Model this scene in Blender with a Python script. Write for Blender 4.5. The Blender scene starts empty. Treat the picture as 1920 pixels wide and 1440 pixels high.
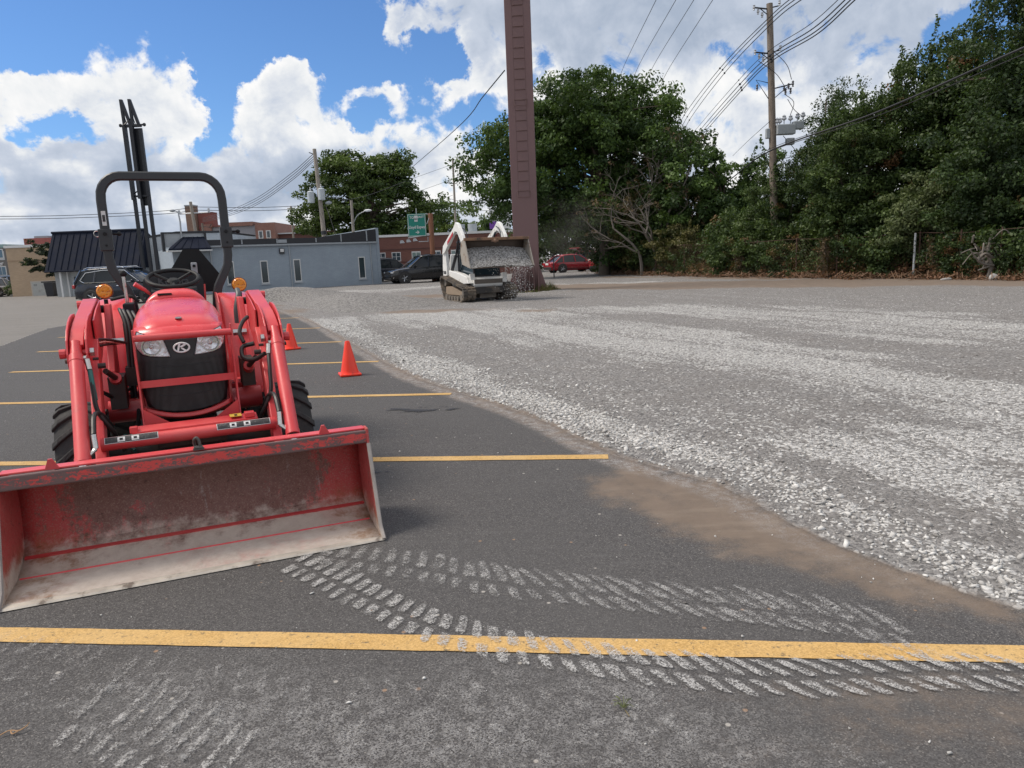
import bpy, math, random
import numpy as np
from mathutils import Vector, Matrix, Quaternion

# ============================ CAMERA ============================
S = bpy.context.scene
COL = S.collection
CAM_H = 1.42
cam_d = bpy.data.cameras.new('camera')
cam = bpy.data.objects.new('camera', cam_d); COL.objects.link(cam)
_p, _r = math.radians(10.1), math.radians(2.4)
_f = Vector((0, math.cos(_p), -math.sin(_p)))
_u0 = Vector((1, 0, 0)).cross(_f)
_rt = Vector((1, 0, 0))*math.cos(_r) - _u0*math.sin(_r)
_up = Vector((1, 0, 0))*math.sin(_r) + _u0*math.cos(_r)
_m = Matrix((_rt, _up, -_f)).transposed().to_4x4(); _m.translation = (0, 0, CAM_H)
cam.matrix_world = _m
cam_d.sensor_width = 36; cam_d.lens = 36*1331/1920
cam_d.clip_start = 0.05; cam_d.clip_end = 3000
S.camera = cam

# ============================ WORLD / SUN / EXPOSURE ============================
SUN_EL, SUN_AZ = 55.0, -88.0        # azimuth measured from +Y towards +X
SKY_STR = 0.10
S.view_settings.view_transform = 'Standard'; S.view_settings.look = 'None'
S.view_settings.exposure = 0.25; S.view_settings.gamma = 1.0
w = bpy.data.worlds.new("World"); S.world = w; w.use_nodes = True
NTW = w.node_tree; NTW.nodes.clear()

def N(t, typ, ins=None, **props):
    n = t.nodes.new(typ)
    for k, v in props.items(): setattr(n, k, v)
    if ins:
        for k, v in ins.items():
            s = n.inputs[k]
            if isinstance(v, bpy.types.NodeSocket): t.links.new(v, s)
            else: s.default_value = v
    return n
def M(t, op, a, b=0.0, c=None, clamp=False):
    ins = {0: a, 1: b}
    if c is not None: ins[2] = c
    return N(t, 'ShaderNodeMath', ins, operation=op, use_clamp=clamp).outputs[0]
def MR(t, v, a, b, c=0.0, d=1.0, smooth=True):
    return N(t, 'ShaderNodeMapRange', {0: v, 1: a, 2: b, 3: c, 4: d}, interpolation_type='SMOOTHSTEP' if smooth else 'LINEAR').outputs[0]
def MIX(t, f, a, b, mode='MIX'):
    n = N(t, 'ShaderNodeMix', None, data_type='RGBA', blend_type=mode)
    for i, v in ((0, f), (6, a), (7, b)):
        if isinstance(v, bpy.types.NodeSocket): t.links.new(v, n.inputs[i])
        else: n.inputs[i].default_value = v if i == 0 else (tuple(v)+(1,))[:4]
    return n.outputs[2]

CLOUDS= [(-32.3, 11.5, 2.9, 2.3, 1.15), (-33.8, 9.7, 2.3, 2.3, 0.8), (-34.0, 6.1, 7.4, 3.5, 1.0), (-26.6, 14.5, 3.9, 2.4, 1.5), (-24.2, 13.9, 2.9, 2.3, 1.1), (-26.3, 11.4, 4.3, 3.5, 1.1), (-23.4, 11.2, 2.3, 2.7, 0.7), (-26.5, 7.3, 7.4, 3.9, 1.0), (-21.4, 7.0, 4.6, 2.3, 0.8), (-15.6, 14.0, 1.9, 1.3, 1.1), (-17.2, 12.1, 2.9, 1.7, 0.9), (-15.1, 10.7, 3.9, 2.3, 1.0), (-18.5, 10.3, 2.3, 2.3, 0.7), (-12.2, 9.3, 3.5, 2.3, 0.8), (-10.3, 13.2, 2.7, 1.2, 1.0), (-8.2, 12.2, 1.7, 1.5, 0.6), (-7.7, 10.0, 3.1, 2.3, 0.7), (-12.0, 6.2, 10.1, 3.1, 0.9), (-4.3, 6.8, 5.8, 3.1, 0.9), (-18.6, 5.9, 6.2, 2.3, 0.8), (-31.2, 3.1, 11.6, 3.1, 1.1), (-20.1, 2.5, 13.6, 2.7, 1.0), (-4.1, 2.4, 11.6, 2.7, 1.0), (-7.1, 16.6, 1.9, 1.5, 1.0), (-8.3, 18.4, 3.9, 1.3, 0.9), (-1.2, 17.7, 5.0, 3.5, 1.3), (-3.5, 12.7, 1.9, 1.4, 0.8), (-1.4, 14.2, 1.9, 1.5, 0.6), (6.7, 15.9, 7.0, 4.6, 1.3), (16.3, 17.1, 11.6, 3.5, 1.4), (26.7, 15.3, 9.3, 3.5, 1.3), (4.6, 12.2, 6.2, 3.5, 1.0), (12.6, 11.6, 5.4, 5.0, 1.3), (16.8, 8.0, 8.5, 5.4, 1.3), (23.3, 10.2, 5.0, 3.5, 1.2), (29.1, 12.0, 3.5, 2.1, 0.9), (18.4, 1.3, 15.5, 3.9, 1.1), (30.3, 5.3, 9.7, 5.8, 1.0)]
HOLES= [(-31.6, 13.3, 2.3, 0.8, 0.5), (-13.2, 15.0, 2.3, 1.5, 0.6), (-31.0, 8.7, 2.7, 0.9, 0.6), (-21.5, 9.5, 1.5, 1.0, 0.5), (18.2, 13.0, 1.3, 1.5, 0.9), (33.1, 12.6, 2.7, 2.3, 1.5), (3.2, 13.9, 1.5, 0.9, 0.4), (-4.4, 15.2, 1.7, 1.5, 0.9), (-10.0, 11.5, 1.5, 1.3, 0.7), (-20.4, 11.7, 1.6, 2.7, 1.0), (-30.5, 9.4, 2.7, 0.9, 0.55), (-12.3, 16.7, 5.0, 2.3, 1.0), (-18.6, 16.8, 7.7, 2.3, 1.0), (-31.2, 15.7, 7.0, 2.3, 1.0), (-9.0, 8.9, 1.4, 0.8, 0.5), (-12.9, 14.0, 1.2, 1.2, 0.7), (25.2, 12.0, 1.2, 0.7, 0.5)]
GREYS= [(2.8, 17.5, 11.6, 2.7, 1.0), (20.0, 16.0, 13.6, 3.1, 1.1), (29.9, 13.8, 7.7, 2.7, 0.8), (8.7, 14.8, 4.6, 1.9, 0.4), (-31.2, 7.5, 7.7, 1.9, 0.6), (-19.6, 6.7, 9.7, 2.3, 0.7), (-31.0, 4.1, 7.7, 1.5, 0.5), (20.1, 7.7, 6.2, 2.3, 0.35), (-12.0, 7.0, 5.8, 1.9, 0.6), (24.5, 13.0, 5.8, 1.5, 0.7)]
EDGE= [(1.94, 2.34), (1.92, 2.5), (1.68, 2.87), (1.43, 3.42), (1.21, 4.15), (0.7, 4.92), (0.18, 6.21), (-0.65, 7.69), (-1.38, 9.09), (-3.06, 13.27), (-4.89, 17.85), (-7.06, 22.79), (-9.62, 28.44)]
LINES= [[(-2.12, 2.67), (1.73, 2.23)], [(-4.02, 5.37), (0.66, 4.86)], [(-5.93, 8.09), (-0.66, 7.51)], [(-7.7, 10.84), (-1.94, 10.31)], [(-9.14, 13.69), (-3.15, 13.22)], [(-10.65, 16.77), (-4.38, 16.4)], [(-12.52, 20.53), (-5.9, 19.97)]]
MUD= [(0.32, 4.07), (0.5, 4.47), (0.83, 4.79), (1.27, 4.36), (1.57, 3.61), (1.83, 3.06), (2.03, 2.63), (1.94, 2.18), (1.74, 2.16), (1.65, 2.47), (1.4, 2.78), (1.14, 3.0), (0.86, 3.32), (0.6, 3.64)]
WHITES= [([(2.12, 2.57), (1.88, 3.24), (1.65, 3.94), (1.35, 4.65), (0.9, 5.38), (0.44, 6.45), (-0.24, 7.69), (-1.17, 9.73), (-2.53, 13.08), (-4.36, 17.32)], 0.35), ([(-1.5, 17.45), (0.5, 14.88), (2.16, 11.77), (3.18, 9.47), (3.71, 7.58), (3.87, 5.99), (3.82, 4.74)], 1.6), ([(-3.46, 18.09), (-1.4, 17.87), (1.3, 18.15), (3.9, 17.58), (6.05, 14.77), (7.06, 11.06)], 1.8), ([(-9.4, 37.98), (-6.1, 36.81), (-3.22, 38.58), (2.47, 33.95), (6.24, 33.78)], 1.6), ([(-4.74, 15.94), (-4.06, 17.77), (-2.68, 18.35)], 0.6)]
DIRTS= [([(-5.34, 28.28), (-3.32, 29.06), (-1.83, 29.53)], 1.6), ([(-2.98, 20.53), (-1.59, 20.36), (0.65, 18.89)], 0.8), ([(1.86, 32.15), (5.64, 30.55), (9.4, 28.14), (12.61, 26.08), (15.96, 22.52)], 3.0), ([(6.32, 42.87), (12.57, 30.76), (16.34, 23.07)], 1.2)]
ASPHL= [(-10.86, 15.11), (-12.89, 19.9), (-13.0, 21.59), (-10.54, 21.52), (-7.85, 22.14)]
T1= [(-1.13, 3.26), (-1.07, 3.23), (-0.81, 2.99), (-0.63, 2.82), (-0.47, 2.67), (-0.31, 2.55), (-0.16, 2.46), (0.04, 2.37), (0.22, 2.31), (0.4, 2.25), (0.58, 2.2), (0.74, 2.16), (0.92, 2.14), (1.09, 2.14), (1.27, 2.14), (1.44, 2.13), (1.76, 2.11)]
T2= [(-1.01, 3.32), (-0.76, 3.23), (-0.54, 3.15), (-0.35, 3.06), (-0.18, 2.97), (0.01, 2.89), (0.19, 2.84), (0.41, 2.77), (0.62, 2.71), (0.82, 2.65), (1.01, 2.58), (1.19, 2.51), (1.4, 2.37)]
T3= [(-2.15, 2.54), (-1.83, 2.44), (-1.61, 2.37), (-1.39, 2.29), (-1.17, 2.21), (-0.96, 2.17), (-0.74, 2.11), (-0.49, 2.05), (-0.14, 2.0), (0.19, 2.0), (0.52, 2.0)]
T4= [(-1.5, 2.09), (-1.32, 2.02), (-1.18, 1.95), (-1.01, 1.84), (-0.85, 1.75)]
SMUDGE= [((-0.94, 2.11), 0.25), ((-0.63, 1.96), 0.3), ((-0.3, 1.89), 0.3), ((-0.06, 1.9), 0.25), ((0.28, 2.03), 0.25), ((0.41, 1.87), 0.2), ((-0.15, 2.11), 0.2), ((-1.21, 2.13), 0.2), ((0.55, 1.79), 0.2), ((-0.44, 1.81), 0.3)]
WIRES= [([(10.42, 26.0, 9.97), (11.85, 33.2, 11.23), (13.21, 45.0, 12.03), (14.77, 60.0, 12.12), (16.64, 72.0, 12.03)], 0.02, 'top'), ([(10.55, 26.0, 9.91), (11.95, 33.2, 11.16), (13.37, 45.0, 11.94), (15.02, 60.0, 11.99), (16.93, 72.0, 11.87)], 0.02, 'top'), ([(10.64, 26.0, 9.81), (12.02, 33.2, 11.03), (13.49, 45.0, 11.75), (15.19, 60.0, 11.73), (17.14, 72.0, 11.56)], 0.02, 'top'), ([(11.08, 24.0, 9.25), (11.55, 28.0, 9.43), (11.95, 33.4, 9.92), (13.39, 42.0, 10.66), (15.72, 60.0, 10.97), (17.58, 72.0, 11.1)], 0.014, 'mid'), ([(11.16, 24.0, 9.12), (11.66, 28.0, 9.28), (12.01, 33.4, 9.74), (13.46, 42.0, 10.44), (15.81, 60.0, 10.64), (17.68, 72.0, 10.7)], 0.022, 'mid'), ([(11.24, 24.0, 9.03), (11.74, 28.0, 9.16), (12.06, 33.4, 9.61), (13.53, 42.0, 10.26), (15.88, 60.0, 10.39), (17.77, 72.0, 10.39)], 0.022, 'mid'), ([(11.29, 24.0, 8.95), (11.8, 28.0, 9.07), (12.1, 33.4, 9.5), (13.57, 42.0, 10.12), (15.94, 60.0, 10.18), (17.83, 72.0, 10.14)], 0.022, 'mid'), ([(12.67, 17.0, 5.87), (13.67, 20.0, 6.23), (13.57, 27.0, 6.03), (12.31, 33.8, 5.75), (14.26, 45.0, 5.83), (16.84, 60.0, 5.53)], 0.035, 'service'), ([(12.33, 17.0, 5.62), (13.68, 20.0, 6.07), (13.57, 27.0, 5.9), (12.31, 33.8, 5.73), (14.75, 45.0, 6.13)], 0.015, 'service2'), ([(12.33, 34.0, 7.09), (14.04, 42.0, 7.44), (16.23, 52.0, 7.83)], 0.012, 'drop'), ([(11.46, 27.0, 5.47), (12.31, 33.8, 5.85), (14.58, 45.0, 6.45)], 0.012, 'drop2'), ([(8.53, 40.0, 14.65), (10.53, 62.0, 17.0), (11.17, 72.0, 17.16)], 0.018, 'high'), ([(9.59, 40.0, 14.61), (11.62, 62.0, 16.71), (12.44, 72.0, 16.81)], 0.018, 'high'), ([(10.54, 40.0, 14.57), (12.71, 62.0, 16.42), (13.72, 72.0, 16.47)], 0.018, 'high'), ([(11.54, 40.0, 14.54), (13.81, 62.0, 15.88), (15.0, 72.0, 15.84)], 0.018, 'high'), ([(0.22, 29.3, 8.58), (-0.83, 36.0, 9.06), (-2.74, 48.0, 9.87), (-10.01, 80.0, 11.36)], 0.025, 'pylon'), ([(-12.22, 48.0, 8.57), (-15.55, 54.0, 8.11), (-21.65, 64.0, 7.41), (-29.17, 76.0, 7.27), (-37.24, 90.0, 7.76)], 0.02, 'left'), ([(-12.24, 48.0, 8.4), (-15.57, 54.0, 7.92), (-21.67, 64.0, 7.21), (-29.19, 76.0, 7.08), (-37.26, 90.0, 7.6)], 0.02, 'left'), ([(-12.25, 48.0, 8.24), (-15.59, 54.0, 7.73), (-21.69, 64.0, 7.0), (-29.21, 76.0, 6.9), (-37.27, 90.0, 7.44)], 0.02, 'left'), ([(-12.26, 48.0, 8.11), (-15.6, 54.0, 7.58), (-21.7, 64.0, 6.84), (-29.23, 76.0, 6.75), (-37.29, 90.0, 7.31)], 0.02, 'left'), ([(-50.28, 70.0, 7.37), (-44.56, 74.0, 7.46), (-36.72, 78.0, 7.82), (-33.71, 80.0, 8.27)], 0.03, 'horizon'), ([(-33.71, 80.0, 8.27), (-27.84, 82.0, 8.11), (-21.16, 84.0, 8.27), (-15.38, 86.0, 8.55)], 0.03, 'horizon2'), ([(-50.32, 70.0, 7.12), (-44.59, 74.0, 7.2), (-36.76, 78.0, 7.51), (-33.76, 80.0, 7.93)], 0.03, 'horizon'), ([(-33.76, 80.0, 7.93), (-27.87, 82.0, 7.76), (-21.19, 84.0, 7.92), (-15.41, 86.0, 8.18)], 0.03, 'horizon2'), ([(-11.95, 48.0, 6.21), (-11.56, 52.0, 5.97), (-10.39, 56.0, 6.55), (-8.27, 62.0, 8.11)], 0.018, 'sagL'), ([(-12.1, 96.0, 12.01), (-6.63, 98.0, 13.92)], 0.02, 'p850'), ([(-12.22, 96.0, 10.12), (-6.74, 98.0, 12.0)], 0.02, 'p850'), ([(-12.36, 96.0, 8.09), (-6.86, 98.0, 9.94)], 0.02, 'p850'), ([(-11.93, 48.0, 5.94), (-11.29, 47.0, 4.53), (-10.89, 46.5, 3.32)], 0.02, 'guy'), ([(-6.46, 98.0, 14.46), (-3.33, 110.0, 16.66)], 0.02, 'r'), ([(-6.68, 98.0, 9.24), (1.23, 120.0, 9.93)], 0.03, 'r2'), ([(-6.69, 98.0, 7.85), (1.2, 120.0, 9.08)], 0.03, 'r3')]


def cloud_group():
    g = bpy.data.node_groups.new('cloud_field', 'ShaderNodeTree')
    g.interface.new_socket('P', in_out='INPUT', socket_type='NodeSocketVector')
    g.interface.new_socket('D', in_out='OUTPUT', socket_type='NodeSocketFloat')
    g.interface.new_socket('G', in_out='OUTPUT', socket_type='NodeSocketFloat')
    gi = N(g, 'NodeGroupInput'); go = N(g, 'NodeGroupOutput')
    P = gi.outputs[0]
    # soft warp of the blob outlines
    wn = N(g, 'ShaderNodeTexNoise', {'Vector': P, 'Scale': 0.22, 'Detail': 6.0, 'Roughness': 0.6})
    wv = N(g, 'ShaderNodeVectorMath', {0: wn.outputs['Color'], 1: (0.5, 0.5, 0.5)}, operation='SUBTRACT').outputs[0]
    wv = N(g, 'ShaderNodeVectorMath', {0: wv, 1: (8.5, 6.5, 0)}, operation='MULTIPLY').outputs[0]
    Q = N(g, 'ShaderNodeVectorMath', {0: P, 1: wv}, operation='ADD').outputs[0]
    def blobs(lst, sign=1.0, acc=None):
        for (a, e, rx, ry, wt) in lst:
            d = N(g, 'ShaderNodeVectorMath', {0: Q, 1: (a, e, 0)}, operation='SUBTRACT').outputs[0]
            d = N(g, 'ShaderNodeVectorMath', {0: d, 1: (1/rx, 1/ry, 0)}, operation='MULTIPLY').outputs[0]
            l = N(g, 'ShaderNodeVectorMath', {0: d}, operation='LENGTH').outputs['Value']
            v = MR(g, l, 1.7, 0.0, 0.0, wt*sign)
            acc = v if acc is None else M(g, 'ADD', acc, v)
        return acc
    d = blobs(CLOUDS)
    d = M(g, 'MINIMUM', d, 1.25)
    d = blobs(HOLES, -1.0, d)
    # rest of the sky, outside the photographed sector
    sx = N(g, 'ShaderNodeSeparateXYZ', {0: P})
    out = M(g, 'MAXIMUM', MR(g, M(g, 'ABSOLUTE', sx.outputs[0]), 38, 52), MR(g, sx.outputs[1], 20, 30))
    gn = N(g, 'ShaderNodeTexNoise', {'Vector': P, 'Scale': 0.05, 'Detail': 2.0}).outputs[0]
    d = M(g, 'ADD', d, M(g, 'MULTIPLY', out, MR(g, gn, .28, .50, 0.1, 1.2)))
    d = M(g, 'MINIMUM', d, 1.35)
    g.links.new(d, go.inputs[0])
    gr = blobs(GREYS)
    g.links.new(gr, go.inputs[1])
    return g
CG = cloud_group()
t = NTW
tc = N(t, 'ShaderNodeTexCoord')
sep = N(t, 'ShaderNodeSeparateXYZ', {0: tc.outputs['Generated']})
az = M(t, 'MULTIPLY', M(t, 'ARCTAN2', sep.outputs[0], sep.outputs[1]), 180/math.pi)
el = M(t, 'MULTIPLY', M(t, 'ARCSINE', sep.outputs[2]), 180/math.pi)
# stretch elevation a little towards the horizon so far clouds flatten
P0 = N(t, 'ShaderNodeCombineXYZ', {0: az, 1: el}).outputs[0]
A = N(t, 'ShaderNodeGroup', None); A.node_tree = CG; t.links.new(P0, A.inputs[0])
def puff(P, off):
    if off: P = N(t, 'ShaderNodeVectorMath', {0: P, 1: off}, operation='ADD').outputs[0]
    n1 = N(t, 'ShaderNodeTexNoise', {'Vector': P, 'Scale': 0.26, 'Detail': 12.0, 'Roughness': 0.60, 'Distortion': 0.25}).outputs[0]
    return M(t, 'MULTIPLY', M(t, 'SUBTRACT', n1, 0.5), 3.0)
F0, F1 = puff(P0, None), puff(P0, (-0.5, 0.8, 0))
hz = MR(t, el, 6.0, 1.0, 0.0, 0.9)
AB = M(t, 'ADD', A.outputs[0], hz)
D0 = M(t, 'ADD', AB, F0); D1 = M(t, 'ADD', AB, F1)
mask = MR(t, D0, 0.58, 1.02)
thick = MR(t, D0, 0.75, 2.1)
lit = M(t, 'ADD', 0.92, M(t, 'MULTIPLY', M(t, 'SUBTRACT', D0, D1), 0.50))
P2 = N(t, 'ShaderNodeVectorMath', {0: P0, 1: (1.0, 1.9, 1)}, operation='MULTIPLY').outputs[0]
soft = N(t, 'ShaderNodeTexNoise', {'Vector': P2, 'Scale': 0.16, 'Detail': 5.0, 'Roughness': 0.5}).outputs[0]
low = MR(t, el, 11, 5)
lit = M(t, 'SUBTRACT', lit, M(t, 'MULTIPLY', thick, 0.42))
lit = M(t, 'SUBTRACT', lit, M(t, 'MULTIPLY', M(t, 'SUBTRACT', soft, 0.47), M(t, 'ADD', 0.6, M(t, 'MULTIPLY', low, 2.3))))
lit = M(t, 'SUBTRACT', lit, M(t, 'MULTIPLY', M(t, 'MINIMUM', A.outputs[1], 1.0), 0.58), clamp=True)
ramp = N(t, 'ShaderNodeValToRGB', {0: lit})
cr = ramp.color_ramp; cr.elements[0].position = 0.0; cr.elements[0].color = (3.4, 4.0, 5.0, 1)
cr.elements[1].position = 1.0; cr.elements[1].color = (8.3, 8.25, 8.2, 1)
e = cr.elements.new(0.45); e.color = (4.9, 5.4, 6.3, 1)
e = cr.elements.new(0.78); e.color = (7.3, 7.45, 7.6, 1)
sky = N(t, 'ShaderNodeTexSky', None, sky_type='NISHITA', sun_disc=False, sun_elevation=math.radians(SUN_EL), sun_rotation=math.radians(SUN_AZ), air_density=1.0, dust_density=0.3, ozone_density=2.0)
skc = MIX(t, 1.0, sky.outputs[0], (0.60, 0.84, 1.14), 'MULTIPLY')
col = MIX(t, mask, skc, ramp.outputs[0])
bg = N(t, 'ShaderNodeBackground', {'Color': col, 'Strength': SKY_STR})
wo = N(t, 'ShaderNodeOutputWorld', {0: bg.outputs[0]})
w.cycles.sampling_method = 'MANUAL'; w.cycles.sample_map_resolution = 512

sun_d = bpy.data.lights.new('sun', 'SUN'); sun_d.energy = 2.8; sun_d.angle = math.radians(20); sun_d.color = (1, .90, .78)
sun = bpy.data.objects.new('sun', sun_d); COL.objects.link(sun)
_sd = Vector((math.sin(math.radians(SUN_AZ))*math.cos(math.radians(SUN_EL)), math.cos(math.radians(SUN_AZ))*math.cos(math.radians(SUN_EL)), math.sin(math.radians(SUN_EL))))
sun.rotation_euler = _sd.to_track_quat('Z', 'Y').to_euler(); sun.location = (0, 0, 30)

# ============================ HELPERS ============================
R = math.radians
rng = np.random.default_rng(7); random.seed(7)
def tag(o, label=None, cat=None, group=None, kind=None):
    if label: o['label'] = label
    if cat: o['category'] = cat
    if group: o['group'] = group
    if kind: o['kind'] = kind
    return o
def empty(name, loc=(0, 0, 0), rz=0.0, parent=None):
    o = bpy.data.objects.new(name, None); COL.objects.link(o); o.location = loc; o.rotation_euler = (0, 0, rz)
    o.empty_display_size = .1
    if parent: o.parent = parent
    return o
def thing(name, label, cat, loc=(0, 0, 0), rz=0.0, group=None):
    return tag(empty(name, loc, rz), label, cat, group)
def kids(o): return [c for c in bpy.data.objects if c.parent == o]
def copy_tree(o, parent=None):
    c = o.copy(); COL.objects.link(c); c.parent = parent
    for ch in kids(o): copy_tree(ch, c)
    return c
def link_mesh(name, me, m=None, parent=None, smooth=None):
    o = bpy.data.objects.new(name, me); COL.objects.link(o)
    if m is not None:
        for mm in (m if isinstance(m, (list, tuple)) else [m]): me.materials.append(mm)
    if parent: o.parent = parent
    if smooth is not None:
        me.shade_smooth(); me.set_sharp_from_angle(angle=R(smooth))
    return o
def np_mesh(name, V, F, m=None, parent=None, smooth=None):
    """V (n,3), F (k,q) all faces same size"""
    me = bpy.data.meshes.new(name)
    V = np.asarray(V, np.float32); F = np.asarray(F, np.int32)
    me.vertices.add(len(V)); me.vertices.foreach_set('co', V.ravel())
    q = F.shape[1]
    me.loops.add(F.size); me.loops.foreach_set('vertex_index', F.ravel())
    me.polygons.add(len(F)); me.polygons.foreach_set('loop_start', np.arange(0, F.size, q, dtype=np.int32))
    me.update(calc_edges=True)
    return link_mesh(name, me, m, parent, smooth)
def attr(me, name, arr, dom='POINT'):
    a = me.attributes.new(name, 'FLOAT', dom); a.data.foreach_set('value', np.asarray(arr, np.float32).ravel())

def frames(pts):
    """parallel-transport frames along a polyline"""
    pts = [Vector(p) for p in pts]; n = len(pts); T = []
    for i in range(n):
        a = pts[max(i-1, 0)]; b = pts[min(i+1, n-1)]
        if 0 < i < n-1:
            d = (pts[i]-a).normalized() + (b-pts[i]).normalized()
            if d.length < 1e-6: d = b-a
        else: d = b-a
        T.append(d.normalized())
    up = Vector((0, 0, 1)) if abs(T[0].z) < .95 else Vector((0, 1, 0))
    x = up.cross(T[0]).normalized(); X = [x]
    for i in range(1, n):
        q = T[i-1].rotation_difference(T[i]); x = (q @ X[-1]); x = (x - T[i]*x.dot(T[i])).normalized(); X.append(x)
    return pts, T, X
class MB:
    def __init__(s): s.v = []; s.f = []
    def add(s, vs, fs):
        o = len(s.v); s.v += [tuple(v) for v in vs]; s.f += [tuple(i+o for i in f) for f in fs]; return s
    def box(s, c, d, rot=None):
        h = [x/2 for x in d]; vs = []
        for z in (-1, 1):
            for y in (-1, 1):
                for x in (-1, 1):
                    p = Vector((x*h[0], y*h[1], z*h[2]))
                    if rot is not None: p = rot @ p
                    vs.append(p+Vector(c))
        return s.add(vs, [(0, 2, 3, 1), (4, 5, 7, 6), (0, 1, 5, 4), (2, 6, 7, 3), (0, 4, 6, 2), (1, 3, 7, 5)])
    def bb(s, x0, x1, y0, y1, z0, z1):
        return s.box(((x0+x1)/2, (y0+y1)/2, (z0+z1)/2), (abs(x1-x0), abs(y1-y0), abs(z1-z0)))
    def tube(s, pts, r, n=10, cap=True, sec=None):
        pts, T, X = frames(pts)
        rs = r if isinstance(r, (list, tuple)) else [r]*len(pts)
        vs = []
        for i, p in enumerate(pts):
            y = T[i].cross(X[i])
            k = 1.0
            if 0 < i < len(pts)-1:
                c = max(.35, (pts[i]-pts[i-1]).normalized().dot(T[i])); k = 1/c if sec else 1.0
            for j in range(n if not sec else len(sec)):
                if sec: a, b = sec[j]; vs.append(p + X[i]*a*rs[i] + y*b*rs[i])
                else:
                    th = 2*math.pi*j/n; vs.append(p + X[i]*math.cos(th)*rs[i] + y*math.sin(th)*rs[i])
        m = len(sec) if sec else n; fs = []
        for i in range(len(pts)-1):
            for j in range(m): fs.append((i*m+j, i*m+(j+1) % m, (i+1)*m+(j+1) % m, (i+1)*m+j))
        if cap: fs.append(tuple(range(m-1, -1, -1))); fs.append(tuple((len(pts)-1)*m+j for j in range(m)))
        return s.add(vs, fs)
    def cyl(s, a, b, r, n=16, r2=None): return s.tube([a, b], [r, r if r2 is None else r2], n)
    def prism(s, poly, axis, a, b):
        """poly in the two remaining axes in order (x,y,z minus axis)"""
        def pt(u, v, w_):
            return {'x': (w_, u, v), 'y': (u, w_, v), 'z': (u, v, w_)}[axis]
        n = len(poly); vs = [pt(u, v, a) for u, v in poly] + [pt(u, v, b) for u, v in poly]
        fs = [tuple(range(n)), tuple(range(2*n-1, n-1, -1))] + [(i, i+n, (i+1) % n+n, (i+1) % n) for i in range(n)]
        return s.add(vs, fs)
    def lathe(s, prof, c, axis='x', n=24):
        """prof: list of (axial, radius) ; closed ends if radius 0"""
        vs = []; c = Vector(c)
        ax = {'x': (Vector((1, 0, 0)), Vector((0, 1, 0)), Vector((0, 0, 1))), 'y': (Vector((0, 1, 0)), Vector((0, 0, 1)), Vector((1, 0, 0))), 'z': (Vector((0, 0, 1)), Vector((1, 0, 0)), Vector((0, 1, 0)))}[axis]
        for (h, r_) in prof:
            for j in range(n):
                th = 2*math.pi*j/n; vs.append(c + ax[0]*h + ax[1]*math.cos(th)*max(r_, 1e-5) + ax[2]*math.sin(th)*max(r_, 1e-5))
        fs = [(i*n+j, i*n+(j+1) % n, (i+1)*n+(j+1) % n, (i+1)*n+j) for i in range(len(prof)-1) for j in range(n)]
        return s.add(vs, fs)
    def ball(s, c, r, n=12, sc=(1, 1, 1)):
        vs = []; m = n//2
        for i in range(m+1):
            ph = math.pi*i/m
            for j in range(n):
                th = 2*math.pi*j/n
                vs.append((c[0]+r*sc[0]*math.sin(ph)*math.cos(th), c[1]+r*sc[1]*math.sin(ph)*math.sin(th), c[2]+r*sc[2]*math.cos(ph)))
        fs = [(i*n+j, (i+1)*n+j, (i+1)*n+(j+1) % n, i*n+(j+1) % n) for i in range(m) for j in range(n)]
        return s.add(vs, fs)
    def loft(s, secs, close=False, cap=True):
        m = len(secs[0]); vs = [p for sc in secs for p in sc]; fs = []
        for i in range(len(secs)-1):
            for j in range(m if close else m-1): fs.append((i*m+j, i*m+(j+1) % m, (i+1)*m+(j+1) % m, (i+1)*m+j))
        if cap and close: fs.append(tuple(range(m-1, -1, -1))); fs.append(tuple((len(secs)-1)*m+j for j in range(m)))
        return s.add(vs, fs)
    def build(s, name, m=None, parent=None, smooth=35, bevel=0.0, seg=2, thick=0.0):
        me = bpy.data.meshes.new(name); me.from_pydata(s.v, [], s.f); me.update()
        import bmesh
        bm = bmesh.new(); bm.from_mesh(me); bmesh.ops.recalc_face_normals(bm, faces=bm.faces[:]); bm.to_mesh(me); bm.free()
        o = link_mesh(name, me, m, parent, smooth)
        if thick:
            q = o.modifiers.new('thick', 'SOLIDIFY'); q.thickness = thick; q.offset = 0
        if bevel:
            b = o.modifiers.new('bevel', 'BEVEL'); b.width = bevel; b.segments = seg; b.limit_method = 'ANGLE'; b.angle_limit = R(40); b.harden_normals = False
        return o
def arc(c, r, a0, a1, n, f=lambda u, v: (u, v)):
    return [f(c[0]+r*math.cos(R(a0+(a1-a0)*i/n)), c[1]+r*math.sin(R(a0+(a1-a0)*i/n))) for i in range(n+1)]
def smooth_path(pts, k=6):
    """Catmull-Rom"""
    P = [Vector(p) for p in pts]; P = [P[0]*2-P[1]]+P+[P[-1]*2-P[-2]]; out = []
    for i in range(1, len(P)-2):
        for j in range(k):
            t_ = j/k; a, b, c, d = P[i-1], P[i], P[i+1], P[i+2]
            out.append(0.5*((2*b)+(c-a)*t_+(2*a-5*b+4*c-d)*t_**2+(-a+3*b-3*c+d)*t_**3))
    out.append(P[-2]); return out
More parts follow.
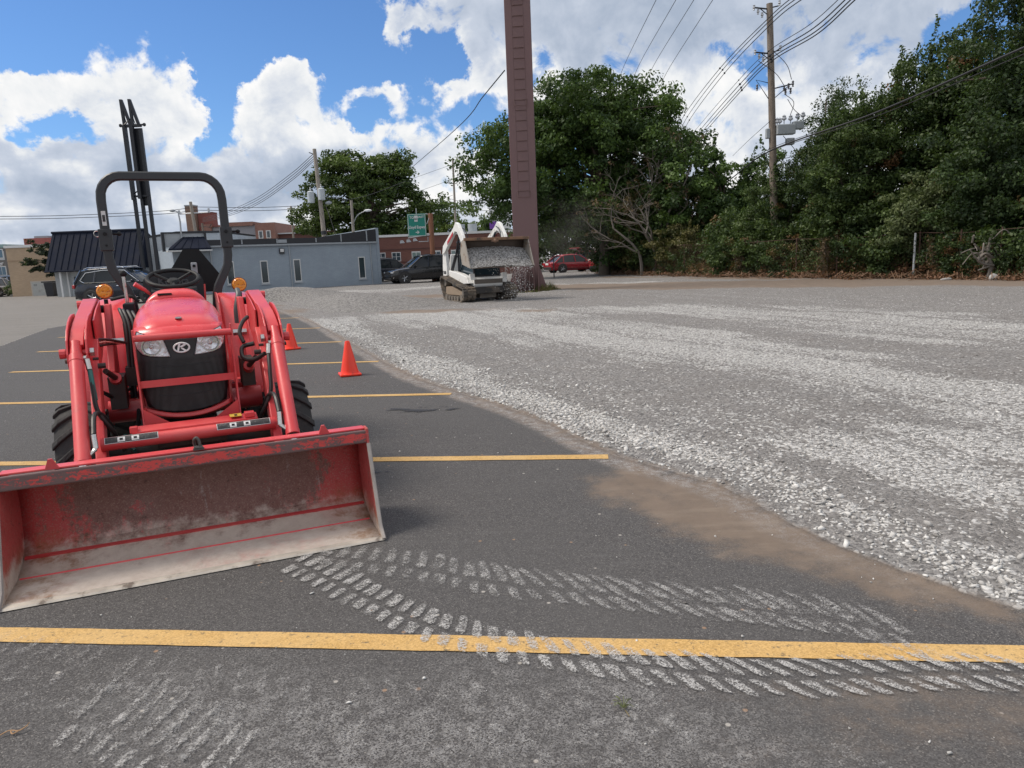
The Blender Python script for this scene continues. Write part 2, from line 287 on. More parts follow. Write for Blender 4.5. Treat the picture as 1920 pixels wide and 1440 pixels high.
def text_mesh(name, body, size, m, parent=None, loc=(0, 0, 0), rot=(0, 0, 0), depth=0.004, bold=0.0, align='CENTER', sx=1.0):
    cu = bpy.data.curves.new(name, 'FONT'); cu.body = body; cu.size = size; cu.extrude = depth/2; cu.offset = bold
    cu.align_x = align; cu.align_y = 'CENTER'; cu.resolution_u = 3
    tmp = bpy.data.objects.new(name+'_c', cu); COL.objects.link(tmp)
    dg = bpy.context.evaluated_depsgraph_get(); me = bpy.data.meshes.new_from_object(tmp.evaluated_get(dg))
    bpy.data.objects.remove(tmp); bpy.data.curves.remove(cu)
    o = link_mesh(name, me, m, parent); o.location = loc; o.rotation_euler = rot; o.scale = (sx, 1, 1)
    return o

# ---- materials
def newmat(name):
    m = bpy.data.materials.new(name); m.use_nodes = True; nt = m.node_tree; nt.nodes.clear()
    out = N(nt, 'ShaderNodeOutputMaterial'); bs = N(nt, 'ShaderNodeBsdfPrincipled'); nt.links.new(bs.outputs[0], out.inputs[0])
    return m, nt, bs
def lk(nt, a, b): nt.links.new(a, b)
def pm(name, c, rough=.5, metal=0, var=.12, vs=6.0, c2=None, c2amt=.5, c2s=3.0, bump=0.0, bs_=60.0, coat=0.0, spec=.5, aniso=None):
    """general painted / worn surface: base colour with mottling, optional second colour in patches"""
    m, nt, b = newmat(name)
    tcn = N(nt, 'ShaderNodeTexCoord').outputs['Object']
    if aniso: tcn = N(nt, 'ShaderNodeVectorMath', {0: tcn, 1: aniso}, operation='MULTIPLY').outputs[0]
    n = N(nt, 'ShaderNodeTexNoise', {'Vector': tcn, 'Scale': vs, 'Detail': 5.0, 'Roughness': .6}).outputs[0]
    c = tuple(c)
    colr = MIX(nt, n, tuple(x*(1-var*1.6) for x in c), tuple(min(1, x*(1+var*1.6)) for x in c))
    rg = MR(nt, n, .3, .7, max(.02, rough-.08), min(1, rough+.08))
    if c2:
        n2 = N(nt, 'ShaderNodeTexNoise', {'Vector': tcn, 'Scale': c2s, 'Detail': 9.0, 'Roughness': .68}).outputs[0]
        f = MR(nt, n2, .62-.25*c2amt, .74-.25*c2amt)
        colr = MIX(nt, f, colr, c2)
        rg = M(nt, 'ADD', rg, M(nt, 'MULTIPLY', f, .25), clamp=True)
    lk(nt, colr, b.inputs['Base Color']); lk(nt, rg, b.inputs['Roughness'])
    b.inputs['Metallic'].default_value = metal; b.inputs['Specular IOR Level'].default_value = spec
    if coat: b.inputs['Coat Weight'].default_value = coat; b.inputs['Coat Roughness'].default_value = .12
    if bump:
        nb = N(nt, 'ShaderNodeTexNoise', {'Vector': tcn, 'Scale': bs_, 'Detail': 4.0}).outputs[0]
        bp = N(nt, 'ShaderNodeBump', {'Strength': bump, 'Distance': .01, 'Height': nb}); lk(nt, bp.outputs[0], b.inputs['Normal'])
    return m
def brickmat(name, c1, c2, mort, sx=1.0, bump=.3, rough=.85, msz=.012, bh=.075, bw=.22):
    """brick courses on vertical walls: u = distance along the wall (object x+y), v = z"""
    m, nt, b = newmat(name)
    tco = N(nt, 'ShaderNodeTexCoord').outputs['Object']; sp = N(nt, 'ShaderNodeSeparateXYZ', {0: tco})
    v = N(nt, 'ShaderNodeCombineXYZ', {0: M(nt, 'ADD', sp.outputs[0], sp.outputs[1]), 1: sp.outputs[2]}).outputs[0]
    br = N(nt, 'ShaderNodeTexBrick', {'Vector': v, 'Color1': tuple(c1)+(1,), 'Color2': tuple(c2)+(1,), 'Mortar': tuple(mort)+(1,), 'Scale': 1.0, 'Mortar Size': msz, 'Mortar Smooth': .3, 'Bias': 0.0, 'Brick Width': bw, 'Row Height': bh})
    n = N(nt, 'ShaderNodeTexNoise', {'Vector': tco, 'Scale': .7, 'Detail': 7.0, 'Roughness': .65}).outputs[0]
    colr = MIX(nt, 1.0, br.outputs[0], MIX(nt, n, (.72, .72, .74), (1.2, 1.2, 1.18)), 'MULTIPLY')
    lk(nt, colr, b.inputs['Base Color']); b.inputs['Roughness'].default_value = rough
    bp = N(nt, 'ShaderNodeBump', {'Strength': bump, 'Distance': .02, 'Height': M(nt, 'SUBTRACT', 1.0, br.outputs[1])}); lk(nt, bp.outputs[0], b.inputs['Normal'])
    return m

# ============================ GROUND ============================
def poly_dist(X, Y, pts):
    """distance to polyline and signed side (left positive)"""
    best = np.full(X.shape, 1e9); side = np.zeros(X.shape)
    for (x0, y0), (x1, y1) in zip(pts[:-1], pts[1:]):
        dx, dy = x1-x0, y1-y0; L = dx*dx+dy*dy+1e-9
        t_ = np.clip(((X-x0)*dx+(Y-y0)*dy)/L, 0, 1)
        d = np.hypot(X-x0-t_*dx, Y-y0-t_*dy); s_ = (dx*(Y-y0)-dy*(X-x0))
        m_ = d < best; best = np.where(m_, d, best); side = np.where(m_, np.sign(s_), side)
    return best, side
def in_poly(X, Y, pts):
    c = np.zeros(X.shape, bool); n = len(pts)
    for i in range(n):
        x0, y0 = pts[i]; x1, y1 = pts[(i+1) % n]
        k = ((y0 > Y) != (y1 > Y)) & (X < (x1-x0)*(Y-y0)/(y1-y0+1e-12)+x0); c ^= k
    return c
def vnoise(X, Y, sc, seed=0, octv=4, rough=.5):
    r = np.zeros(X.shape); amp = 1.0; tot = 0
    for o in range(octv):
        g = np.random.default_rng(seed+o*13).random((256, 256))
        x = X*sc*2**o+17.3*o; y = Y*sc*2**o+5.1*o
        xi = np.floor(x).astype(int); yi = np.floor(y).astype(int); fx = x-xi; fy = y-yi
        fx = fx*fx*(3-2*fx); fy = fy*fy*(3-2*fy)
        a = g[xi % 256, yi % 256]; b = g[(xi+1) % 256, yi % 256]; c = g[xi % 256, (yi+1) % 256]; d = g[(xi+1) % 256, (yi+1) % 256]
        r += amp*((a*(1-fx)+b*fx)*(1-fy)+(c*(1-fx)+d*fx)*fy); tot += amp; amp *= rough
    return r/tot
sst = lambda x, a, b: (lambda t_: t_*t_*(3-2*t_))(np.clip((x-a)/(b-a), 0, 1))
EDGE_FULL = [(2.9, -12), (2.25, 1.2)] + [(p.x, p.y) for p in smooth_path([(x, y, 0) for x, y in EDGE[1:]], 4)]
LOT = EDGE_FULL + [(-10.5, 30.0), (-9.2, 24.2), (-7.85, 22.3), (-10.54, 21.6), (-13.0, 21.4), (-12.89, 19.9), (-10.86, 15.11), (-14, 9), (-30, -12)]
def masks(X, Y):
    dE, sE = poly_dist(X, Y, EDGE_FULL)
    n1 = vnoise(X, Y, .9, 1); n2 = vnoise(X, Y, 3.5, 5); n3 = vnoise(X, Y, .25, 9)
    inlot = in_poly(X, Y, LOT)
    d_in = np.where(inlot, dE, -dE) + (n2-.5)*.05            # metres inside the asphalt edge
    wa = sst(d_in, -.03, .03)*np.where(inlot | (dE < .3), 1, 0)
    # mud fan and the dusty strip along the edge
    dM, _ = poly_dist(X, Y, MUD+[MUD[0]]); dm = np.where(in_poly(X, Y, MUD), dM, -dM)+(n2-.5)*.34+(n1-.5)*.30
    wd = sst(dm, -.16, .30)*(.62+.5*n2)*sst(d_in, -.06, .02)
    edge_dirt = sst(.22-np.abs(d_in-.06), 0.0, .16)*(.55+.6*(n1-.4))*sst(Y, 2.5, 4.5)
    wd = np.maximum(wd, np.clip(edge_dirt, 0, 1))
    band = sst(1.1-np.abs(d_in-.1)+(n1-.5)*2, .1, 1.2)*sst(Y, 19, 24)        # muddy verge beside the pile
    wd = np.maximum(wd, band*.85)
    for pts, wid in DIRTS:
        d, _ = poly_dist(X, Y, pts); wd = np.maximum(wd, sst(wid*1.2-d+(n1-.5)*2.6, 0, 1.3)*.9)
    ww = np.zeros(X.shape)
    for pts, wid in WHITES:
        d, _ = poly_dist(X, Y, pts); q = 1.0 if wid > .9 else .35
        ww = np.maximum(ww, sst(wid-d+(n1-.5)*2.4*q+(n3-.5)*2.0*q, -.7*q, 1.2*q))
    # wheel ruts sweeping through the stone
    st1 = vnoise(dE*3.2+n3*1.5+40, Y*.16+X*.05+9, 1.0, 41, 4, .6); st2 = vnoise(dE*.9+60, Y*.10+3, 1.0, 47, 3)
    ww = np.clip(ww*(.45+1.0*st1)+(st1-.56)*1.5+(st2-.52)*.9, 0, 1)*(.45+.55*sst(ww, .0, .5))
    ww = np.where(inlot, 0, ww)
    wt = np.zeros(X.shape)
    for (sx_, sy_), wv in SMUDGE:
        wt = np.maximum(wt, 1.5*wv*np.exp(-((X-sx_)**2+(Y-sy_)**2)/.07))
    wd = np.maximum(wd, .42*np.exp(-(((X-1.25)/.75)**2+((Y-1.95)/.30)**2))*(.6+.8*n2)*wa)
    wt += .75*sst(.13-np.abs(d_in-.10), 0, .10)*sst(Y, 2.2, 5)
    lot_far = sst(Y, 9, 30)*.25
    # pale concrete apron and road to the left
    wc = np.where(~inlot & (sE > 0), 1.0, 0.0)
    return wa, wd, np.clip(ww, 0, 1), np.clip(wt, 0, 1), wc, d_in, inlot
th = np.linspace(R(-62), R(62), 820)
rr_ = np.concatenate([np.geomspace(.9, 60, 620), np.geomspace(62, 900, 50)])
RR, TH = np.meshgrid(rr_, th, indexing='ij')
GX = RR*np.sin(TH); GY = RR*np.cos(TH)
wa, wd, ww, wt, wc, d_in, inlot = masks(GX, GY)
GZ = (1-wa)*((vnoise(GX, GY, 5, 21, 3)-.5)*.035 + (vnoise(GX, GY, .5, 31)-.45)*.10*sst(-d_in, .2, 3.0))*(RR < 60) + (1-wa)*.012
GZ = np.where((~inlot) & (wc > 0), GZ*.25, GZ)
nr, nt_ = RR.shape
idx = np.arange(nr*nt_).reshape(nr, nt_)
Fq = np.stack([idx[:-1, :-1], idx[:-1, 1:], idx[1:, 1:], idx[1:, :-1]], -1).reshape(-1, 4)[:, ::-1]
Vq = np.stack([GX, GY, GZ], -1).reshape(-1, 3)
fin = (wa.ravel()[Fq].mean(1) > .5)
def ground_mat():
    m, nt, b = newmat('ground_surface')
    A_ = lambda n: N(nt, 'ShaderNodeAttribute', None, attribute_name=n, attribute_type='GEOMETRY').outputs['Fac']
    pos = N(nt, 'ShaderNodeNewGeometry').outputs['Position']
    nz = lambda s, d=6.0, r=.6, v=pos, dist=0.0: N(nt, 'ShaderNodeTexNoise', {'Vector': v, 'Scale': s, 'Detail': d, 'Roughness': r, 'Distortion': dist}).outputs[0]
    # asphalt
    vf = N(nt, 'ShaderNodeTexVoronoi', {'Vector': pos, 'Scale': 230.0}); vcol = N(nt, 'ShaderNodeSeparateColor', {0: vf.outputs['Color']}).outputs[0]
    big = nz(.55, 6, .62); mid = nz(9.0, 6, .7)
    ac = MIX(nt, MR(nt, vcol, .05, .95), (.048, .0455, .0460), (.114, .110, .110))
    ac = MIX(nt, MR(nt, vcol, .93, .97), ac, (.20, .19, .18))
    ac = MIX(nt, M(nt, 'MULTIPLY', MR(nt, big, .35, .7), .5), ac, (.092, .089, .088))
    ac = MIX(nt, MR(nt, mid, .55, .8, 0, .35), ac, (.045, .043, .044))
    strk = N(nt, 'ShaderNodeVectorMath', {0: pos, 1: (1.5, 14.0, 1)}, operation='MULTIPLY').outputs[0]
    ac = MIX(nt, MR(nt, nz(1.0, 5, .6, strk), .55, .8, 0, .30), ac, (.15, .148, .148))
    # tiny tan / pale pieces ground into the asphalt
    v2 = N(nt, 'ShaderNodeTexVoronoi', {'Vector': pos, 'Scale': 16.0}); v2c = N(nt, 'ShaderNodeSeparateColor', {0: v2.outputs['Color']})
    spot = M(nt, 'MULTIPLY', MR(nt, v2.outputs['Distance'], .17, .10), MR(nt, v2c.outputs[1], .90, .91))
    ac = MIX(nt, M(nt, 'MULTIPLY', spot, .8), ac, MIX(nt, v2c.outputs[2], (.30, .19, .12), (.42, .40, .37)))
    # gravel
    wob = N(nt, 'ShaderNodeVectorMath', {0: N(nt, 'ShaderNodeTexNoise', {'Vector': pos, 'Scale': 25.0, 'Detail': 2.0}).outputs['Color'], 1: (.03, .03, .0)}, operation='MULTIPLY').outputs[0]
    gp = N(nt, 'ShaderNodeVectorMath', {0: pos, 1: wob}, operation='ADD').outputs[0]
    g1 = N(nt, 'ShaderNodeTexVoronoi', {'Vector': gp, 'Scale': 60.0}); g1c = N(nt, 'ShaderNodeSeparateColor', {0: g1.outputs['Color']}).outputs[0]
    g2 = N(nt, 'ShaderNodeTexVoronoi', {'Vector': gp, 'Scale': 34.0}); g2c = N(nt, 'ShaderNodeSeparateColor', {0: g2.outputs['Color']}).outputs
    gg = MIX(nt, g1c, (.100, .096, .095), (.300, .290, .283))
    gg = MIX(nt, MR(nt, nz(1.3, 5, .6), .35, .7, 0, .5), gg, (.185, .172, .163))
    gw = MIX(nt, g2c[0], (.32, .315, .31), (.60, .595, .585))
    gw = MIX(nt, MR(nt, g2.outputs['Distance'], .45, .75, 0, .8), gw, (.14, .132, .125))
    wwm = M(nt, 'ADD', A_('ww'), M(nt, 'MULTIPLY', M(nt, 'SUBTRACT', nz(2.2, 7, .7), .5), .55))
    pick = MR(nt, M(nt, 'ADD', wwm, M(nt, 'MULTIPLY', M(nt, 'SUBTRACT', g2c[1], .5), 1.15)), .34, .62)
    gc = MIX(nt, pick, gg, gw)
    # dirt
    dstr = N(nt, 'ShaderNodeVectorMath', {0: pos, 1: (2.0, 9.0, 1)}, operation='MULTIPLY').outputs[0]
    dc = MIX(nt, nz(3.0, 7, .65), (.112, .086, .066), (.240, .185, .145))
    dc = MIX(nt, MR(nt, nz(1.0, 5, .6, dstr), .45, .75, 0, .5), dc, (.26, .21, .165))
    # concrete apron / road
    cc = MIX(nt, nz(.25, 6, .6, strk), (.15, .143, .135), (.27, .255, .24))
    cc = MIX(nt, MR(nt, nz(4.0, 6, .7), .5, .8, 0, .5), cc, (.20, .17, .14))
    base = MIX(nt, A_('wc'), gc, cc)
    base = MIX(nt, MR(nt, M(nt, 'ADD', A_('wa'), M(nt, 'MULTIPLY', M(nt, 'SUBTRACT', nz(30.0, 4), .5), .3)), .4, .6), base, ac)
    dm = M(nt, 'ADD', A_('wd'), M(nt, 'MULTIPLY', M(nt, 'SUBTRACT', nz(6.0, 10, .8), .5), 1.5))
    base = MIX(nt, MR(nt, dm, .15, .95, 0, .92), base, dc)
    dust = M(nt, 'MULTIPLY', A_('wt'), MR(nt, nz(14.0, 8, .8), .38, .68))
    base = MIX(nt, M(nt, 'MULTIPLY', M(nt, 'MULTIPLY', dust, MR(nt, vcol, .1, .6)), 1.6, clamp=True), base, (.34, .335, .335))
    lk(nt, base, b.inputs['Base Color'])
    lk(nt, M(nt, 'SUBTRACT', .95, M(nt, 'MULTIPLY', A_('wa'), .12)), b.inputs['Roughness'])
    b.inputs['Specular IOR Level'].default_value = .3
    hg = M(nt, 'SUBTRACT', 1.0, M(nt, 'ADD', M(nt, 'MULTIPLY', g1.outputs['Distance'], .5), M(nt, 'MULTIPLY', M(nt, 'MULTIPLY', g2.outputs['Distance'], pick), 1.0)))
    h = M(nt, 'ADD', M(nt, 'MULTIPLY', vcol, .10), M(nt, 'MULTIPLY', hg, M(nt, 'SUBTRACT', 1.02, M(nt, 'MAXIMUM', A_('wa'), M(nt, 'MULTIPLY', A_('wd'), .8)))))
    bp = N(nt, 'ShaderNodeBump', {'Strength': .9, 'Distance': .022, 'Height': h}); lk(nt, bp.outputs[0], b.inputs['Normal'])
    return m
GM = ground_mat()
def sub_ground(name, keep):
    f = Fq[keep]; u, inv = np.unique(f, return_inverse=True)
    o = np_mesh(name, Vq[u], inv.reshape(f.shape), GM, smooth=180)
    for nme, arr_ in (('wa', wa), ('wd', wd), ('ww', ww), ('wt', wt), ('wc', wc)): attr(o.data, nme, arr_.ravel()[u])
    tag(o, kind='structure'); return o
lot = sub_ground('parking_lot', fin)
grv = sub_ground('gravel_ground', ~fin)
# ground behind and beside the camera
bk = MB(); bk.add([(-900, -900, -.03), (900, -900, -.03), (900, 900, -.03), (-900, 900, -.03)], [(0, 1, 2, 3)])
far_o = bk.build('ground', pm('far_soil', (.17, .155, .14), .95, c2=(.1, .11, .06), c2s=.05), smooth=None); tag(far_o, kind='structure')

# parking lines: 11 cm stripes of worn yellow paint
def line_mat():
    m, nt, b = newmat('yellow_line_paint')
    pos = N(nt, 'ShaderNodeNewGeometry').outputs['Position']
    v = N(nt, 'ShaderNodeTexVoronoi', {'Vector': pos, 'Scale': 170.0}); vc = N(nt, 'ShaderNodeSeparateColor', {0: v.outputs['Color']}).outputs[0]
    n = N(nt, 'ShaderNodeTexNoise', {'Vector': pos, 'Scale': 40.0, 'Detail': 8.0, 'Roughness': .8}).outputs[0]
    n2 = N(nt, 'ShaderNodeTexNoise', {'Vector': pos, 'Scale': 2.5, 'Detail': 5.0}).outputs[0]
    c = MIX(nt, vc, (.40, .24, .075), (.60, .38, .14))
    c = MIX(nt, MR(nt, n2, .4, .7, 0, .4), c, (.60, .42, .20))
    c = MIX(nt, MR(nt, n, .55, .64, 0, .85), c, (.10, .085, .06))
    lk(nt, c, b.inputs['Base Color']); b.inputs['Roughness'].default_value = .8
    bp = N(nt, 'ShaderNodeBump', {'Strength': .5, 'Distance': .01, 'Height': vc}); lk(nt, bp.outputs[0], b.inputs['Normal'])
    return m
LM = line_mat()
for i, (a, b) in enumerate(LINES):
    a = Vector(a); b = Vector(b); d = (b-a).normalized()
    if i == 0: a = a-d*1.6; b = b+d*.12
    if i in (1, 2): a = b-d*5.75
    n_ = Vector((-d.y, d.x)); hw = .055
    mb = MB(); k = 60; rows = []
    for j in range(k+1):
        p = a.lerp(b, j/k); e1 = hw+random.uniform(-.0025, .0025); e2 = hw+random.uniform(-.0025, .0025)
        rows.append([(p.x+n_.x*e1, p.y+n_.y*e1, .004), (p.x-n_.x*e2, p.y-n_.y*e2, .004)])
    mb.loft(rows, cap=False); mb.build('parking_line', LM, lot, smooth=None)

# chalky tyre prints carried from the stone on to the asphalt
def dust_mat(name, lo, hi, top=.85):
    m, nt, b = newmat(name)
    pos = N(nt, 'ShaderNodeNewGeometry').outputs['Position']
    v = N(nt, 'ShaderNodeTexVoronoi', {'Vector': pos, 'Scale': 230.0}); vc = N(nt, 'ShaderNodeSeparateColor', {0: v.outputs['Color']}).outputs[0]
    n = N(nt, 'ShaderNodeTexNoise', {'Vector': pos, 'Scale': 75.0, 'Detail': 6.0, 'Roughness': .8}).outputs[0]
    n2 = N(nt, 'ShaderNodeTexNoise', {'Vector': pos, 'Scale': 14.0, 'Detail': 6.0, 'Roughness': .75}).outputs[0]
    lk(nt, MIX(nt, vc, (.26, .255, .25), (.48, .475, .47)), b.inputs['Base Color']); b.inputs['Roughness'].default_value = .95
    q = M(nt, 'ADD', n, M(nt, 'MULTIPLY', M(nt, 'SUBTRACT', n2, .5), 1.1))
    e = N(nt, 'ShaderNodeAttribute', None, attribute_name='edge').outputs['Fac']
    q = M(nt, 'ADD', q, M(nt, 'MULTIPLY', M(nt, 'SUBTRACT', vc, .5), .42)); q = M(nt, 'SUBTRACT', q, M(nt, 'MULTIPLY', e, .16))
    lk(nt, MR(nt, q, lo, hi, 0, top), b.inputs['Alpha']); return m
DM1 = dust_mat('tyre_dust', .36, .60); DM2 = dust_mat('tyre_dust_faint', .50, .78); DM3 = dust_mat('tyre_dust_ghost', .56, .84)
def track(pts, pitch, wdt, m, z, slant=.5, slant0=None, big=.62, jit=0.0, skip=0.0, wide=1.0):
    pts = [Vector((p[0], p[1], 0)) for p in pts]; path = smooth_path(pts, 12)
    acc = 0; mb = MB(); k = 0; ed = []; s_end = slant; s_beg = slant if slant0 is None else slant0
    for ip, (p, q) in enumerate(zip(path[:-1], path[1:])):
        slant = s_beg+(s_end-s_beg)*min(1, 1.6*ip/len(path))
        seg = (q-p).length; d = (q-p).normalized() if seg > 0 else Vector((1, 0, 0)); s_ = -acc
        while s_+pitch/2 <= seg:
            s_ += pitch/2
            c = p + d*s_; n_ = Vector((-d.y, d.x, 0)); sgn = 1 if k % 2 == 0 else -1
            k += 1
            if random.random() < skip: continue
            L = wdt*(big if sgn > 0 else 1-big)*random.uniform(.85, 1.1); w_ = pitch*.60*wide*random.uniform(.8, 1.15)
            c = c + Vector((random.uniform(-jit, jit), random.uniform(-jit, jit), 0))
            s0 = .012*sgn; s1 = s0+L*sgn
            P_ = []
            K = 8; bend = random.uniform(.5, 1.1)
            for j in range(K+1):
                f = j/K; o_ = c + n_*(s0+(s1-s0)*f) - d*(slant*sgn*L*(f+.35*bend*f*f))
                rd = math.sqrt(max(0, 1-max(0, (abs(f-.5)*2-.62)/.38)**2)); ww_ = w_*(1.02-.2*f)*(.62+.38*rd)
                row = []
                for u in (-.5, -.28, .28, .5): row.append(tuple(o_+d*ww_*u+Vector((0, 0, z)))); ed.append(1.0 if abs(u) > .4 or j in (0, K) else 0.0)
                P_.append(row)
            mb.loft(P_, cap=False)
        acc = seg-s_
    o = mb.build('tyre_print', m, lot, smooth=None); attr(o.data, 'edge', ed); return o
DMa = dust_mat('tyre_dust_solid', .22, .74, .85); DMb = dust_mat('tyre_dust_mid', .34, .86, .75); DMc = dust_mat('tyre_dust_left', .47, 1.0, .65); DMd = dust_mat('tyre_dust_ghost2', .55, 1.1, .6)
track(T1, .080, .20, DMa, .008, slant=.70, slant0=.05, wide=1.15, big=.56)
track(T2, .088, .27, DMb, .008, slant=.85, slant0=.1, jit=.004, wide=1.2)
track([(x+.04, y-.05) for x, y in T2[6:]], .092, .24, DMc, .012, slant=.8, jit=.008, wide=1.35)
track(T3, .085, .28, DMc, .008, slant=.5, slant0=.0, jit=.010, skip=.1, wide=1.0)
track(T4, .072, .34, dust_mat('tyre_dust_corner', .28, .80, .78), .008, slant=.25, jit=.012, big=.7, wide=.85, skip=.08)
track([(x-.1, y+.17) for x, y in T4], .075, .26, DMc, .008, slant=.2, jit=.014, big=.7, wide=.9, skip=.15)
track([(x+.05, y-.16) for x, y in T3[1:]], .09, .32, DMd, .012, slant=-.6, jit=.02, skip=.15, wide=1.5)
track([(x+.1, y-.26) for x, y in T3[2:]], .09, .34, DMd, .008, slant=.6, jit=.02, skip=.1, wide=1.5)
track([(x+.6, y-.38) for x, y in T3[3:]], .10, .34, DMd, .012, slant=.7, jit=.02, skip=.1, wide=1.5)
# damp spots on the asphalt
def stain(c, rx, ry, name, seed):
    m, nt, b = newmat(name); pos = N(nt, 'ShaderNodeTexCoord').outputs['Object']
    v = N(nt, 'ShaderNodeVectorMath', {0: pos, 1: (1/rx, 1/ry, 1)}, operation='MULTIPLY').outputs[0]
    n = N(nt, 'ShaderNodeTexNoise', {'Vector': v, 'Scale': 1.7, 'Detail': 5.0, 'Roughness': .55}).outputs[0]
    l = N(nt, 'ShaderNodeVectorMath', {0: v}, operation='LENGTH').outputs['Value']
    a = MR(nt, M(nt, 'SUBTRACT', n, M(nt, 'MULTIPLY', l, .22)), .40, .47, 0, .75)
    b.inputs['Base Color'].default_value = (.022, .021, .022, 1); b.inputs['Roughness'].default_value = .6; lk(nt, a, b.inputs['Alpha'])
    o = MB().add([(rx*1.4*math.cos(i/24*6.283), ry*1.4*math.sin(i/24*6.283), 0) for i in range(24)], [tuple(range(24))]).build('oil_stain', m, lot, smooth=None); o.location = (c[0], c[1], .007)
stain((-.93, 6.75), .42, .22, 'damp_asphalt', 3); stain((-.98, 4.72), .12, .06, 'damp_asphalt_small', 5)

# ---- real stones: white border stone and smaller bits
def rock_shapes(n, res, seed):
    r_ = np.random.default_rng(seed); out = []
    t5 = (1+5**.5)/2
    V0 = np.array([(-1, t5, 0), (1, t5, 0), (-1, -t5, 0), (1, -t5, 0), (0, -1, t5), (0, 1, t5), (0, -1, -t5), (0, 1, -t5), (t5, 0, -1), (t5, 0, 1), (-t5, 0, -1), (-t5, 0, 1)], float); V0 /= np.linalg.norm(V0[0])
    F0 = np.array([(0, 11, 5), (0, 5, 1), (0, 1, 7), (0, 7, 10), (0, 10, 11), (1, 5, 9), (5, 11, 4), (11, 10, 2), (10, 7, 6), (7, 1, 8), (3, 9, 4), (3, 4, 2), (3, 2, 6), (3, 6, 8), (3, 8, 9), (4, 9, 5), (2, 4, 11), (6, 2, 10), (8, 6, 7), (9, 8, 1)])
    for k in range(n):
        V = V0*r_.uniform(.55, 1.2, (12, 1)); V = V+r_.normal(0, .12, V.shape)
        V *= np.array([1, r_.uniform(.5, .85), r_.uniform(.36, .62)]); out.append(V)
    return out, F0
def scatter(name, X, Y, Z, size, tone, m, label, cat):
    shp, F0 = rock_shapes(24, 0, 3); n = len(X); SH = np.stack(shp)
    kk = rng.integers(0, len(shp), n); V = SH[kk].copy()          # n,12,3
    a = rng.uniform(0, 2*np.pi, n); bt = rng.normal(0, .35, n); ct = rng.normal(0, .35, n)
    ca, sa, cb, sb, cc_, sc_ = np.cos(a), np.sin(a), np.cos(bt), np.sin(bt), np.cos(ct), np.sin(ct)
    x, y, z = V[..., 0], V[..., 1], V[..., 2]
    y, z = y*cb[:, None]-z*sb[:, None], y*sb[:, None]+z*cb[:, None]
    x, z = x*cc_[:, None]-z*sc_[:, None], x*sc_[:, None]+z*cc_[:, None]
    x, y = x*ca[:, None]-y*sa[:, None], x*sa[:, None]+y*ca[:, None]
    V = np.stack([x, y, z], -1)*(size/2)[:, None, None]+np.stack([X, Y, Z], -1)[:, None, :]
    F = (F0[None]+np.arange(n)[:, None, None]*12).reshape(-1, 3)
    o = np_mesh(name, V.reshape(-1, 3), F, m); attr(o.data, 'tone', np.repeat(tone, 12)); tag(o, label, cat, kind='stuff'); return o
def stone_mat():
    m, nt, b = newmat('limestone')
    a = N(nt, 'ShaderNodeAttribute', None, attribute_name='tone').outputs['Fac']
    pos = N(nt, 'ShaderNodeNewGeometry').outputs['Position']
    n = N(nt, 'ShaderNodeTexNoise', {'Vector': pos, 'Scale': 60.0, 'Detail': 5.0}).outputs[0]
    c = MIX(nt, a, (.15, .142, .135), (.66, .655, .64)); c = MIX(nt, MR(nt, n, .45, .8, 0, .45), c, (.24, .22, .20))
    lk(nt, c, b.inputs['Base Color']); b.inputs['Roughness'].default_value = .9; b.inputs['Specular IOR Level'].default_value = .25; return m
SM = stone_mat()
def zg(X, Y):
    wa_, wd_, ww_, wt_, wc_, di, il = masks(X, Y)
    z = (1-wa_)*((vnoise(X, Y, 5, 21, 3)-.5)*.035 + (vnoise(X, Y, .5, 31)-.45)*.10*sst(-di, .2, 3.0)) + (1-wa_)*.012
    return z, di, ww_, wd_
def cand(n, x0, x1, y0, y1, pw=1.0):
    Y = y0+(y1-y0)*rng.random(n)**pw; X = x0+(x1-x0)*rng.random(n); return X, Y
Xs, Ys, Ss, Ts = [], [], [], []
# dense white border
X, Y = cand(400000, -6, 3.2, 1.8, 17, 1.5); z, di, w1, d1 = zg(X, Y)
wid = .16+.16*vnoise(X, Y, 1.1, 77)+.30*sst(Y, 4, 8)
pr = sst(-di, .0, .03)*np.exp(-np.maximum(-di-wid, 0)/(.18+.15*(Y/6)))*np.clip(.20+.8*w1, 0, 1)
pr *= np.clip(9/np.maximum(Y, 3)**1.2, .12, 1)
k = rng.random(len(X)) < pr*.50
Xs.append(X[k]); Ys.append(Y[k]); Ss.append(np.clip(rng.lognormal(np.log(.024), .38, k.sum()), .010, .06)*(1+.015*Y[k])); Ts.append(np.clip(rng.normal(.66, .26, k.sum()), .1, 1))
# scattered grey and pale bits over the whole near field
X, Y = cand(330000, -5, 13, 2, 19, 1.6); z, di, w1, d1 = zg(X, Y)
vis = (np.abs(np.arctan2(X, Y)) < R(42)) & (di < -.03)
pr = (.30+.7*w1)*np.clip(6/np.maximum(Y, 3), .15, 1)*(1-.8*d1)
k = (rng.random(len(X)) < pr*.55) & vis
Xs.append(X[k]); Ys.append(Y[k]); Ss.append(np.clip(rng.lognormal(np.log(.013), .42, k.sum()), .006, .04)*(1+.02*Y[k])); Ts.append(np.clip(rng.normal(.36+.4*w1[k], .26), .05, 1))
X = np.concatenate(Xs); Y = np.concatenate(Ys); Sz = np.concatenate(Ss); Tn = np.concatenate(Ts)
z, di, w1, d1 = zg(X, Y)
scatter('gravel_stones', X, Y, z+Sz*.08, Sz, Tn, SM, 'crushed white and grey limestone spread beside the asphalt', 'gravel')
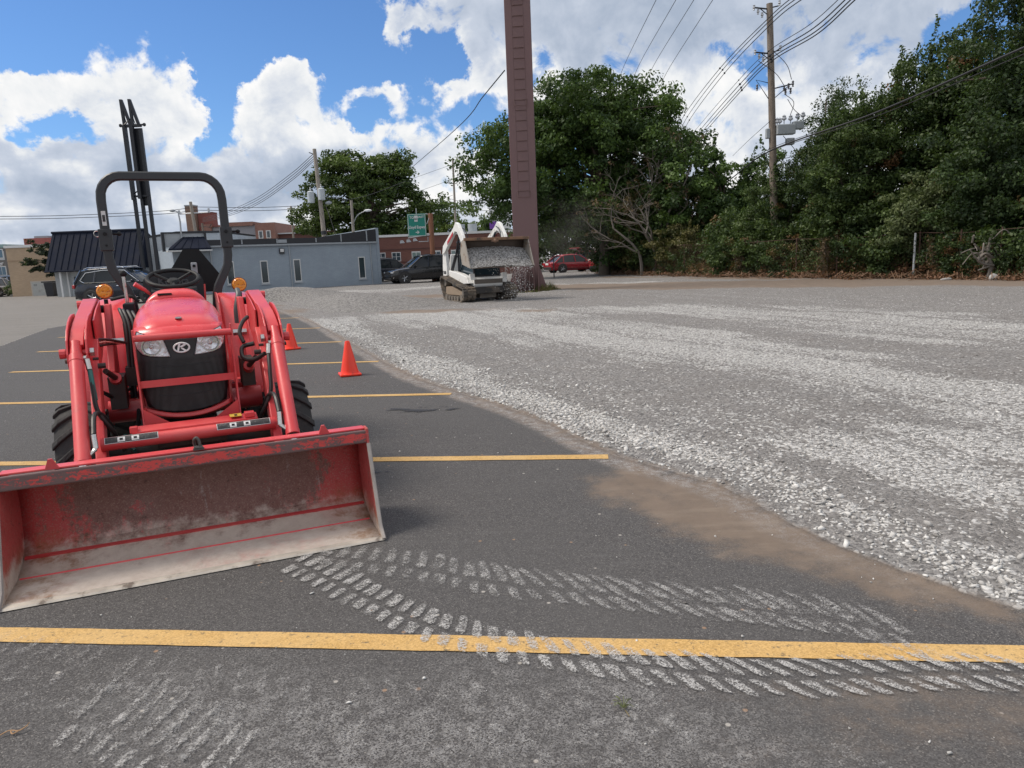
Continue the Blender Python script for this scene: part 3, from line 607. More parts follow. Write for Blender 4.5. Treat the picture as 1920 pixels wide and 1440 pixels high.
# stray pebbles on the asphalt
X, Y = cand(900, -4, 2.2, 1.7, 9, 1.4); z, di, w1, d1 = zg(X, Y); k = (di > .02) & (rng.random(900) < .30+.7*np.exp(-di/.3)); X, Y = X[k], Y[k]
Sz = np.clip(rng.lognormal(np.log(.009), .4, len(X)), .004, .022)
scatter('stray_pebbles', X, Y, Sz*.2, Sz, np.clip(rng.normal(.7, .3, len(X)), 0, 1), SM, 'stray pale pebbles scattered on the dark asphalt', 'pebbles')

# gravel pile: a long low mound beside the lot
def pile():
    c = [(-8.2, 22.6), (-8.4, 25.5), (-8.2, 29), (-6.5, 30.5), (-4.0, 27.5), (-2.2, 24.5), (-3.2, 22.6), (-5.2, 20.6), (-7.0, 21.2)]
    xs = np.linspace(-13, 0, 200); ys = np.linspace(18.5, 38, 200); X, Y = np.meshgrid(xs, ys, indexing='ij')
    h = .62*np.exp(-(((X+9.9)/2.3)**2+((Y-31.5)/4.2)**2)) + .42*np.exp(-(((X+6.6)/2.2)**2+((Y-25.5)/3.6)**2)) + .25*np.exp(-(((X+4.0)/2.0)**2+((Y-24.6)/2.2)**2)) + .16*np.exp(-(((X+5.6)/1.6)**2+((Y-22.0)/1.8)**2))
    dE, sE = poly_dist(X, Y, EDGE_FULL); h *= sst(np.where(in_poly(X, Y, LOT), -dE, dE), .4, 2.2)
    h = h*(.85+.3*vnoise(X, Y, .8, 3))+.05*(vnoise(X, Y, 3, 8)-.5)-.06
    V = np.stack([X, Y, h], -1).reshape(-1, 3); i = np.arange(X.size).reshape(X.shape)
    F = np.stack([i[:-1, :-1], i[1:, :-1], i[1:, 1:], i[:-1, 1:]], -1).reshape(-1, 4)
    keep = V[F][:, :, 2].max(1) > -.03; f = F[keep]; u, inv = np.unique(f, return_inverse=True)
    m, nt, b = newmat('pile_gravel')
    pos = N(nt, 'ShaderNodeNewGeometry').outputs['Position']
    v = N(nt, 'ShaderNodeTexVoronoi', {'Vector': pos, 'Scale': 26.0}); vc = N(nt, 'ShaderNodeSeparateColor', {0: v.outputs['Color']}).outputs[0]
    c_ = MIX(nt, vc, (.10, .097, .094), (.29, .28, .27)); lk(nt, c_, b.inputs['Base Color']); b.inputs['Roughness'].default_value = .95
    bp = N(nt, 'ShaderNodeBump', {'Strength': 1.0, 'Distance': .03, 'Height': M(nt, 'SUBTRACT', 1.0, v.outputs['Distance'])}); lk(nt, bp.outputs[0], b.inputs['Normal'])
    o = np_mesh('gravel_pile', V[u], inv.reshape(f.shape), m, smooth=180)
    tag(o, 'long low heap of grey gravel between the asphalt edge and the grey building', 'gravel pile')
pile()

# ============================ BUILDINGS ============================
MBRICK = brickmat('painted_grey_brick', (.29, .345, .405), (.315, .37, .43), (.26, .31, .365), bump=.35, msz=.008)
MBRICK_L = brickmat('pale_grey_brick', (.40, .43, .46), (.43, .46, .49), (.37, .40, .43), bump=.25, msz=.008)
MBLACK = pm('black_metal', (.018, .020, .026), .45, var=.2)
MROOF = pm('black_standing_seam', (.012, .016, .030), .8, var=.3, vs=1.2, spec=.15)
MWHITE = pm('white_frame', (.62, .63, .63), .5, var=.06)
MWALLW = pm('white_wall', (.50, .53, .55), .8, var=.1, vs=1.5)
MGREYM = pm('grey_metal', (.30, .33, .36), .45, var=.1)
def glass_mat(name='window_glass', c=(.03, .045, .055)):
    m, nt, b = newmat(name)
    pos = N(nt, 'ShaderNodeNewGeometry').outputs['Position']
    n = N(nt, 'ShaderNodeTexNoise', {'Vector': pos, 'Scale': .8, 'Detail': 3.0}).outputs[0]
    lk(nt, MIX(nt, n, tuple(x*.6 for x in c), tuple(x*1.6 for x in c)), b.inputs['Base Color']); b.inputs['Roughness'].default_value = .06
    b.inputs['Specular IOR Level'].default_value = .8; return m
MGLASS = glass_mat(); MGLASSB = glass_mat('blue_glass', (.05, .11, .16)); MGLASSG = glass_mat('pale_glass', (.16, .22, .21))

bld = thing('grey_brick_building', 'low grey painted brick building with black fascia and narrow white windows', 'building', (-15.178, 45.119, 0), R(30.16))
MB().bb(-5.1, 7.42, 0, 13, -.2, 2.85).build('wall', MBRICK, bld, smooth=None)
MB().bb(7.42, 7.62, -.06, 13.1, -.2, 3.75).build('pilaster', MBRICK, bld, smooth=None)
MB().prism([(-3.3, 2.86), (7.41, 2.86), (7.41, 3.68), (3.4, 3.2), (-3.3, 3.2)], 'y', -.10, .25).build('fascia', MBLACK, bld, smooth=None)
fm = MB()
for u in (-1.2, .9, 3.35, 5.0, 6.75): MB().bb(u-.035, u+.035, -.15, -.103, 2.9, 3.2+max(0, (u-3.4)*.12)-.03).build('fascia_post', MGREYM, bld, smooth=None)
MB().bb(.96, 1.5, -.14, -.103, 2.92, 3.12).build('fascia_vent', MGREYM, bld, smooth=None)
MB().bb(-5.1, 7.41, -.16, -.002, 2.76, 2.858).build('gutter', MGREYM, bld, smooth=None)
for u, h in ((-3.05, 0), (1.62, 0), (6.97, 0)):
    MB().tube([(u, -.06, 2.76), (u, -.06, .05), (u, -.12, 0)], .04, 8).build('downspout', MGREYM, bld)
for u, z0, z1 in ((-2.25, .5, 1.9), (-.24, .46, 1.87), (1.80, .47, 1.88), (6.08, .45, 1.88)):
    f = MB(); w_ = .46
    f.bb(u, u+.05, -.03, .05, z0, z1); f.bb(u+w_-.05, u+w_, -.03, .05, z0, z1); f.bb(u+.05, u+w_-.05, -.03, .05, z1-.06, z1); f.bb(u+.05, u+w_-.05, -.03, .05, z0, z0+.05)
    fo = f.build('window', MWHITE, bld, smooth=None)
    MB().bb(u+.05, u+w_-.05, -.006, .03, z0+.05, z1-.06).build('pane', MGLASS, fo, smooth=None)
    MB().bb(u-.04, u+w_+.04, -.07, -.002, z0-.09, z0-.003).build('sill', MBRICK_L, fo, smooth=None)
lb = MB().bb(1.0, 1.30, -.14, -.005, 2.25, 2.58).build('wall_lamp', MBLACK, bld, smooth=None)
MB().bb(1.04, 1.26, -.155, -.142, 2.36, 2.55).build('lens', MWHITE, lb, smooth=None)
# entrance block with its sloped black awning
MB().prism([(-5.45, 2.86), (-3.3, 2.86), (-3.3, 3.62), (-5.45, 3.62)], 'y', .0, .5).build('entrance_panel', MBRICK_L, bld, smooth=None)
fr = MB(); fr.bb(-5.6, -5.46, -.08, .5, 2.6, 3.7); fr.bb(-3.3, -3.18, -.12, .5, 2.86, 3.7); fr.bb(-5.46, -3.3, -.06, .5, 3.622, 3.7)
fr.build('entrance_trim', MBLACK, bld, smooth=None)
aw = MB(); aw.add([(-5.4, -1.0, 2.72), (-3.1, -1.0, 2.72), (-3.3, -.01, 3.40), (-4.5, -.01, 3.40), (-5.4, -1.0, 2.62), (-3.1, -1.0, 2.62), (-3.3, -.01, 2.62), (-5.3, -.01, 2.62)], [(0, 1, 2, 3), (0, 4, 5, 1), (1, 5, 6, 2), (0, 3, 7, 4), (4, 7, 6, 5)])
for k in range(5):
    a = k/5+.1; aw.tube([(-5.4+2.3*a, -1.01, 2.73), (-4.5+1.2*a, -.02, 3.41)], .02, 4)
aw.build('awning', MROOF, bld, smooth=None)
MB().bb(-5.45, -3.05, -1.03, -.005, 2.55, 2.618).build('awning_soffit', MWHITE, bld, smooth=None)
# the stepped walls to the left (grey and pale), with a lamp and two vents
lw = thing('side_hall', 'pale grey painted hall with stepped roofline behind the black lift mast', 'building', (-28.4, 51.0, 0), R(4))
MB().prism([(0, -.2), (8.2, -.2), (8.2, 4.0), (5.2, 4.06), (3.6, 3.85), (3.0, 3.82), (2.6, 3.86), (.4, 3.45), (0, 3.2)], 'y', 0, 9).build('wall', MBRICK_L, lw, smooth=None)
ff = MB()
for (a, b) in (((0, 3.2), (.4, 3.46)), ((.4, 3.46), (2.6, 3.87)), ((2.6, 3.87), (3.6, 3.87)), ((3.6, 3.87), (5.2, 4.08)), ((5.2, 4.08), (8.2, 4.02))):
    ff.prism([(a[0], a[1]+.002), (b[0], b[1]+.002), (b[0], b[1]+.12), (a[0], a[1]+.12)], 'y', -.08, 9)
ff.build('roof_edge', MBLACK, lw, smooth=None)
MB().bb(4.2, 4.45, -.2, -.003, 2.55, 2.72).build('wall_lamp', MBLACK, lw, smooth=None)
MB().bb(2.55, 3.0, -.25, -.003, -.1, 3.7).build('corner_post', MBRICK_L, lw, smooth=None)
# black roofed shed
sh = thing('black_roofed_shed', 'small white walled building under a tall black standing seam roof', 'building', (-31.55, 50, 0), R(3))
MB().bb(.15, 6.2, .2, 6, -.2, 1.9).build('wall', MWALLW, sh, smooth=None)
rf = MB(); rf.add([(-.05, -.7, 1.78), (6.3, -.7, 1.78), (6.3, .9, 4.4), (-.05, .9, 4.4), (-.05, 6.6, 1.78), (6.3, 6.6, 1.78)], [(0, 1, 2, 3), (3, 2, 5, 4), (0, 3, 4), (1, 5, 2), (0, 4, 5, 1)])
for k in range(15):
    x = .15+k*.43; rf.tube([(x, -.71, 1.81), (x, .89, 4.43)], .022, 4)
rf.tube([(-.1, .9, 4.43), (6.35, .9, 4.43)], .09, 6)
rf.tube([(-.05, -.72, 1.76), (6.3, -.72, 1.76)], .07, 6)
rf.build('roof', MROOF, sh, smooth=None)
pcs = MB().bb(.78, .9, -.55, -.43, -.1, 1.75); pcs.bb(1.02, 1.12, -.1, .19, -.1, 1.8); pcs.build('porch_post', MWHITE, sh, smooth=None)
MB().bb(1.35, 1.75, .17, .198, .85, 1.35).build('window', MGLASS, sh, smooth=None)
MB().bb(.1, 1.0, .15, .198, .0, 1.8).build('door_recess', pm('shade_grey', (.33, .35, .36), .8), sh, smooth=None)
# tan brick block with service doors
tb = thing('tan_brick_building', 'flat tan brick block with grey service doors and a red penthouse', 'building', (-38.6, 56, 0), R(2))
MTAN = brickmat('tan_brick', (.40, .29, .19), (.46, .335, .225), (.38, .30, .22), bump=.2)
MB().bb(0, 7, 0, 10, -.4, 3.72).build('wall', MTAN, tb, smooth=None)
MB().bb(-.08, 7.08, -.08, 10, 3.722, 3.92).build('coping', MWHITE, tb, smooth=None)
MB().bb(-.02, 7.02, -.03, -.002, 2.70, 2.78).build('band', pm('tan_band', (.34, .25, .17), .8), tb, smooth=None)
MB().bb(.25, 3.6, 2, 8, 3.925, 4.5).build('penthouse', brickmat('red_penthouse_brick', (.24, .06, .055), (.28, .08, .07), (.2, .08, .07), bump=.2), tb, smooth=None)
MB().bb(.8, 1.9, 2.5, 6, 4.502, 4.68).build('roof_unit', MGREYM, tb, smooth=None)
MB().bb(1.5, 3.55, -.05, -.003, -.2, 1.14).build('door_surround', pm('concrete_trim', (.42, .38, .33), .8), tb, smooth=None)
dr = MB().bb(1.62, 3.45, -.07, -.052, -.2, 1.04).build('service_door', pm('galvanised_door', (.36, .37, .36), .6, c2=(.28, .27, .25), c2amt=.4), tb, smooth=None)
text_mesh('door_number', '312', .16, MBLACK, dr, loc=(1.86, -.078, .84), rot=(R(90), 0, 0), depth=.006)
sg = MB().bb(2.55, 2.82, -.085, -.074, .35, .68).build('sign', MWHITE, dr, smooth=None)
MB().bb(2.56, 2.81, -.092, -.087, .48, .67).build('sign_panel', pm('sign_red', (.55, .03, .04), .5), sg, smooth=None)
# office at the far left
of = thing('office_building', 'grey and brown office block with blue glazed windows at the left edge', 'building', (-52, 66, 0), R(0))
MB().bb(0, 6.3, 0, 8, -.5, 4.2).build('wall', pm('brown_render', (.17, .16, .15), .8), of, smooth=None)
MB().bb(0, 6.32, -.06, -.003, 3.1, 3.9).build('white_band', MWALLW, of, smooth=None)
MB().bb(-.1, 6.4, -.1, 8, 4.202, 4.5).build('roof', pm('green_roof', (.22, .33, .32), .6), of, smooth=None)
MB().bb(0, 6.32, -.06, -.003, .1, 1.0).build('base_band', MWALLW, of, smooth=None)
for u, z0 in ((5.55, 1.7), (5.65, .25), (5.5, 3.25), (4.2, 1.7), (4.2, .25)):
    fo = MB().bb(u, u+.8, -.10, -.062, z0, z0+.85).build('window', MWHITE, of, smooth=None)
    for k in range(2): MB().bb(u+.06+.36*k, u+.38+.36*k, -.115, -.102, z0+.07, z0+.78).build('pane', MGLASSB, fo, smooth=None)
text_mesh('wall_lettering', 'enter', .55, MWHITE, of, loc=(5.55, -.03, 2.78), rot=(R(90), 0, 0), depth=.05, bold=.01)
# long red brick building behind the vehicles
rb = thing('red_brick_building', 'long single storey red brown brick building with white windows behind the road sign', 'building', (-13.5, 64, 0), R(-1.2))
MRED = brickmat('red_brown_brick', (.155, .062, .048), (.185, .078, .06), (.15, .085, .072), bump=.25, msz=.010)
MB().bb(0, 14.1, 0, 12, -.2, 3.62).build('wall', MRED, rb, smooth=None)
MB().bb(-.05, 14.15, -.08, 12, 3.622, 3.82).build('coping', MWHITE, rb, smooth=None)
MB().bb(0, 14.1, -.04, -.002, 2.50, 2.58).build('brick_band', pm('dark_brick_band', (.10, .05, .045), .9), rb, smooth=None)
MB().bb(0, 14.1, -.04, -.002, 1.40, 1.46).build('brick_band', pm('dark_brick_band2', (.10, .05, .045), .9), rb, smooth=None)
for i, u in enumerate((2.0, 3.35, 5.12, 6.9, 8.6, 10.4, 12.1)):
    f = MB(); w_ = .80; z0, z1 = 1.50, 2.30
    f.bb(u, u+w_, -.03, .02, z0, z1); fo = f.build('window', MWHITE, rb, smooth=None)
    pg = MGLASSG if i in (2, 4) else MGLASS
    for a in range(2):
        for b_ in range(2 if i < 2 else 1):
            hh = (z1-z0-.16)/(2 if i < 2 else 1)
            MB().bb(u+.06+a*.37, u+.37+a*.37, -.045, -.032, z0+.06+b_*(hh+.04), z0+.06+b_*(hh+.04)+hh).build('pane', pg, fo, smooth=None)
for u in (9.3, 10.4): 
    MB().cyl((u, 3, 3.7), (u, 3, 4.6), .42, 16).build('roof_vent', MGREYM, rb)
# distant brick works with chimneys
MFAR = brickmat('old_red_brick', (.22, .10, .075), (.27, .13, .10), (.25, .16, .13), bump=.2)
fb = thing('brick_works', 'distant old red brick works with a grey upper wall above the black fascia', 'building', (-38.2, 95, 0), 0)
MB().bb(0, 5.6, 0, 10, 0, 6.9).build('wall', pm('grey_render', (.26, .26, .28), .85), fb, smooth=None)
MB().bb(5.62, 8.2, -.2, 10, 0, 7.2).build('brick_wing', MFAR, fb, smooth=None)
MB().prism([(-.4, 6.905), (9, 6.905)][:1]+[(-.4, 6.92), (2.2, 6.92), (2.2, 7.4), (5.4, 7.4), (5.4, 6.92), (5.4, 6.905)], 'y', -.3, 8).build('parapet', MFAR, fb, smooth=None)
MB().bb(-1.2, -.02, -.2, 8, 0, 7.3).build('brick_corner', MFAR, fb, smooth=None)
for u in (6.0, 7.0):
    fo = MB().bb(u, u+.6, -.26, -.202, 5.2, 6.2).build('window', MWHITE, fb, smooth=None); MB().bb(u+.12, u+.48, -.29, -.262, 5.3, 6.1).build('pane', MGLASS, fo, smooth=None)
lr = thing('low_brown_roof', 'low distant brown brick building right of the brick works', 'building', (-30, 96, 0), 0)
MB().bb(0, 11, 0, 8, 0, 5.7).build('wall', pm('dark_brown_brick', (.12, .055, .045), .9), lr, smooth=None)
MB().bb(-.2, 3.6, -.3, 6, 5.702, 5.85).build('coping', MWALLW, lr, smooth=None)
MB().bb(3.62, 11.2, -.3, 6, 5.702, 5.9).build('roof_edge', pm('roof_brown', (.14, .06, .05), .9), lr, smooth=None)
MB().cyl((3.2, 2, 5.9), (3.2, 2, 7.25), .42, 14).build('chimney', pm('chimney_brown', (.15, .08, .065), .9), lr)
ch = thing('brick_chimney', 'tall square brown brick chimney, taller and left of its red neighbour', 'chimney', (-40.6, 95, 0), 0)
MB().bb(-.62, .55, -.6, .6, 0, 9.65).build('shaft', brickmat('brown_chimney_brick', (.20, .12, .085), (.24, .15, .11), (.2, .14, .11), bump=.2), ch, smooth=None)
MB().bb(-.66, .59, -.64, .64, 9.652, 9.8).build('cap', MGREYM, ch, smooth=None)
ch2 = thing('brick_tower', 'wide flat topped red brick tower behind the leaning pole', 'tower', (-39.1, 96, 0), 0)
MB().bb(-.9, 1.0, -.8, .8, 0, 8.75).build('shaft', brickmat('red_tower_brick', (.22, .065, .055), (.26, .085, .07), (.2, .09, .08), bump=.2), ch2, smooth=None)
MB().bb(-.95, 1.05, -.85, .85, 8.752, 8.86).build('cap', pm('tower_cap', (.16, .06, .05), .8), ch2, smooth=None)

# ============================ PYLON ============================
MPY = pm('brown_painted_steel', (.155, .088, .088), .55, var=.06, vs=1.5, c2=(.11, .065, .062), c2amt=.3, c2s=.6, aniso=(1, 1, .25))
py = thing('billboard_column', 'tall brown square steel column with ladder rungs and flared base fins', 'column', (.82, 29.55, 0), R(-3))
MB().bb(-.50, .50, -.50, .50, 0, 17).build('shaft', MPY, py, smooth=None, bevel=.02)
lad = MB()
for z in np.arange(4.0, 16.5, .38): lad.tube([(-.20, -.53, z), (.20, -.53, z)], .014, 6)
lad.tube([(-.22, -.502, 3.9), (-.22, -.502, 16.6)], .005, 4); lad.tube([(.22, -.502, 3.9), (.22, -.502, 16.6)], .005, 4)
for z in (3.75, 7.2, 11.0): lad.tube([(-.24, -.5, z+.25), (-.24, -.60, z), (.24, -.60, z), (.24, -.5, z+.25)], .014, 6)
lad.build('ladder', pm('rung_brown', (.10, .055, .052), .6), py)
MB().bb(-.60, .60, -.60, .60, -.05, .03).build('base_plate', MPY, py, smooth=None)
for s_ in range(4):
    for k in range(6):
        u = -.46+k*.184; g_ = MB(); g_.prism([(-.50, .03), (-.82, .03), (-.80, .10), (-.50, 1.05)], 'x', u-.008, u+.008)
        o = g_.build('base_fin', MPY, py, smooth=None); o.rotation_euler = (0, 0, R(90*s_))
gt = rng.random((900, 4))
gv = MB()
for a, b_, c, d in gt[:700]:
    x = 1.55+(a-.5)*.9+ (b_-.5)*.5; y = 29.2+(b_-.5)*.8; h = .30*(1-min(1, abs(a-.5)*1.9))*(.5+d)+.04; an = c*6.28; lx, ly = math.cos(an)*h*.6, math.sin(an)*h*.6
    gv.add([(x, y, 0), (x+.03*math.sin(an), y-.03*math.cos(an), 0), (x+lx, y+ly, h)], [(0, 1, 2)])
for a, b_, c, d in gt[700:]:
    x = .1+a*1.4; y = 28.55+b_*.35; h = .10*d+.03; an = c*6.28
    gv.add([(x, y, 0), (x+.03*math.sin(an), y-.03*math.cos(an), 0), (x+math.cos(an)*h, y+math.sin(an)*h, h)], [(0, 1, 2)])
tag(gv.build('grass_tuft', pm('dry_grass', (.10, .12, .035), .9, c2=(.25, .2, .08)), smooth=None), 'green grass tuft growing at the foot of the brown column', 'grass', kind='stuff')

# ============================ POLES AND WIRES ============================
def wood(name, c): return pm(name, c, .85, var=.25, vs=3, aniso=(8, 8, .8), c2=tuple(x*.5 for x in c), c2amt=.4, c2s=2.5, bump=.5, bs_=30)
MW1 = wood('weathered_pole', (.20, .165, .135)); MW2 = wood('pale_pole', (.30, .27, .235))
MPORC = pm('porcelain_grey', (.45, .47, .50), .35); MCABLE = pm('cable_black', (.02, .02, .022), .6); MTRAN = pm('transformer_grey', (.33, .36, .38), .5)
MGALV = pm('galvanised', (.40, .42, .44), .45, metal=.3)
def pole(name, label, base, top, r0, r1, m):
    t_ = thing(name, label, 'utility pole', base)
    d = Vector(top)-Vector(base)
    MB().tube([(0, 0, -.3), tuple(d*.5), tuple(d)], [r0, (r0+r1)/2, r1], 12).build('shaft', m, t_); return t_, d
pA, d = pole('utility_pole', 'tall weathered utility pole carrying a bank of grey switchgear beside the right tree line', (12.95, 34.6, 0), (12.38, 34.6, 12.25), .19, .14, MW1)
def on(f, dx=0, dy=0, dz=0): return (d.x*f+dx, d.y*f+dy, d.z*f+dz)
for f, L in ((.985, .75), (.83, .75)):
    b = MB(); b.tube([on(f, 0, 0, -.05), on(f, -L, -.15, 0)], .035, 6); b.tube([on(f, 0, 0, -.35), on(f, -L*.6, -.1, -.05)], .02, 6)
    b.tube([on(f, 0, 0, .0), on(f, .45, .15, .12)], .03, 6)
    o = b.build('crossarm', MBLACK, pA)
    for k, (dx, dz) in enumerate(((-L, .0), (-L*.75, -.18), (-L*.5, -.32), (.4, .15))):
        q = MB(); p = on(f, dx, -.12, dz); q.lathe([(-.10, .0), (-.10, .05), (-.05, .03), (0, .07), (.04, .04), (.10, .06), (.12, 0)], p, 'z', 10); q.build('insulator', MPORC, o)
b = MB(); b.tube([on(.70, 0, 0, 0), on(.715, 1.0, -.1, 0)], .03, 6); b.tube([on(.66), on(.71, .8, -.1, 0)], .02, 6); b.tube([on(.72), on(.735, -.7, 0, 0), on(.66, -.1)], .02, 6); o = b.build('switch_arm', MBLACK, pA)
for dx, dz in ((.55, 0), (.75, .08), (.95, .18), (.85, -.12), (.62, -.15), (-.7, .08)):
    q = MB(); p = on(.70, dx, -.1, dz); q.lathe([(-.14, .0), (-.13, .05), (-.08, .03), (-.02, .06), (.03, .03), (.08, .06), (.13, .03), (.14, 0)], p, 'z', 10); q.build('insulator', pm('dark_porcelain', (.10, .10, .11), .4), o)
tk = MB(); tk.box(on(.55, .55, -.15, 0), (.85, .35, .45)); tk.box(on(.56, 1.15, -.1, .05), (.5, .3, .35)); tk.box(on(.51, .75, -.15, -.05), (.35, .3, .3)); tk.box(on(.548, -.22, 0, -.1), (.18, .2, .45))
tk = tk.build('switch_tank', MTRAN, pA, smooth=None, bevel=.03)
for dx, dz in ((.18, .30), (.50, .42), (.80, .40), (1.12, .48), (1.38, .52), (.3, .3)):
    q = MB(); p = on(.55, dx, -.1, dz); q.tube([Vector(p)-Vector((0, 0, .15)), p], .025, 6); q.lathe([(0, .04), (.05, .11), (.12, .10), (.14, .06), (.19, .09), (.26, .0)], p, 'z', 12); q.build('bushing', MPORC, tk)
wm = MB()
for a, b_, c in (((.7, -.1, .66), (.9, -.3, .62), (1.3, -.1, .60)), ((.55, -.1, .68), (.9, -.3, .645), (.8, -.1, .60)), ((.0, -.1, .84), (.6, -.3, .78), (.9, -.1, .73)), ((-.6, -.1, .80), (.1, -.3, .75), (.6, 0, .71)), ((.5, 0, .53), (1.0, -.2, .46), (.1, -.1, .44)), ((-.1, 0, .50), (-.35, -.1, .45), (-.1, 0, .40))):
    wm.tube(smooth_path([on(x[2], x[0], x[1]) for x in (a, b_, c)], 6), .015, 5)
wm.build('jumper_wire', MCABLE, pA)
pB, d = pole('utility_pole', 'leaning pole with two grey transformer cans beside the large maple', (-11.75, 47.4, 0), (-12.15, 48, 8.85), .17, .12, MW2)
b = MB()
for dx, dy, f in ((-.55, -.1, .66), (.20, -.28, .675)):
    p = on(f, dx, dy)
    c = MB(); c.lathe([(-.38, 0), (-.38, .20), (-.36, .22), (.30, .22), (.32, .20), (.36, .12), (.37, 0)], p, 'z', 18); c = c.build('transformer', pm('transformer_light', (.45, .50, .54), .45), pB)
    q = MB(); q.lathe([(.36, .04), (.46, .06), (.50, .03), (.58, .05), (.62, 0)], (p[0], p[1], p[2]), 'z', 8); q.build('bushing', MPORC, c)
b.tube([on(.96), on(.97, -.35, -.1, .05)], .03, 6); b.tube([on(.94), on(.90, .25, 0, 0)], .03, 6); b.build('bracket', MBLACK, pB); MB().tube([on(.66), on(.62, .75, -.1, 0)], .03, 6).build('lamp_arm', MBLACK, pB)
q = MB(); q.ball(on(.60, .55, -.1, .1), .22, 10, (1, .7, .5)); q.build('lamp_head', MGREYM, pB)
MB().tube([on(.385), on(.41)], .175, 12).build('pole_band', MBLACK, pB)
pC, d = pole('utility_pole', 'thin pale pole standing alone against the bright sky gap', (-6.75, 98, 0), (-6.6, 98, 14.6), .17, .13, MW2)
b = MB()
for f in (.90, .78, .64): b.tube([on(f), on(f, -.55, -.1, .12)], .03, 6); b.tube([on(f, -.55, -.1, .0), on(f, -.85, -.1, .30)], .07, 6)
b.build('insulator_arm', MPORC, pC)
pD, d = pole('utility_pole', 'short pole with a curved street lamp arm in front of the maple', (-10.6, 50.5, 0), (-10.55, 50.5, 5.75), .11, .09, MW2)
MB().tube(smooth_path([on(.72), on(.82, .35), on(.85, .9, 0, .12)], 5), .03, 6).build('lamp_arm', MGALV, pD)
MB().ball(on(.87, 1.1, 0, .02), .2, 10, (1.4, .8, .45)).build('lamp_head', pm('lamp_white', (.7, .72, .74), .4), pD)
pE, d = pole('utility_pole', 'leaning distant pole with a crossarm between the chimneys', (-33.3, 79, 0), (-33.8, 79, 8.75), .2, .16, MW2)
b = MB(); b.tube([on(.86, -1.4, 0, .0), on(.86, 1.9, 0, .05)], .07, 4); b.build('crossarm', MPORC, pE)
b = MB(); b.lathe([(-.2, 0), (-.2, .12), (.2, .12), (.2, 0)], on(.88, -1.4), 'z', 8); b.lathe([(-.2, 0), (-.2, .12), (.2, .12), (.2, 0)], on(.89, 1.8), 'z', 8); b.build('insulator', MPORC, pE)
pF, d = pole('utility_pole', 'thin distant pole right of the brick works', (-23.4, 80, 0), (-23.35, 80, 7.95), .13, .10, MW2)
MB().tube([on(.97, -.4), on(.97, .4)], .05, 4).build('crossarm', MW2, pF)
pG, d = pole('utility_pole', 'short dark distant pole above the hall roof', (-29.9, 72, 0), (-29.9, 72, 6.0), .12, .10, MW1)
MB().tube([on(.96, -.3), on(.93, .7), on(.99, .9)], .03, 5).build('bracket', MBLACK, pG)
sl = thing('street_lamp', 'slim grey street lamp leaning over the hall roof', 'street lamp', (-19.1, 42.8, 0))
MB().tube([(-.1, 0, 0), (.05, 0, 4.3), (0, 0, 4.85), (-.25, 0, 4.93)], [.06, .05, .04, .03], 8).build('post', MGALV, sl)
MB().ball((-.32, 0, 4.93), .14, 10, (1.3, .8, .6)).build('lamp_head', MGREYM, sl)
_wl = {'top': 'one of three black top wires from the switchgear pole over the big tree', 'mid': 'one of four middle wires on the switchgear pole reaching the top edge', 'service': 'thickest black cable sagging across the right hand trees', 'service2': 'thin wire just under the thickest cable across the right hand trees',
 'drop': 'thin wire falling left from halfway up the switchgear pole', 'drop2': 'short thin wire passing low behind the switchgear pole', 'high': 'one of four thin wires dropping behind the big tree', 'pylon': 'single cable rising from the maple up to the brown column',
 'left': 'one of four wires sloping left from the pole with transformer cans', 'horizon': 'one of two long level wires low in the sky left of the chimneys', 'horizon2': 'one of two level wires running from the crossarm pole towards the maple', 'sagL': 'thin wire sagging right from the transformer cans across the maple',
 'p850': 'one of three short wires meeting the lone thin pole from the left', 'guy': 'straight guy wire falling from the pole with transformer cans', 'r': 'highest wire leaving the lone thin pole to the right', 'r2': 'wire low behind the column, upper of the pair leaving the lone thin pole', 'r3': 'wire low behind the column, lower of the pair leaving the lone thin pole'}
ORD = {'top': ('uppermost', 'middle', 'lowest'), 'mid': ('thinnest and uppermost', 'second', 'third', 'lowest'), 'high': ('leftmost', 'second from left', 'third from left', 'rightmost'), 'left': ('uppermost', 'second', 'third', 'lowest'), 'horizon': ('upper', 'lower'), 'horizon2': ('upper', 'lower'), 'p850': ('top', 'middle', 'bottom')}
_k = {}
for pts, r_, key in WIRES:
    mb = MB(); mb.tube(smooth_path(pts, 10), r_, 5)
    if key in ('top', 'mid'):
        for f in (2, 3):
            if f < len(pts): mb.ball(pts[f], r_*3.2, 6)
    lab = _wl[key]; i = _k.get(key, 0); _k[key] = i+1
    if key in ORD: lab = ORD[key][i]+' of the '+lab[len('one of '):]
    tag(mb.build('power_line', MCABLE), lab, 'wire', {'top': 'top wires on the switchgear pole', 'mid': 'middle wires on the switchgear pole', 'high': 'thin wires dropping behind the big tree', 'left': 'wires sloping left from the transformer pole', 'horizon': 'level wires left of the chimneys', 'horizon2': 'level wires towards the maple', 'p850': 'wires meeting the lone thin pole'}.get(key))
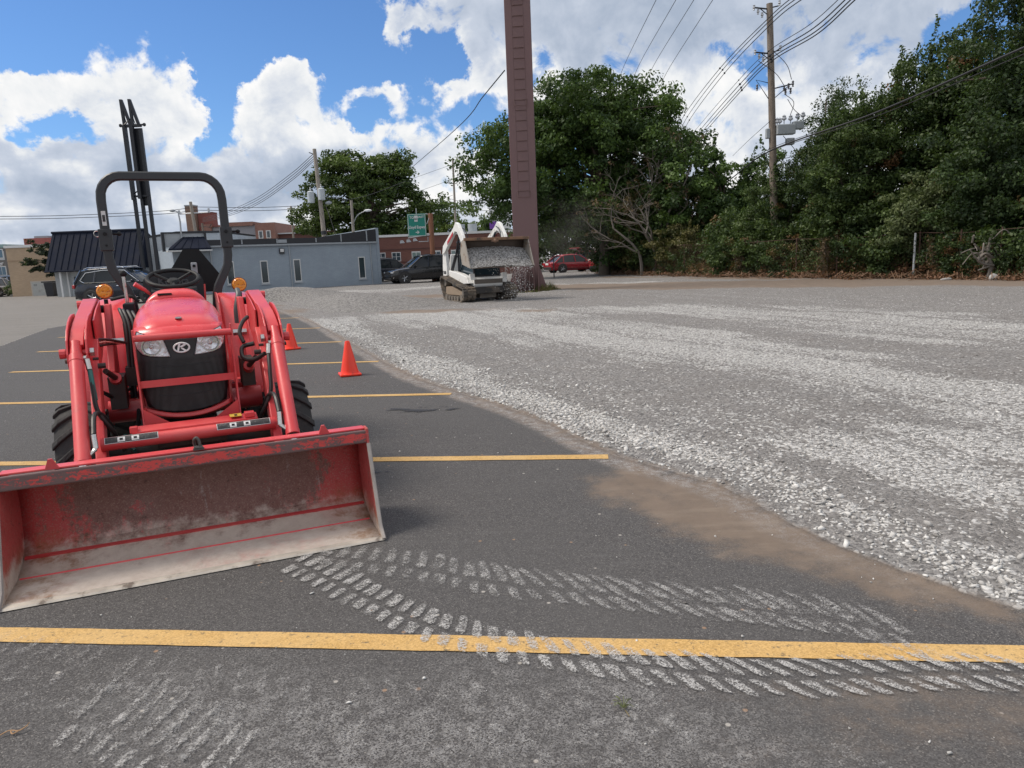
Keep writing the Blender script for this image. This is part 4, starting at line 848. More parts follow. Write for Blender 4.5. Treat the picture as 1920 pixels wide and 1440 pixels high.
# green road sign on a brown mast
rs = thing('road_sign', 'green highway direction sign on a rust brown mast arm', 'road sign', (-5.1, 50, 0))
MRUST = pm('rust_steel', (.26, .115, .065), .7, var=.15, vs=2)
MB().tube([(0, 0, 0), (0, 0, 4.62)], .17, 14).build('post', MRUST, rs)
MSG = pm('sign_green', (.0, .20, .155), .45, var=.05)
sgn = MB().bb(-1.58, -.32, -.22, -.18, 3.10, 4.62).build('sign_panel', MSG, rs, smooth=None, bevel=.01)
bd = MB()
for q in ((-1.55, -.35, 4.56, 4.59), (-1.55, -.35, 3.13, 3.16)): bd.bb(q[0], q[1], -.228, -.222, q[2], q[3])
for q in ((-1.55, -1.52), (-.38, -.35)): bd.bb(q[0], q[1], -.228, -.222, 3.162, 4.558)
bd.build('sign_border', MWHITE, sgn, smooth=None)
RT = (R(90), 0, 0)
text_mesh('lettering', 'TO', .22, MWHITE, sgn, (-1.27, -.226, 4.37), RT, .006, .004)
text_mesh('lettering', 'EAST', .20, MWHITE, sgn, (-.66, -.226, 4.40), RT, .006, .004)
text_mesh('lettering', 'Lloyd Expwy', .27, MWHITE, sgn, (-.95, -.226, 3.72), RT, .006, .006, sx=.80)
MB().bb(-1.10, -.88, -.228, -.222, 4.10, 4.50).build('route_shield', MWHITE, sgn, smooth=None)
text_mesh('lettering', '62', .19, MBLACK, sgn, (-.99, -.233, 4.27), RT, .004, .006)
ar = MB(); ar.bb(-1.06, -.90, -.228, -.222, 3.36, 3.41); ar.prism([(-.92, 3.27), (-.80, 3.385), (-.92, 3.50), (-.95, 3.47), (-.87, 3.385), (-.95, 3.30)], 'y', -.2285, -.2225); ar.build('arrow', MWHITE, sgn, smooth=None)
tr = MB(); tr.tube([(-.02, -.1, 4.56), (-.02, -.1, 3.1)], .03, 6); tr.tube([(-.1, 0, 4.55), (-.3, -.16, 4.6)], .04, 6); tr.tube([(-.1, 0, 3.2), (-.3, -.16, 3.2)], .04, 6); tr.tube([(-.05, -.1, 4.4), (-.28, -.16, 3.9)], .03, 6)
tr.tube([(-.1, -.15, 3.2), (-1.6, -.3, 3.02)], .03, 6); tr.tube([(-.25, -.16, 3.05), (-.25, -.16, 2.75), (-.9, -.2, 2.75)], .03, 6); tr.tube([(-.95, -.1, 4.6), (-.95, -.1, 5.0)], .03, 6); tr.build('bracket', MGALV, rs)
for k in range(3): 
    lx = -2.15+k*.45; MB().prism([(lx, 2.68+.05*k), (lx+.30, 2.70+.05*k), (lx+.18, 2.88+.05*k), (lx+.02, 2.86+.05*k)], 'y', -.5, -.25).build('sign_floodlight', MGALV, rs, smooth=None)
# black lift mast standing behind the parked SUV
ms = thing('lift_mast', 'tall narrow black steel mast with paired pointed tips rising behind the parked black SUV', 'mast', (-19.5, 39.6, 0), R(0))
MMAST = pm('mast_black', (.012, .014, .020), .5, var=.2)
for x in (-.42, -.02, .36):
    MB().bb(x-.075, x+.075, -.08, .08, 0, 5.4 if x < .3 else 8.9).build('rail', MMAST, ms, smooth=None)
MB().bb(-.08, .40, .07, .16, 5.0, 9.0).build('inner_mast', MMAST, ms, smooth=None)
MB().bb(-.50, -.35, -.2, .06, 5.3, 9.1).build('rail', MMAST, ms, smooth=None)
MB().bb(-.14, .05, -.2, .0, 5.35, 9.1).build('rail', MMAST, ms, smooth=None)
for x0, x1 in ((-.49, -.40), (-.05, .04)):
    t_ = MB(); t_.prism([(x0-.02, 9.1), (x0+.10, 9.1), (x0+.09, 10.45), (x0-.05, 10.45)], 'y', -.07, .07); t_.prism([(x0+.30, 9.1), (x0+.44, 9.1), (x0+.09, 10.45), (x0-.04, 10.45)], 'y', -.071, .069)
    t_.tube([(x0+.02, 0, 9.9), (x0+.18, 0, 9.2)], .02, 4); t_.build('tip', MMAST, ms, smooth=None)
xb = MB()
for z in (5.45, 6.5, 9.05): xb.bb(-.5, .42, -.1, .1, z, z+.09); xb.tube([(-.42, -.12, z+.1), (-.05, .0, z+.45)], .03, 4)
xb.tube([(-.66, 0, 9.15), (.60, 0, 9.15)], .05, 6); xb.ball((-.66, 0, 9.15), .10, 6); xb.ball((.60, 0, 9.15), .10, 6); xb.build('crossbar', MMAST, ms)

# ============================ TREES ============================
def leafmat(name, c0, c1, tr=.25, brown=None):
    m, nt, b = newmat(name)
    a = N(nt, 'ShaderNodeAttribute', None, attribute_name='tone').outputs['Fac']
    c = MIX(nt, a, c0, c1)
    if brown:
        a2 = N(nt, 'ShaderNodeAttribute', None, attribute_name='dry').outputs['Fac']; c = MIX(nt, a2, c, brown)
    lk(nt, c, b.inputs['Base Color']); b.inputs['Roughness'].default_value = .55; b.inputs['Specular IOR Level'].default_value = .35
    ts = N(nt, 'ShaderNodeBsdfTranslucent', {'Color': MIX(nt, .5, c, (.12, .20, .02))})
    mx = N(nt, 'ShaderNodeMixShader', {0: tr, 1: b.outputs[0], 2: ts.outputs[0]})
    out = [n for n in nt.nodes if n.type == 'OUTPUT_MATERIAL'][0]; lk(nt, mx.outputs[0], out.inputs[0]); return m
ML_MAPLE = leafmat('maple_leaf', (.022, .050, .014), (.105, .175, .040)); ML_DARK = leafmat('dark_leaf', (.015, .032, .013), (.064, .105, .034))
ML_LIGHT = leafmat('light_leaf', (.05, .085, .020), (.20, .27, .06), .35); ML_BUSH = leafmat('bush_leaf', (.018, .040, .013), (.098, .145, .040), brown=(.17, .085, .040))
ML_PALE = leafmat('pale_leaf', (.06, .085, .035), (.21, .25, .11)); ML_DRY = leafmat('dry_leaf', (.06, .035, .022), (.17, .12, .06), .2)
MBARK = pm('bark', (.085, .068, .052), .9, var=.3, vs=4, bump=.6, bs_=20); MBARKG = pm('grey_bark', (.17, .15, .13), .9, var=.25, vs=5)
def leaves(name, C, RD, per, size, m, parent, seed, aspect=.55, up=.35, dry=None, shell=.5):
    r_ = np.random.default_rng(seed); n = len(C)
    vol = np.cbrt(RD.prod(1)); per_ = np.maximum(3, per*r_.uniform(.6, 1.3, n)*np.clip(vol/np.median(vol), .2, 1.3)**2).astype(int); ci = np.repeat(np.arange(n), per_); N_ = len(ci)
    d = r_.normal(size=(N_, 3)); d /= np.linalg.norm(d, axis=1)[:, None]
    rad = r_.random(N_)**shell
    P = C[ci]+d*RD[ci]*rad[:, None]
    nrm = d*.7+r_.normal(0, .6, (N_, 3)); nrm[:, 2] += up; nrm /= np.linalg.norm(nrm, axis=1)[:, None]
    a = r_.normal(size=(N_, 3)); a[:, 2] -= .5; ax = a-(a*nrm).sum(1)[:, None]*nrm; ax /= np.linalg.norm(ax, axis=1)[:, None]; bx = np.cross(nrm, ax)
    s = (size*r_.uniform(.55, 1.35, N_))[:, None]
    V = np.stack([P-ax*s*.5, P+bx*s*aspect*.5+nrm*s*.06, P+ax*s*.5-nrm*s*.08, P-bx*s*aspect*.5+nrm*s*.06], 1).reshape(-1, 3)
    o = np_mesh(name, V, np.arange(N_*4).reshape(-1, 4), m, parent)
    ct = r_.normal(.42, .2, n); tone = np.clip(ct[ci]+r_.normal(0, .16, N_), 0, 1); attr(o.data, 'tone', np.repeat(tone, 4))
    if dry is not None: attr(o.data, 'dry', np.repeat(np.clip(dry[ci]+r_.normal(0, .15, N_), 0, 1)*(dry[ci] > 0), 4))
    return o
def ell_pts(ells, n, r_, fill=.42, gap=0.0, gs=.35):
    w_ = np.array([e[1][0]*e[1][1]*e[1][2] for e in ells])**.75; w_ /= w_.sum(); P = []
    for e, k in zip(ells, (w_*n*1.5).astype(int)):
        d = r_.normal(size=(k, 3)); d /= np.linalg.norm(d, axis=1)[:, None]; rr = r_.random(k)**fill
        bumpy = 1+.22*np.sin(d[:, 0]*7+e[0][0])*np.cos(d[:, 1]*6+e[0][2])+.14*np.sin(d[:, 2]*11+2*e[0][1])
        P.append(np.array(e[0])+d*np.array(e[1])*(rr*bumpy)[:, None])
    P = np.concatenate(P)
    if gap > 0:
        g = np.sin(P[:, 0]*gs*6+1)+np.sin(P[:, 1]*gs*5+2)+np.sin(P[:, 2]*gs*7+.5*P[:, 0]); P = P[g > -3+gap*3]
    r_.shuffle(P); return P[:n]
def tree(name, label, cat, loc, ells, ncl, per, lsize, clr, m, trunk, seed, bark=MBARK, group=None, shoots=0, limbs=26, gap=.25, tilt=(0, 0), fill=.42, dry=0.0, rz=0.0, top_only=True):
    """ells in local coordinates; trunk = (radius, height of first fork, top height)"""
    t_ = thing(name, label, cat, loc, rz, group); r_ = np.random.default_rng(seed)
    C = ell_pts(ells, ncl, r_, fill, gap); C = C[C[:, 2] > .15]
    RD = np.stack([r_.uniform(.75, 1.35, len(C))*clr, r_.uniform(.75, 1.35, len(C))*clr, r_.uniform(.45, .8, len(C))*clr], 1)
    if shoots:                                  # upright leafy shoots above the crown
        top = C[np.argsort(-C[:, 2]-r_.random(len(C))*2.0)[:max(8, len(C)//4)]]
        sC, sR = [], []
        for k in range(shoots):
            b = top[r_.integers(len(top))]; h = r_.uniform(.5, 1.3)*clr*1.5; lean = r_.normal(0, .18, 2)
            for j in range(4): sC.append(b+np.array([lean[0]*h*j/3, lean[1]*h*j/3, h*j/3+.1])); q = clr*(.34-.06*j); sR.append([q, q, h*.26])
        C2, R2 = np.array(sC), np.array(sR)
    tr_ = MB(); rt, fk, tp = trunk; lean = Vector((tilt[0], tilt[1], 0))
    ax = [Vector((0, 0, -.2)), Vector((.05, 0, fk*.5))+lean*fk*.5, Vector((0, .05, fk))+lean*fk, Vector((-.05, 0, (fk+tp)/2))+lean*(fk+tp)/2, Vector((0, 0, tp))+lean*tp]
    tr_.tube(smooth_path(ax, 4), [rt*(1-.8*i/16) for i in range(17)], 9)
    for k in range(min(limbs, len(C))):
        c = Vector(C[int(r_.integers(len(C)))]); f = r_.uniform(0, .8); z0 = min(fk+(tp-fk)*f, max(.4, c.z-.3)); b = Vector((0, 0, z0))+lean*z0
        mid = b.lerp(c, .5)+Vector((r_.normal(0, .2), r_.normal(0, .2), .12*(c-b).length)); q = rt*.42*(1-.5*f)
        tr_.tube(smooth_path([b, mid, c], 4), [q*(1-.85*i/8) for i in range(9)], 5)
    tr_.build('trunk', bark, t_, smooth=60)
    dr_ = np.where(r_.random(len(C)) < dry, r_.uniform(.5, 1, len(C)), 0.0) if dry > 0 else None
    if shoots: C = np.concatenate([C, C2]); RD = np.concatenate([RD, R2]); dr_ = None if dr_ is None else np.concatenate([dr_, np.zeros(len(C2))])
    leaves('crown', C, RD, per, lsize, m, t_, seed+1, dry=dr_)
    return t_
def place(src, label, loc, rz, sc):
    c = copy_tree(src); c.location = loc; c.rotation_euler = (0, 0, rz); c.scale = sc if isinstance(sc, tuple) else (sc, sc, sc); c['label'] = label; return c
big = tree('maple_tree', 'big dark rounded tree right behind the brown column', 'tree', (6.4, 47.5, 0),
  [((-.6, 0, 8.2), (5.2, 4.8, 4.3)), ((-.8, -.3, 10.2), (3.6, 3.4, 2.6)), ((-6.3, -1.2, 6.8), (3.3, 3.0, 2.7)), ((-4.2, -1, 5.0), (3.2, 2.8, 2.2)), ((3.4, -1.0, 7.3), (3.0, 3.0, 3.4)), ((2.8, -.4, 9.4), (2.6, 2.4, 2.3)), ((-3.0, -.5, 10.0), (2.6, 2.4, 2.2)), ((1.0, -.5, 4.0), (3.5, 3, 2.0)), ((-4.0, -.5, 7.8), (2.4, 2.6, 2.8)), ((-2.6, .5, 4.6), (3.0, 3, 1.8)), ((2.0, -1.5, 2.6), (3.0, 1.8, 1.7)), ((-2.2, 0, 3.1), (2.6, 2, 1.1))],
  840, 135, .23, .78, ML_MAPLE, (.42, 2.6, 10.5), 11, limbs=60, gap=.2, fill=.40)
rt_ = tree('poplar_tree', 'feathery green tree with upright shoots right of the big dark tree', 'tree', (13.0, 43.5, 0),
  [((0, 0, 3.3), (2.6, 2.2, 2.2)), ((-2.0, 0, 4.0), (1.8, 1.8, 2.3)), ((1.9, -.3, 2.3), (1.5, 1.5, 1.6))], 230, 110, .17, .50, ML_MAPLE, (.18, 1.2, 4.5), 21, shoots=55, limbs=24, gap=.1)
rt_.scale = (1.3, 1.2, 1.25); rt_.location = (13.2, 43.8, 0)
GRP = 'trees along the right hand boundary'
tA = tree('mulberry_tree', 'sparse dark small leaved tree nearest the switchgear pole', 'tree', (14.5, 33.2, 0),
  [((.5, 0, 6.3), (1.15, 1.2, 2.2)), ((.0, 0, 4.4), (1.2, 1.3, 1.6)), ((-.7, 0, 4.0), (.8, 1.0, 1.2)), ((.5, 0, 7.7), (.6, .7, .9))], 230, 62, .105, .38, ML_DARK, (.13, 1.0, 7.8), 31, limbs=40, gap=.15, group=GRP, shoots=14, fill=.5)
tB = tree('mulberry_tree', 'mid green tree with upright shoots, second from the switchgear pole', 'tree', (14.7, 30.3, 0),
  [((0, 0, 5.1), (1.9, 1.7, 2.4)), ((.3, 0, 2.9), (1.9, 1.7, 1.6)), ((-.8, 0, 3.6), (1.2, 1.3, 1.9))], 330, 120, .125, .42, ML_BUSH, (.16, 1.2, 6.5), 32, limbs=30, gap=.12, group=GRP, shoots=60, dry=.03)
place(tB, 'taller green tree with leafy spikes in the middle of the right tree line', (17.0, 29.9, 0), R(110), (1.05, 1.05, 1.18))
place(tB, 'tree with upright leafy shoots filling the gap before the corner tree', (18.9, 30.0, 0), R(220), (1.1, 1.1, 1.26))
place(tB, 'low green tree at the pole foot, the leftmost of the right tree line', (13.3, 35.3, 0), R(300), (.78, .85, .72))
place(tB, 'green tree deep behind the sparse dark tree', (15.6, 34.5, 0), R(60), (1.1, 1.1, 1.0))
tC = tree('hackberry_tree', 'tallest darkest tree rising out of the top right corner', 'tree', (18.2, 25.8, 0),
  [((0, 0, 7.5), (2.4, 2.3, 3.6)), ((-.9, -.3, 4.3), (2.1, 2.0, 2.3)), ((.8, 0, 10.0), (1.9, 1.9, 2.2)), ((-.6, 0, 2.0), (2.0, 1.6, 1.6))], 480, 130, .135, .48, ML_DARK, (.24, 1.6, 10), 33, limbs=40, gap=.12, group=GRP, shoots=20)
place(tC, 'dark tree behind the corner tree at the right edge', (21.8, 27.5, 0), R(140), (1.1, 1.1, 1.05))
tD = tree('ivy_clad_sapling', 'pale grey green leafy sapling in front of the right tree line', 'tree', (15.9, 27.6, 0),
  [((0, 0, 2.9), (1.2, .9, 1.3)), ((.5, 0, 1.8), (1.2, .9, 1.2)), ((-.7, 0, 1.9), (.9, .8, 1.0))], 150, 110, .115, .36, ML_PALE, (.07, .8, 3.4), 34, limbs=20, gap=.2)
MBUSHES = []
BG = 'bushes along the boundary fence'
b1 = tree('shrub', 'rounded green bush hanging over the fence left of the switchgear pole', 'shrub', (12.2, 36.6, 0),
  [((0, 0, 1.5), (1.9, 1.3, 1.2)), ((.9, -.3, 1.0), (1.3, 1.0, .9)), ((-.9, -.2, 1.0), (1.3, 1.0, .9))], 230, 95, .115, .34, ML_BUSH, (.05, .4, 1.8), 41, limbs=16, gap=.1, dry=.05, group=BG)
b2 = tree('shrub', 'bush with browned cut edges low at the fence', 'shrub', (13.7, 33.4, 0),
  [((0, 0, 1.2), (1.7, 1.1, 1.1)), ((.7, -.3, .8), (1.2, .9, .8)), ((-.8, -.3, .7), (1.2, .9, .75))], 230, 85, .10, .30, ML_BUSH, (.05, .4, 1.5), 42, limbs=24, gap=.15, dry=.26, group=BG, shoots=8)
b3 = tree('shrub', 'yellowing bush at the foot of the bare branches', 'shrub', (10.3, 41.6, 0),
  [((0, 0, 1.6), (1.8, 1.2, 1.3)), ((.8, -.3, .9), (1.4, 1.0, .9))], 150, 85, .13, .36, leafmat('olive_leaf', (.045, .05, .016), (.19, .165, .06)), (.06, .4, 2.0), 43, limbs=20, gap=.3, shoots=18)
for src, lab, loc, rz, sc in [
  (b1, 'large green bush directly below the feathery tree', (12.2, 38.6, 0), 60, 1.35), (b1, 'dark bush wrapping the foot of the switchgear pole', (13.3, 34.6, 0), 200, 1.25),
  (b1, 'tall bush behind the browned bush right of the pole', (14.6, 31.8, 0), 120, 1.35), (b1, 'green bush mid way along the right fence', (15.9, 28.9, 0), 20, 1.3),
  (b1, 'low dark bush beside the pale sapling', (17.0, 27.0, 0), 280, 1.15), (b1, 'broad bush below the corner tree', (17.6, 25.0, 0), 95, 1.2), (b1, 'bush cut by the right edge of the view', (18.3, 23.1, 0), 170, 1.25),
  (b2, 'half dead bush under the sparse dark tree', (14.2, 30.6, 0), 70, 1.1), (b2, 'bush with dry brown twigs beneath the green bush mid way', (15.3, 28.4, 0), 150, .95), (b2, 'brown edged bush near the root tangle', (16.4, 26.0, 0), 240, .9), (b2, 'trimmed bush just left of the pole foot', (12.2, 34.9, 0), 310, 1.0),
  (b3, 'small olive bush left of the bare branches', (8.4, 46.2, 0), 100, 1.1), (b3, 'tall olive sapling in front of the big dark tree', (8.0, 45.3, 1.6), 200, (.7, .7, 1.35)), (b1, 'dark bush under the big tree beside the red vehicles', (8.3, 50.0, 0), 20, 1.5), (b1, 'dark bush right of the bare branches', (10.8, 44.0, 0), 170, 1.6)]:
    place(src, lab, (loc[0]+(.40 if loc[1] < 37 else 0), loc[1]+(.25 if loc[1] < 37 else 0), loc[2]), R(rz), sc)
# hedge wall far behind the red vehicles
hd = tree('evergreen_hedge', 'tall dark hedge closing the view behind the red vehicles', 'hedge', (6.2, 68, 0),
  [((-3.5, 0, 2.6), (2.2, 1.5, 2.6)), ((0, 0, 3.2), (3.0, 1.5, 3.4)), ((3.4, 0, 3.2), (3, 1.6, 3.4))], 300, 90, .24, .62, leafmat('hedge_leaf', (.025, .045, .018), (.09, .13, .045)), (.2, .5, 4), 51, limbs=10, gap=0)
mp = tree('maple_tree', 'broad green maple behind the grey building and transformer pole', 'tree', (-13.8, 75, 0),
  [((-.6, 0, 8.6), (4.4, 4, 3.7)), ((-2.6, 0, 11.0), (1.9, 1.9, 1.6)), ((1.8, 0, 10.2), (2.6, 2.4, 1.9)), ((-4.2, 0, 6.0), (2.4, 2.4, 2.3)), ((4.6, 0, 6.3), (2.3, 2.2, 2.0)), ((0, 0, 4.6), (5.5, 3, 1.8))],
  420, 110, .30, .78, leafmat('maple_leaf_sunny', (.022, .045, .013), (.12, .175, .04)), (.45, 3, 10), 61, limbs=30, gap=.22)
mp.scale = (1.22, 1.1, 1.02)
lt = tree('locust_tree', 'bright yellow green trees far behind the road sign', 'tree', (-8.6, 120, 0),
  [((-2.5, 0, 6.5), (2.6, 2, 2.8)), ((1.5, 0, 6.9), (2.8, 2, 2.9)), ((4.6, 0, 5.6), (1.8, 2, 2.2)), ((0, 0, 3.5), (6, 2, 2.5))], 190, 80, .42, .95, ML_LIGHT, (.3, 2, 7), 62, limbs=10, gap=.15)
lt2 = tree('small_tree', 'small green tree glimpsed between skid loader arm and brown column', 'tree', (-1.6, 100, 0),
  [((0, 0, 4.6), (1.8, 1.5, 2.6)), ((1.4, 0, 3.4), (1.5, 1.5, 2.0))], 110, 80, .34, .75, ML_MAPLE, (.2, 2, 5), 63, limbs=8, gap=.15)
cn = tree('conifer', 'dark ragged conifer bough reaching out from behind the black roof', 'tree', (-32.6, 52.6, 0),
  [((-1.2, 0, 3.5), (.8, .5, .35)), ((-2.0, 0, 2.55), (1.1, .5, .32)), ((-.7, 0, 3.0), (.7, .5, .5)), ((-1.9, 0, 3.95), (.40, .3, .16)), ((-1.2, 0, 2.0), (.9, .5, .3)), ((-.5, 0, 1.7), (.5, .4, .4))], 90, 60, .13, .20, leafmat('conifer_leaf', (.012, .020, .014), (.035, .05, .03)), (.10, 1.5, 3.6), 64, limbs=26, gap=0)
# bare half dead tree
def bare_tree():
    t_ = thing('dead_tree', 'grey leaning half dead tree with bare twisted branches and a few brown leaves', 'tree', (9.0, 43.6, 0)); r_ = random.Random(5); tips = []; mb = MB()
    def grow(p, d, L, r0, lvl):
        pts = [p]; k = 5; q = Vector(d)
        for i in range(k):
            q = (q+Vector((r_.gauss(0, .20), r_.gauss(0, .20), r_.gauss(.02, .12)))).normalized(); pts.append(pts[-1]+q*L/k)
        mb.tube(pts, [max(.006, r0*(1-.6*i/k)) for i in range(k+1)], 6 if lvl < 2 else 4)
        if lvl >= 4: tips.append(pts[-1]); return
        for j in range(r_.choice((2, 3, 3))):
            i = r_.randint(2, k); s_ = .85 if lvl < 2 else 1.2
            dd = (q+Vector((r_.gauss(0, s_*.75), r_.gauss(0, s_*.5), r_.gauss(.15, .45)))).normalized(); grow(pts[i], dd, L*r_.uniform(.55, .8), r0*.55, lvl+1)
    for a, h, x in ((-.10, 3.6, -.8), (.22, 3.9, -.1), (.34, 3.2, .5), (.05, 4.2, .2), (-.2, 3.0, .3)):
        grow(Vector((x, r_.uniform(-.3, .3), 0)), Vector((a, 0, 1)).normalized(), h, .12, 0)
    mb.build('trunk', MBARKG, t_, smooth=60)
    C = np.array([tuple(p) for p in tips if r_.random() < .6]); leaves('crown', C, np.full((len(C), 3), .22), 10, .15, ML_DRY, t_, 6, shell=.6)
bare_tree()
# ragged undergrowth and cut brush along the fence foot
C = []
LINE = [(6.9, 52.0), (8.5, 46.4), (10.2, 39.8), (12.3, 34.3), (14.1, 30.0), (15.9, 27.2), (16.9, 24.2), (17.6, 22.0)]
LP = smooth_path([(a, b, 0) for a, b in LINE], 60)
r_ = np.random.default_rng(71)
for p in LP:
    for k in range(3): C.append((p.x-.55+r_.uniform(0, 1.6), p.y-.35+r_.uniform(0, 1.2), r_.uniform(.08, .6+.4*r_.random())))
C = np.array(C); dry_ = np.where(r_.random(len(C)) < .55*(C[:, 2] < .6)+.10, .9, 0.)
tag(leaves('undergrowth', C, np.full((len(C), 3), .34), 60, .095, ML_BUSH, None, 72, dry=dry_), 'low tangled undergrowth and ivy along the foot of the fence', 'undergrowth', kind='stuff')
C = []
for k in range(260):
    p = LP[int(r_.integers(0, len(LP)))]; C.append((p.x-.75+r_.uniform(-.12, .25), p.y-.45+r_.uniform(-.1, .2), r_.uniform(.15, 1.5)))
C = np.array(C); tag(leaves('fence_creeper', C, np.full((len(C), 3), .22), 34, .085, ML_DARK, None, 78, dry=None), 'creeper leaves growing through the fence mesh', 'creeper', kind='stuff')
tw = MB(); rr2 = random.Random(8)
for k in range(520):
    p = LP[rr2.randrange(len(LP))]; x = p.x-.75+rr2.uniform(-.5, .5); y = p.y-.45+rr2.uniform(-.35, .3); L = rr2.uniform(.2, .7); a = rr2.uniform(0, 6.28); h = rr2.uniform(.02, .35)
    tw.tube([(x, y, .02), (x+math.cos(a)*L*.5, y+math.sin(a)*L*.5, h), (x+math.cos(a)*L, y+math.sin(a)*L, h*.5)], .011, 3, cap=False)
tag(tw.build('cut_brush', pm('dry_twigs', (.20, .125, .08), .9, var=.35, vs=1), smooth=None), 'brown cut twigs raked along the dirt edge', 'brush', kind='stuff')
C = []
for k in range(420):
    p = LP[rr2.randrange(60, len(LP))]; C.append((p.x-.75+rr2.uniform(-.5, .5), p.y-.5+rr2.uniform(-.3, .4), abs(rr2.gauss(.08, .14))))
tag(leaves('leaf_litter', np.array(C), np.full((len(C), 3), .25)*np.array([1, 1, .3]), 16, .09, leafmat('litter_leaf', (.09, .045, .025), (.26, .13, .07), .1), None, 73), 'reddish dead leaves piled under the bushes', 'leaves', kind='stuff')
# chain link fence with rusty posts
fe = thing('chain_link_fence', 'old rusty chain link fence almost swallowed by the bushes', 'fence', (0, 0, 0))
MRP = pm('rusty_post', (.075, .042, .030), .8, var=.25, vs=6)
fm = MB(); PT = [LP[i]+Vector((-.5, -.32, 0)) for i in range(0, len(LP), 30)]
for p in PT:
    MB().tube([(p.x+.05, p.y+.05, 0), (p.x+.05, p.y+.05, 1.75)], .03, 6).build('post', MRP, fe)
MB().tube([(p.x+.05, p.y+.05, 1.66+.05*math.sin(i*2.1)) for i, p in enumerate(PT)], .011, 5).build('top_rail', MRP, fe)
for a, b_ in zip(PT[:-1], PT[1:]):
    L = (b_-a).length; n_ = int(L/.16)
    for i in range(n_+1):
        f = i/n_; 
        for s_ in (-1, 1):
            g_ = min(1, max(0, f+s_*1.6/L)); A_ = a.lerp(b_, f); B2 = a.lerp(b_, g_); h = 1.6*abs(g_-f)*L/1.6
            fm.tube([(A_.x+.05, A_.y+.05, .05), (B2.x+.05, B2.y+.05, .05+h)], .004, 3, cap=False)
fm.build('mesh', MRP, fe, smooth=None)
fp = thing('fence_post', 'single pale fence post standing in the bushes at right', 'post', (15.25, 26.9, 0)); MB().tube([(0, 0, 0), (0, 0, 1.65)], .04, 8).build('shaft', MPORC, fp); MB().ball((0, 0, 1.66), .045, 8).build('cap', MPORC, fp)
# low parking post in front of the red vehicles
kb = thing('roadside_post', 'thin dark metal post before the red sedan', 'post', (3.05, 47, 0)); MB().tube([(0, 0, 0), (0, 0, 1.5)], .035, 6).build('shaft', MBLACK, kb); MB().bb(-.05, .05, -.05, .05, 1.5, 1.54).build('cap', MBLACK, kb, smooth=None)
# root tangle and pale rock at the right
rt2 = MB(); rr3 = random.Random(12)
for k in range(26):
    a = rr3.uniform(0, 6.28); L = rr3.uniform(.3, .8); x, y, z = rr3.uniform(-.5, .5), rr3.uniform(-.2, .2), rr3.uniform(.5, 1.35)
    rt2.tube(smooth_path([(x, y, z), (x+math.cos(a)*L*.5, y-.1, z+rr3.uniform(-.3, .35)), (x+math.cos(a)*L, y-.15, z+rr3.uniform(-.3, .3))], 5), rr3.uniform(.012, .032), 5)
rt2.tube(smooth_path([(.0, -.1, -.05), (.08, -.12, .5), (-.05, -.1, 1.0), (.1, 0, 1.5)], 6), [.08-.002*i for i in range(19)], 7)
rt2.tube(smooth_path([(.1, -.15, .75), (-.25, -.25, .9), (-.45, -.25, .7), (-.2, -.2, .55), (.1, -.2, .5)], 6), .045, 6)
o = rt2.build('root_tangle', MBARKG, smooth=60); o.location = (16.05, 24.0, 0); tag(o, 'twisted pale roots and vine stems tangled at the right edge', 'roots')
def rock(loc, sc, lab):
    shp, F0 = rock_shapes(1, 0, int(loc[0]*7)); mb = MB(); mb.add([(v[0]*sc[0], v[1]*sc[1], v[2]*sc[2]) for v in shp[0]], [tuple(f) for f in F0]); o = mb.build('rock', pm('pale_rock', (.45, .44, .43), .9, var=.2, vs=9, bump=.6), smooth=25); o.location = loc
    sb = o.modifiers.new('s', 'SUBSURF'); sb.levels = sb.render_levels = 1; tag(o, lab, 'rock')
rock((15.95, 23.45, .12), (.26, .2, .42), 'pale pointed rock at the foot of the root tangle'); rock((15.2, 24.7, .06), (.32, .2, .2), 'flat pale rock left of the root tangle')

def vines(lab, c, n, w_, seed):
    r_ = np.random.default_rng(seed); C = []; mb = MB()
    for k in range(n):
        x = r_.uniform(-w_, w_); y = r_.uniform(-.2, .2); h = r_.uniform(.9, 1.75); L = r_.uniform(.3, 1.0)
        mb.tube(smooth_path([(x, y, h), (x+r_.normal(0, .06), y-.1, h-L*.5), (x+r_.normal(0, .1), y-.08, h-L)], 4), .010, 4)
        for j in range(4): C.append((x+r_.normal(0, .05), y-.08, h-L*j/4))
    v = thing('dead_vines', lab, 'vine', c); mb.build('stem', MBARK, v, smooth=None); leaves('dry_foliage', np.array(C), np.full((len(C), 3), .13), 16, .085, ML_DRY, v, seed+1, shell=.6)
vines('brown dead vines hanging on the fence left of the pole foot', (11.55, 34.9, 0), 16, .55, 91)
vines('large patch of brown dead vines hanging right of the pole foot', (13.75, 29.9, 0), 26, .75, 93)
vines('small patch of dead vines near the pale fence post', (15.6, 26.2, 0), 10, .4, 95)

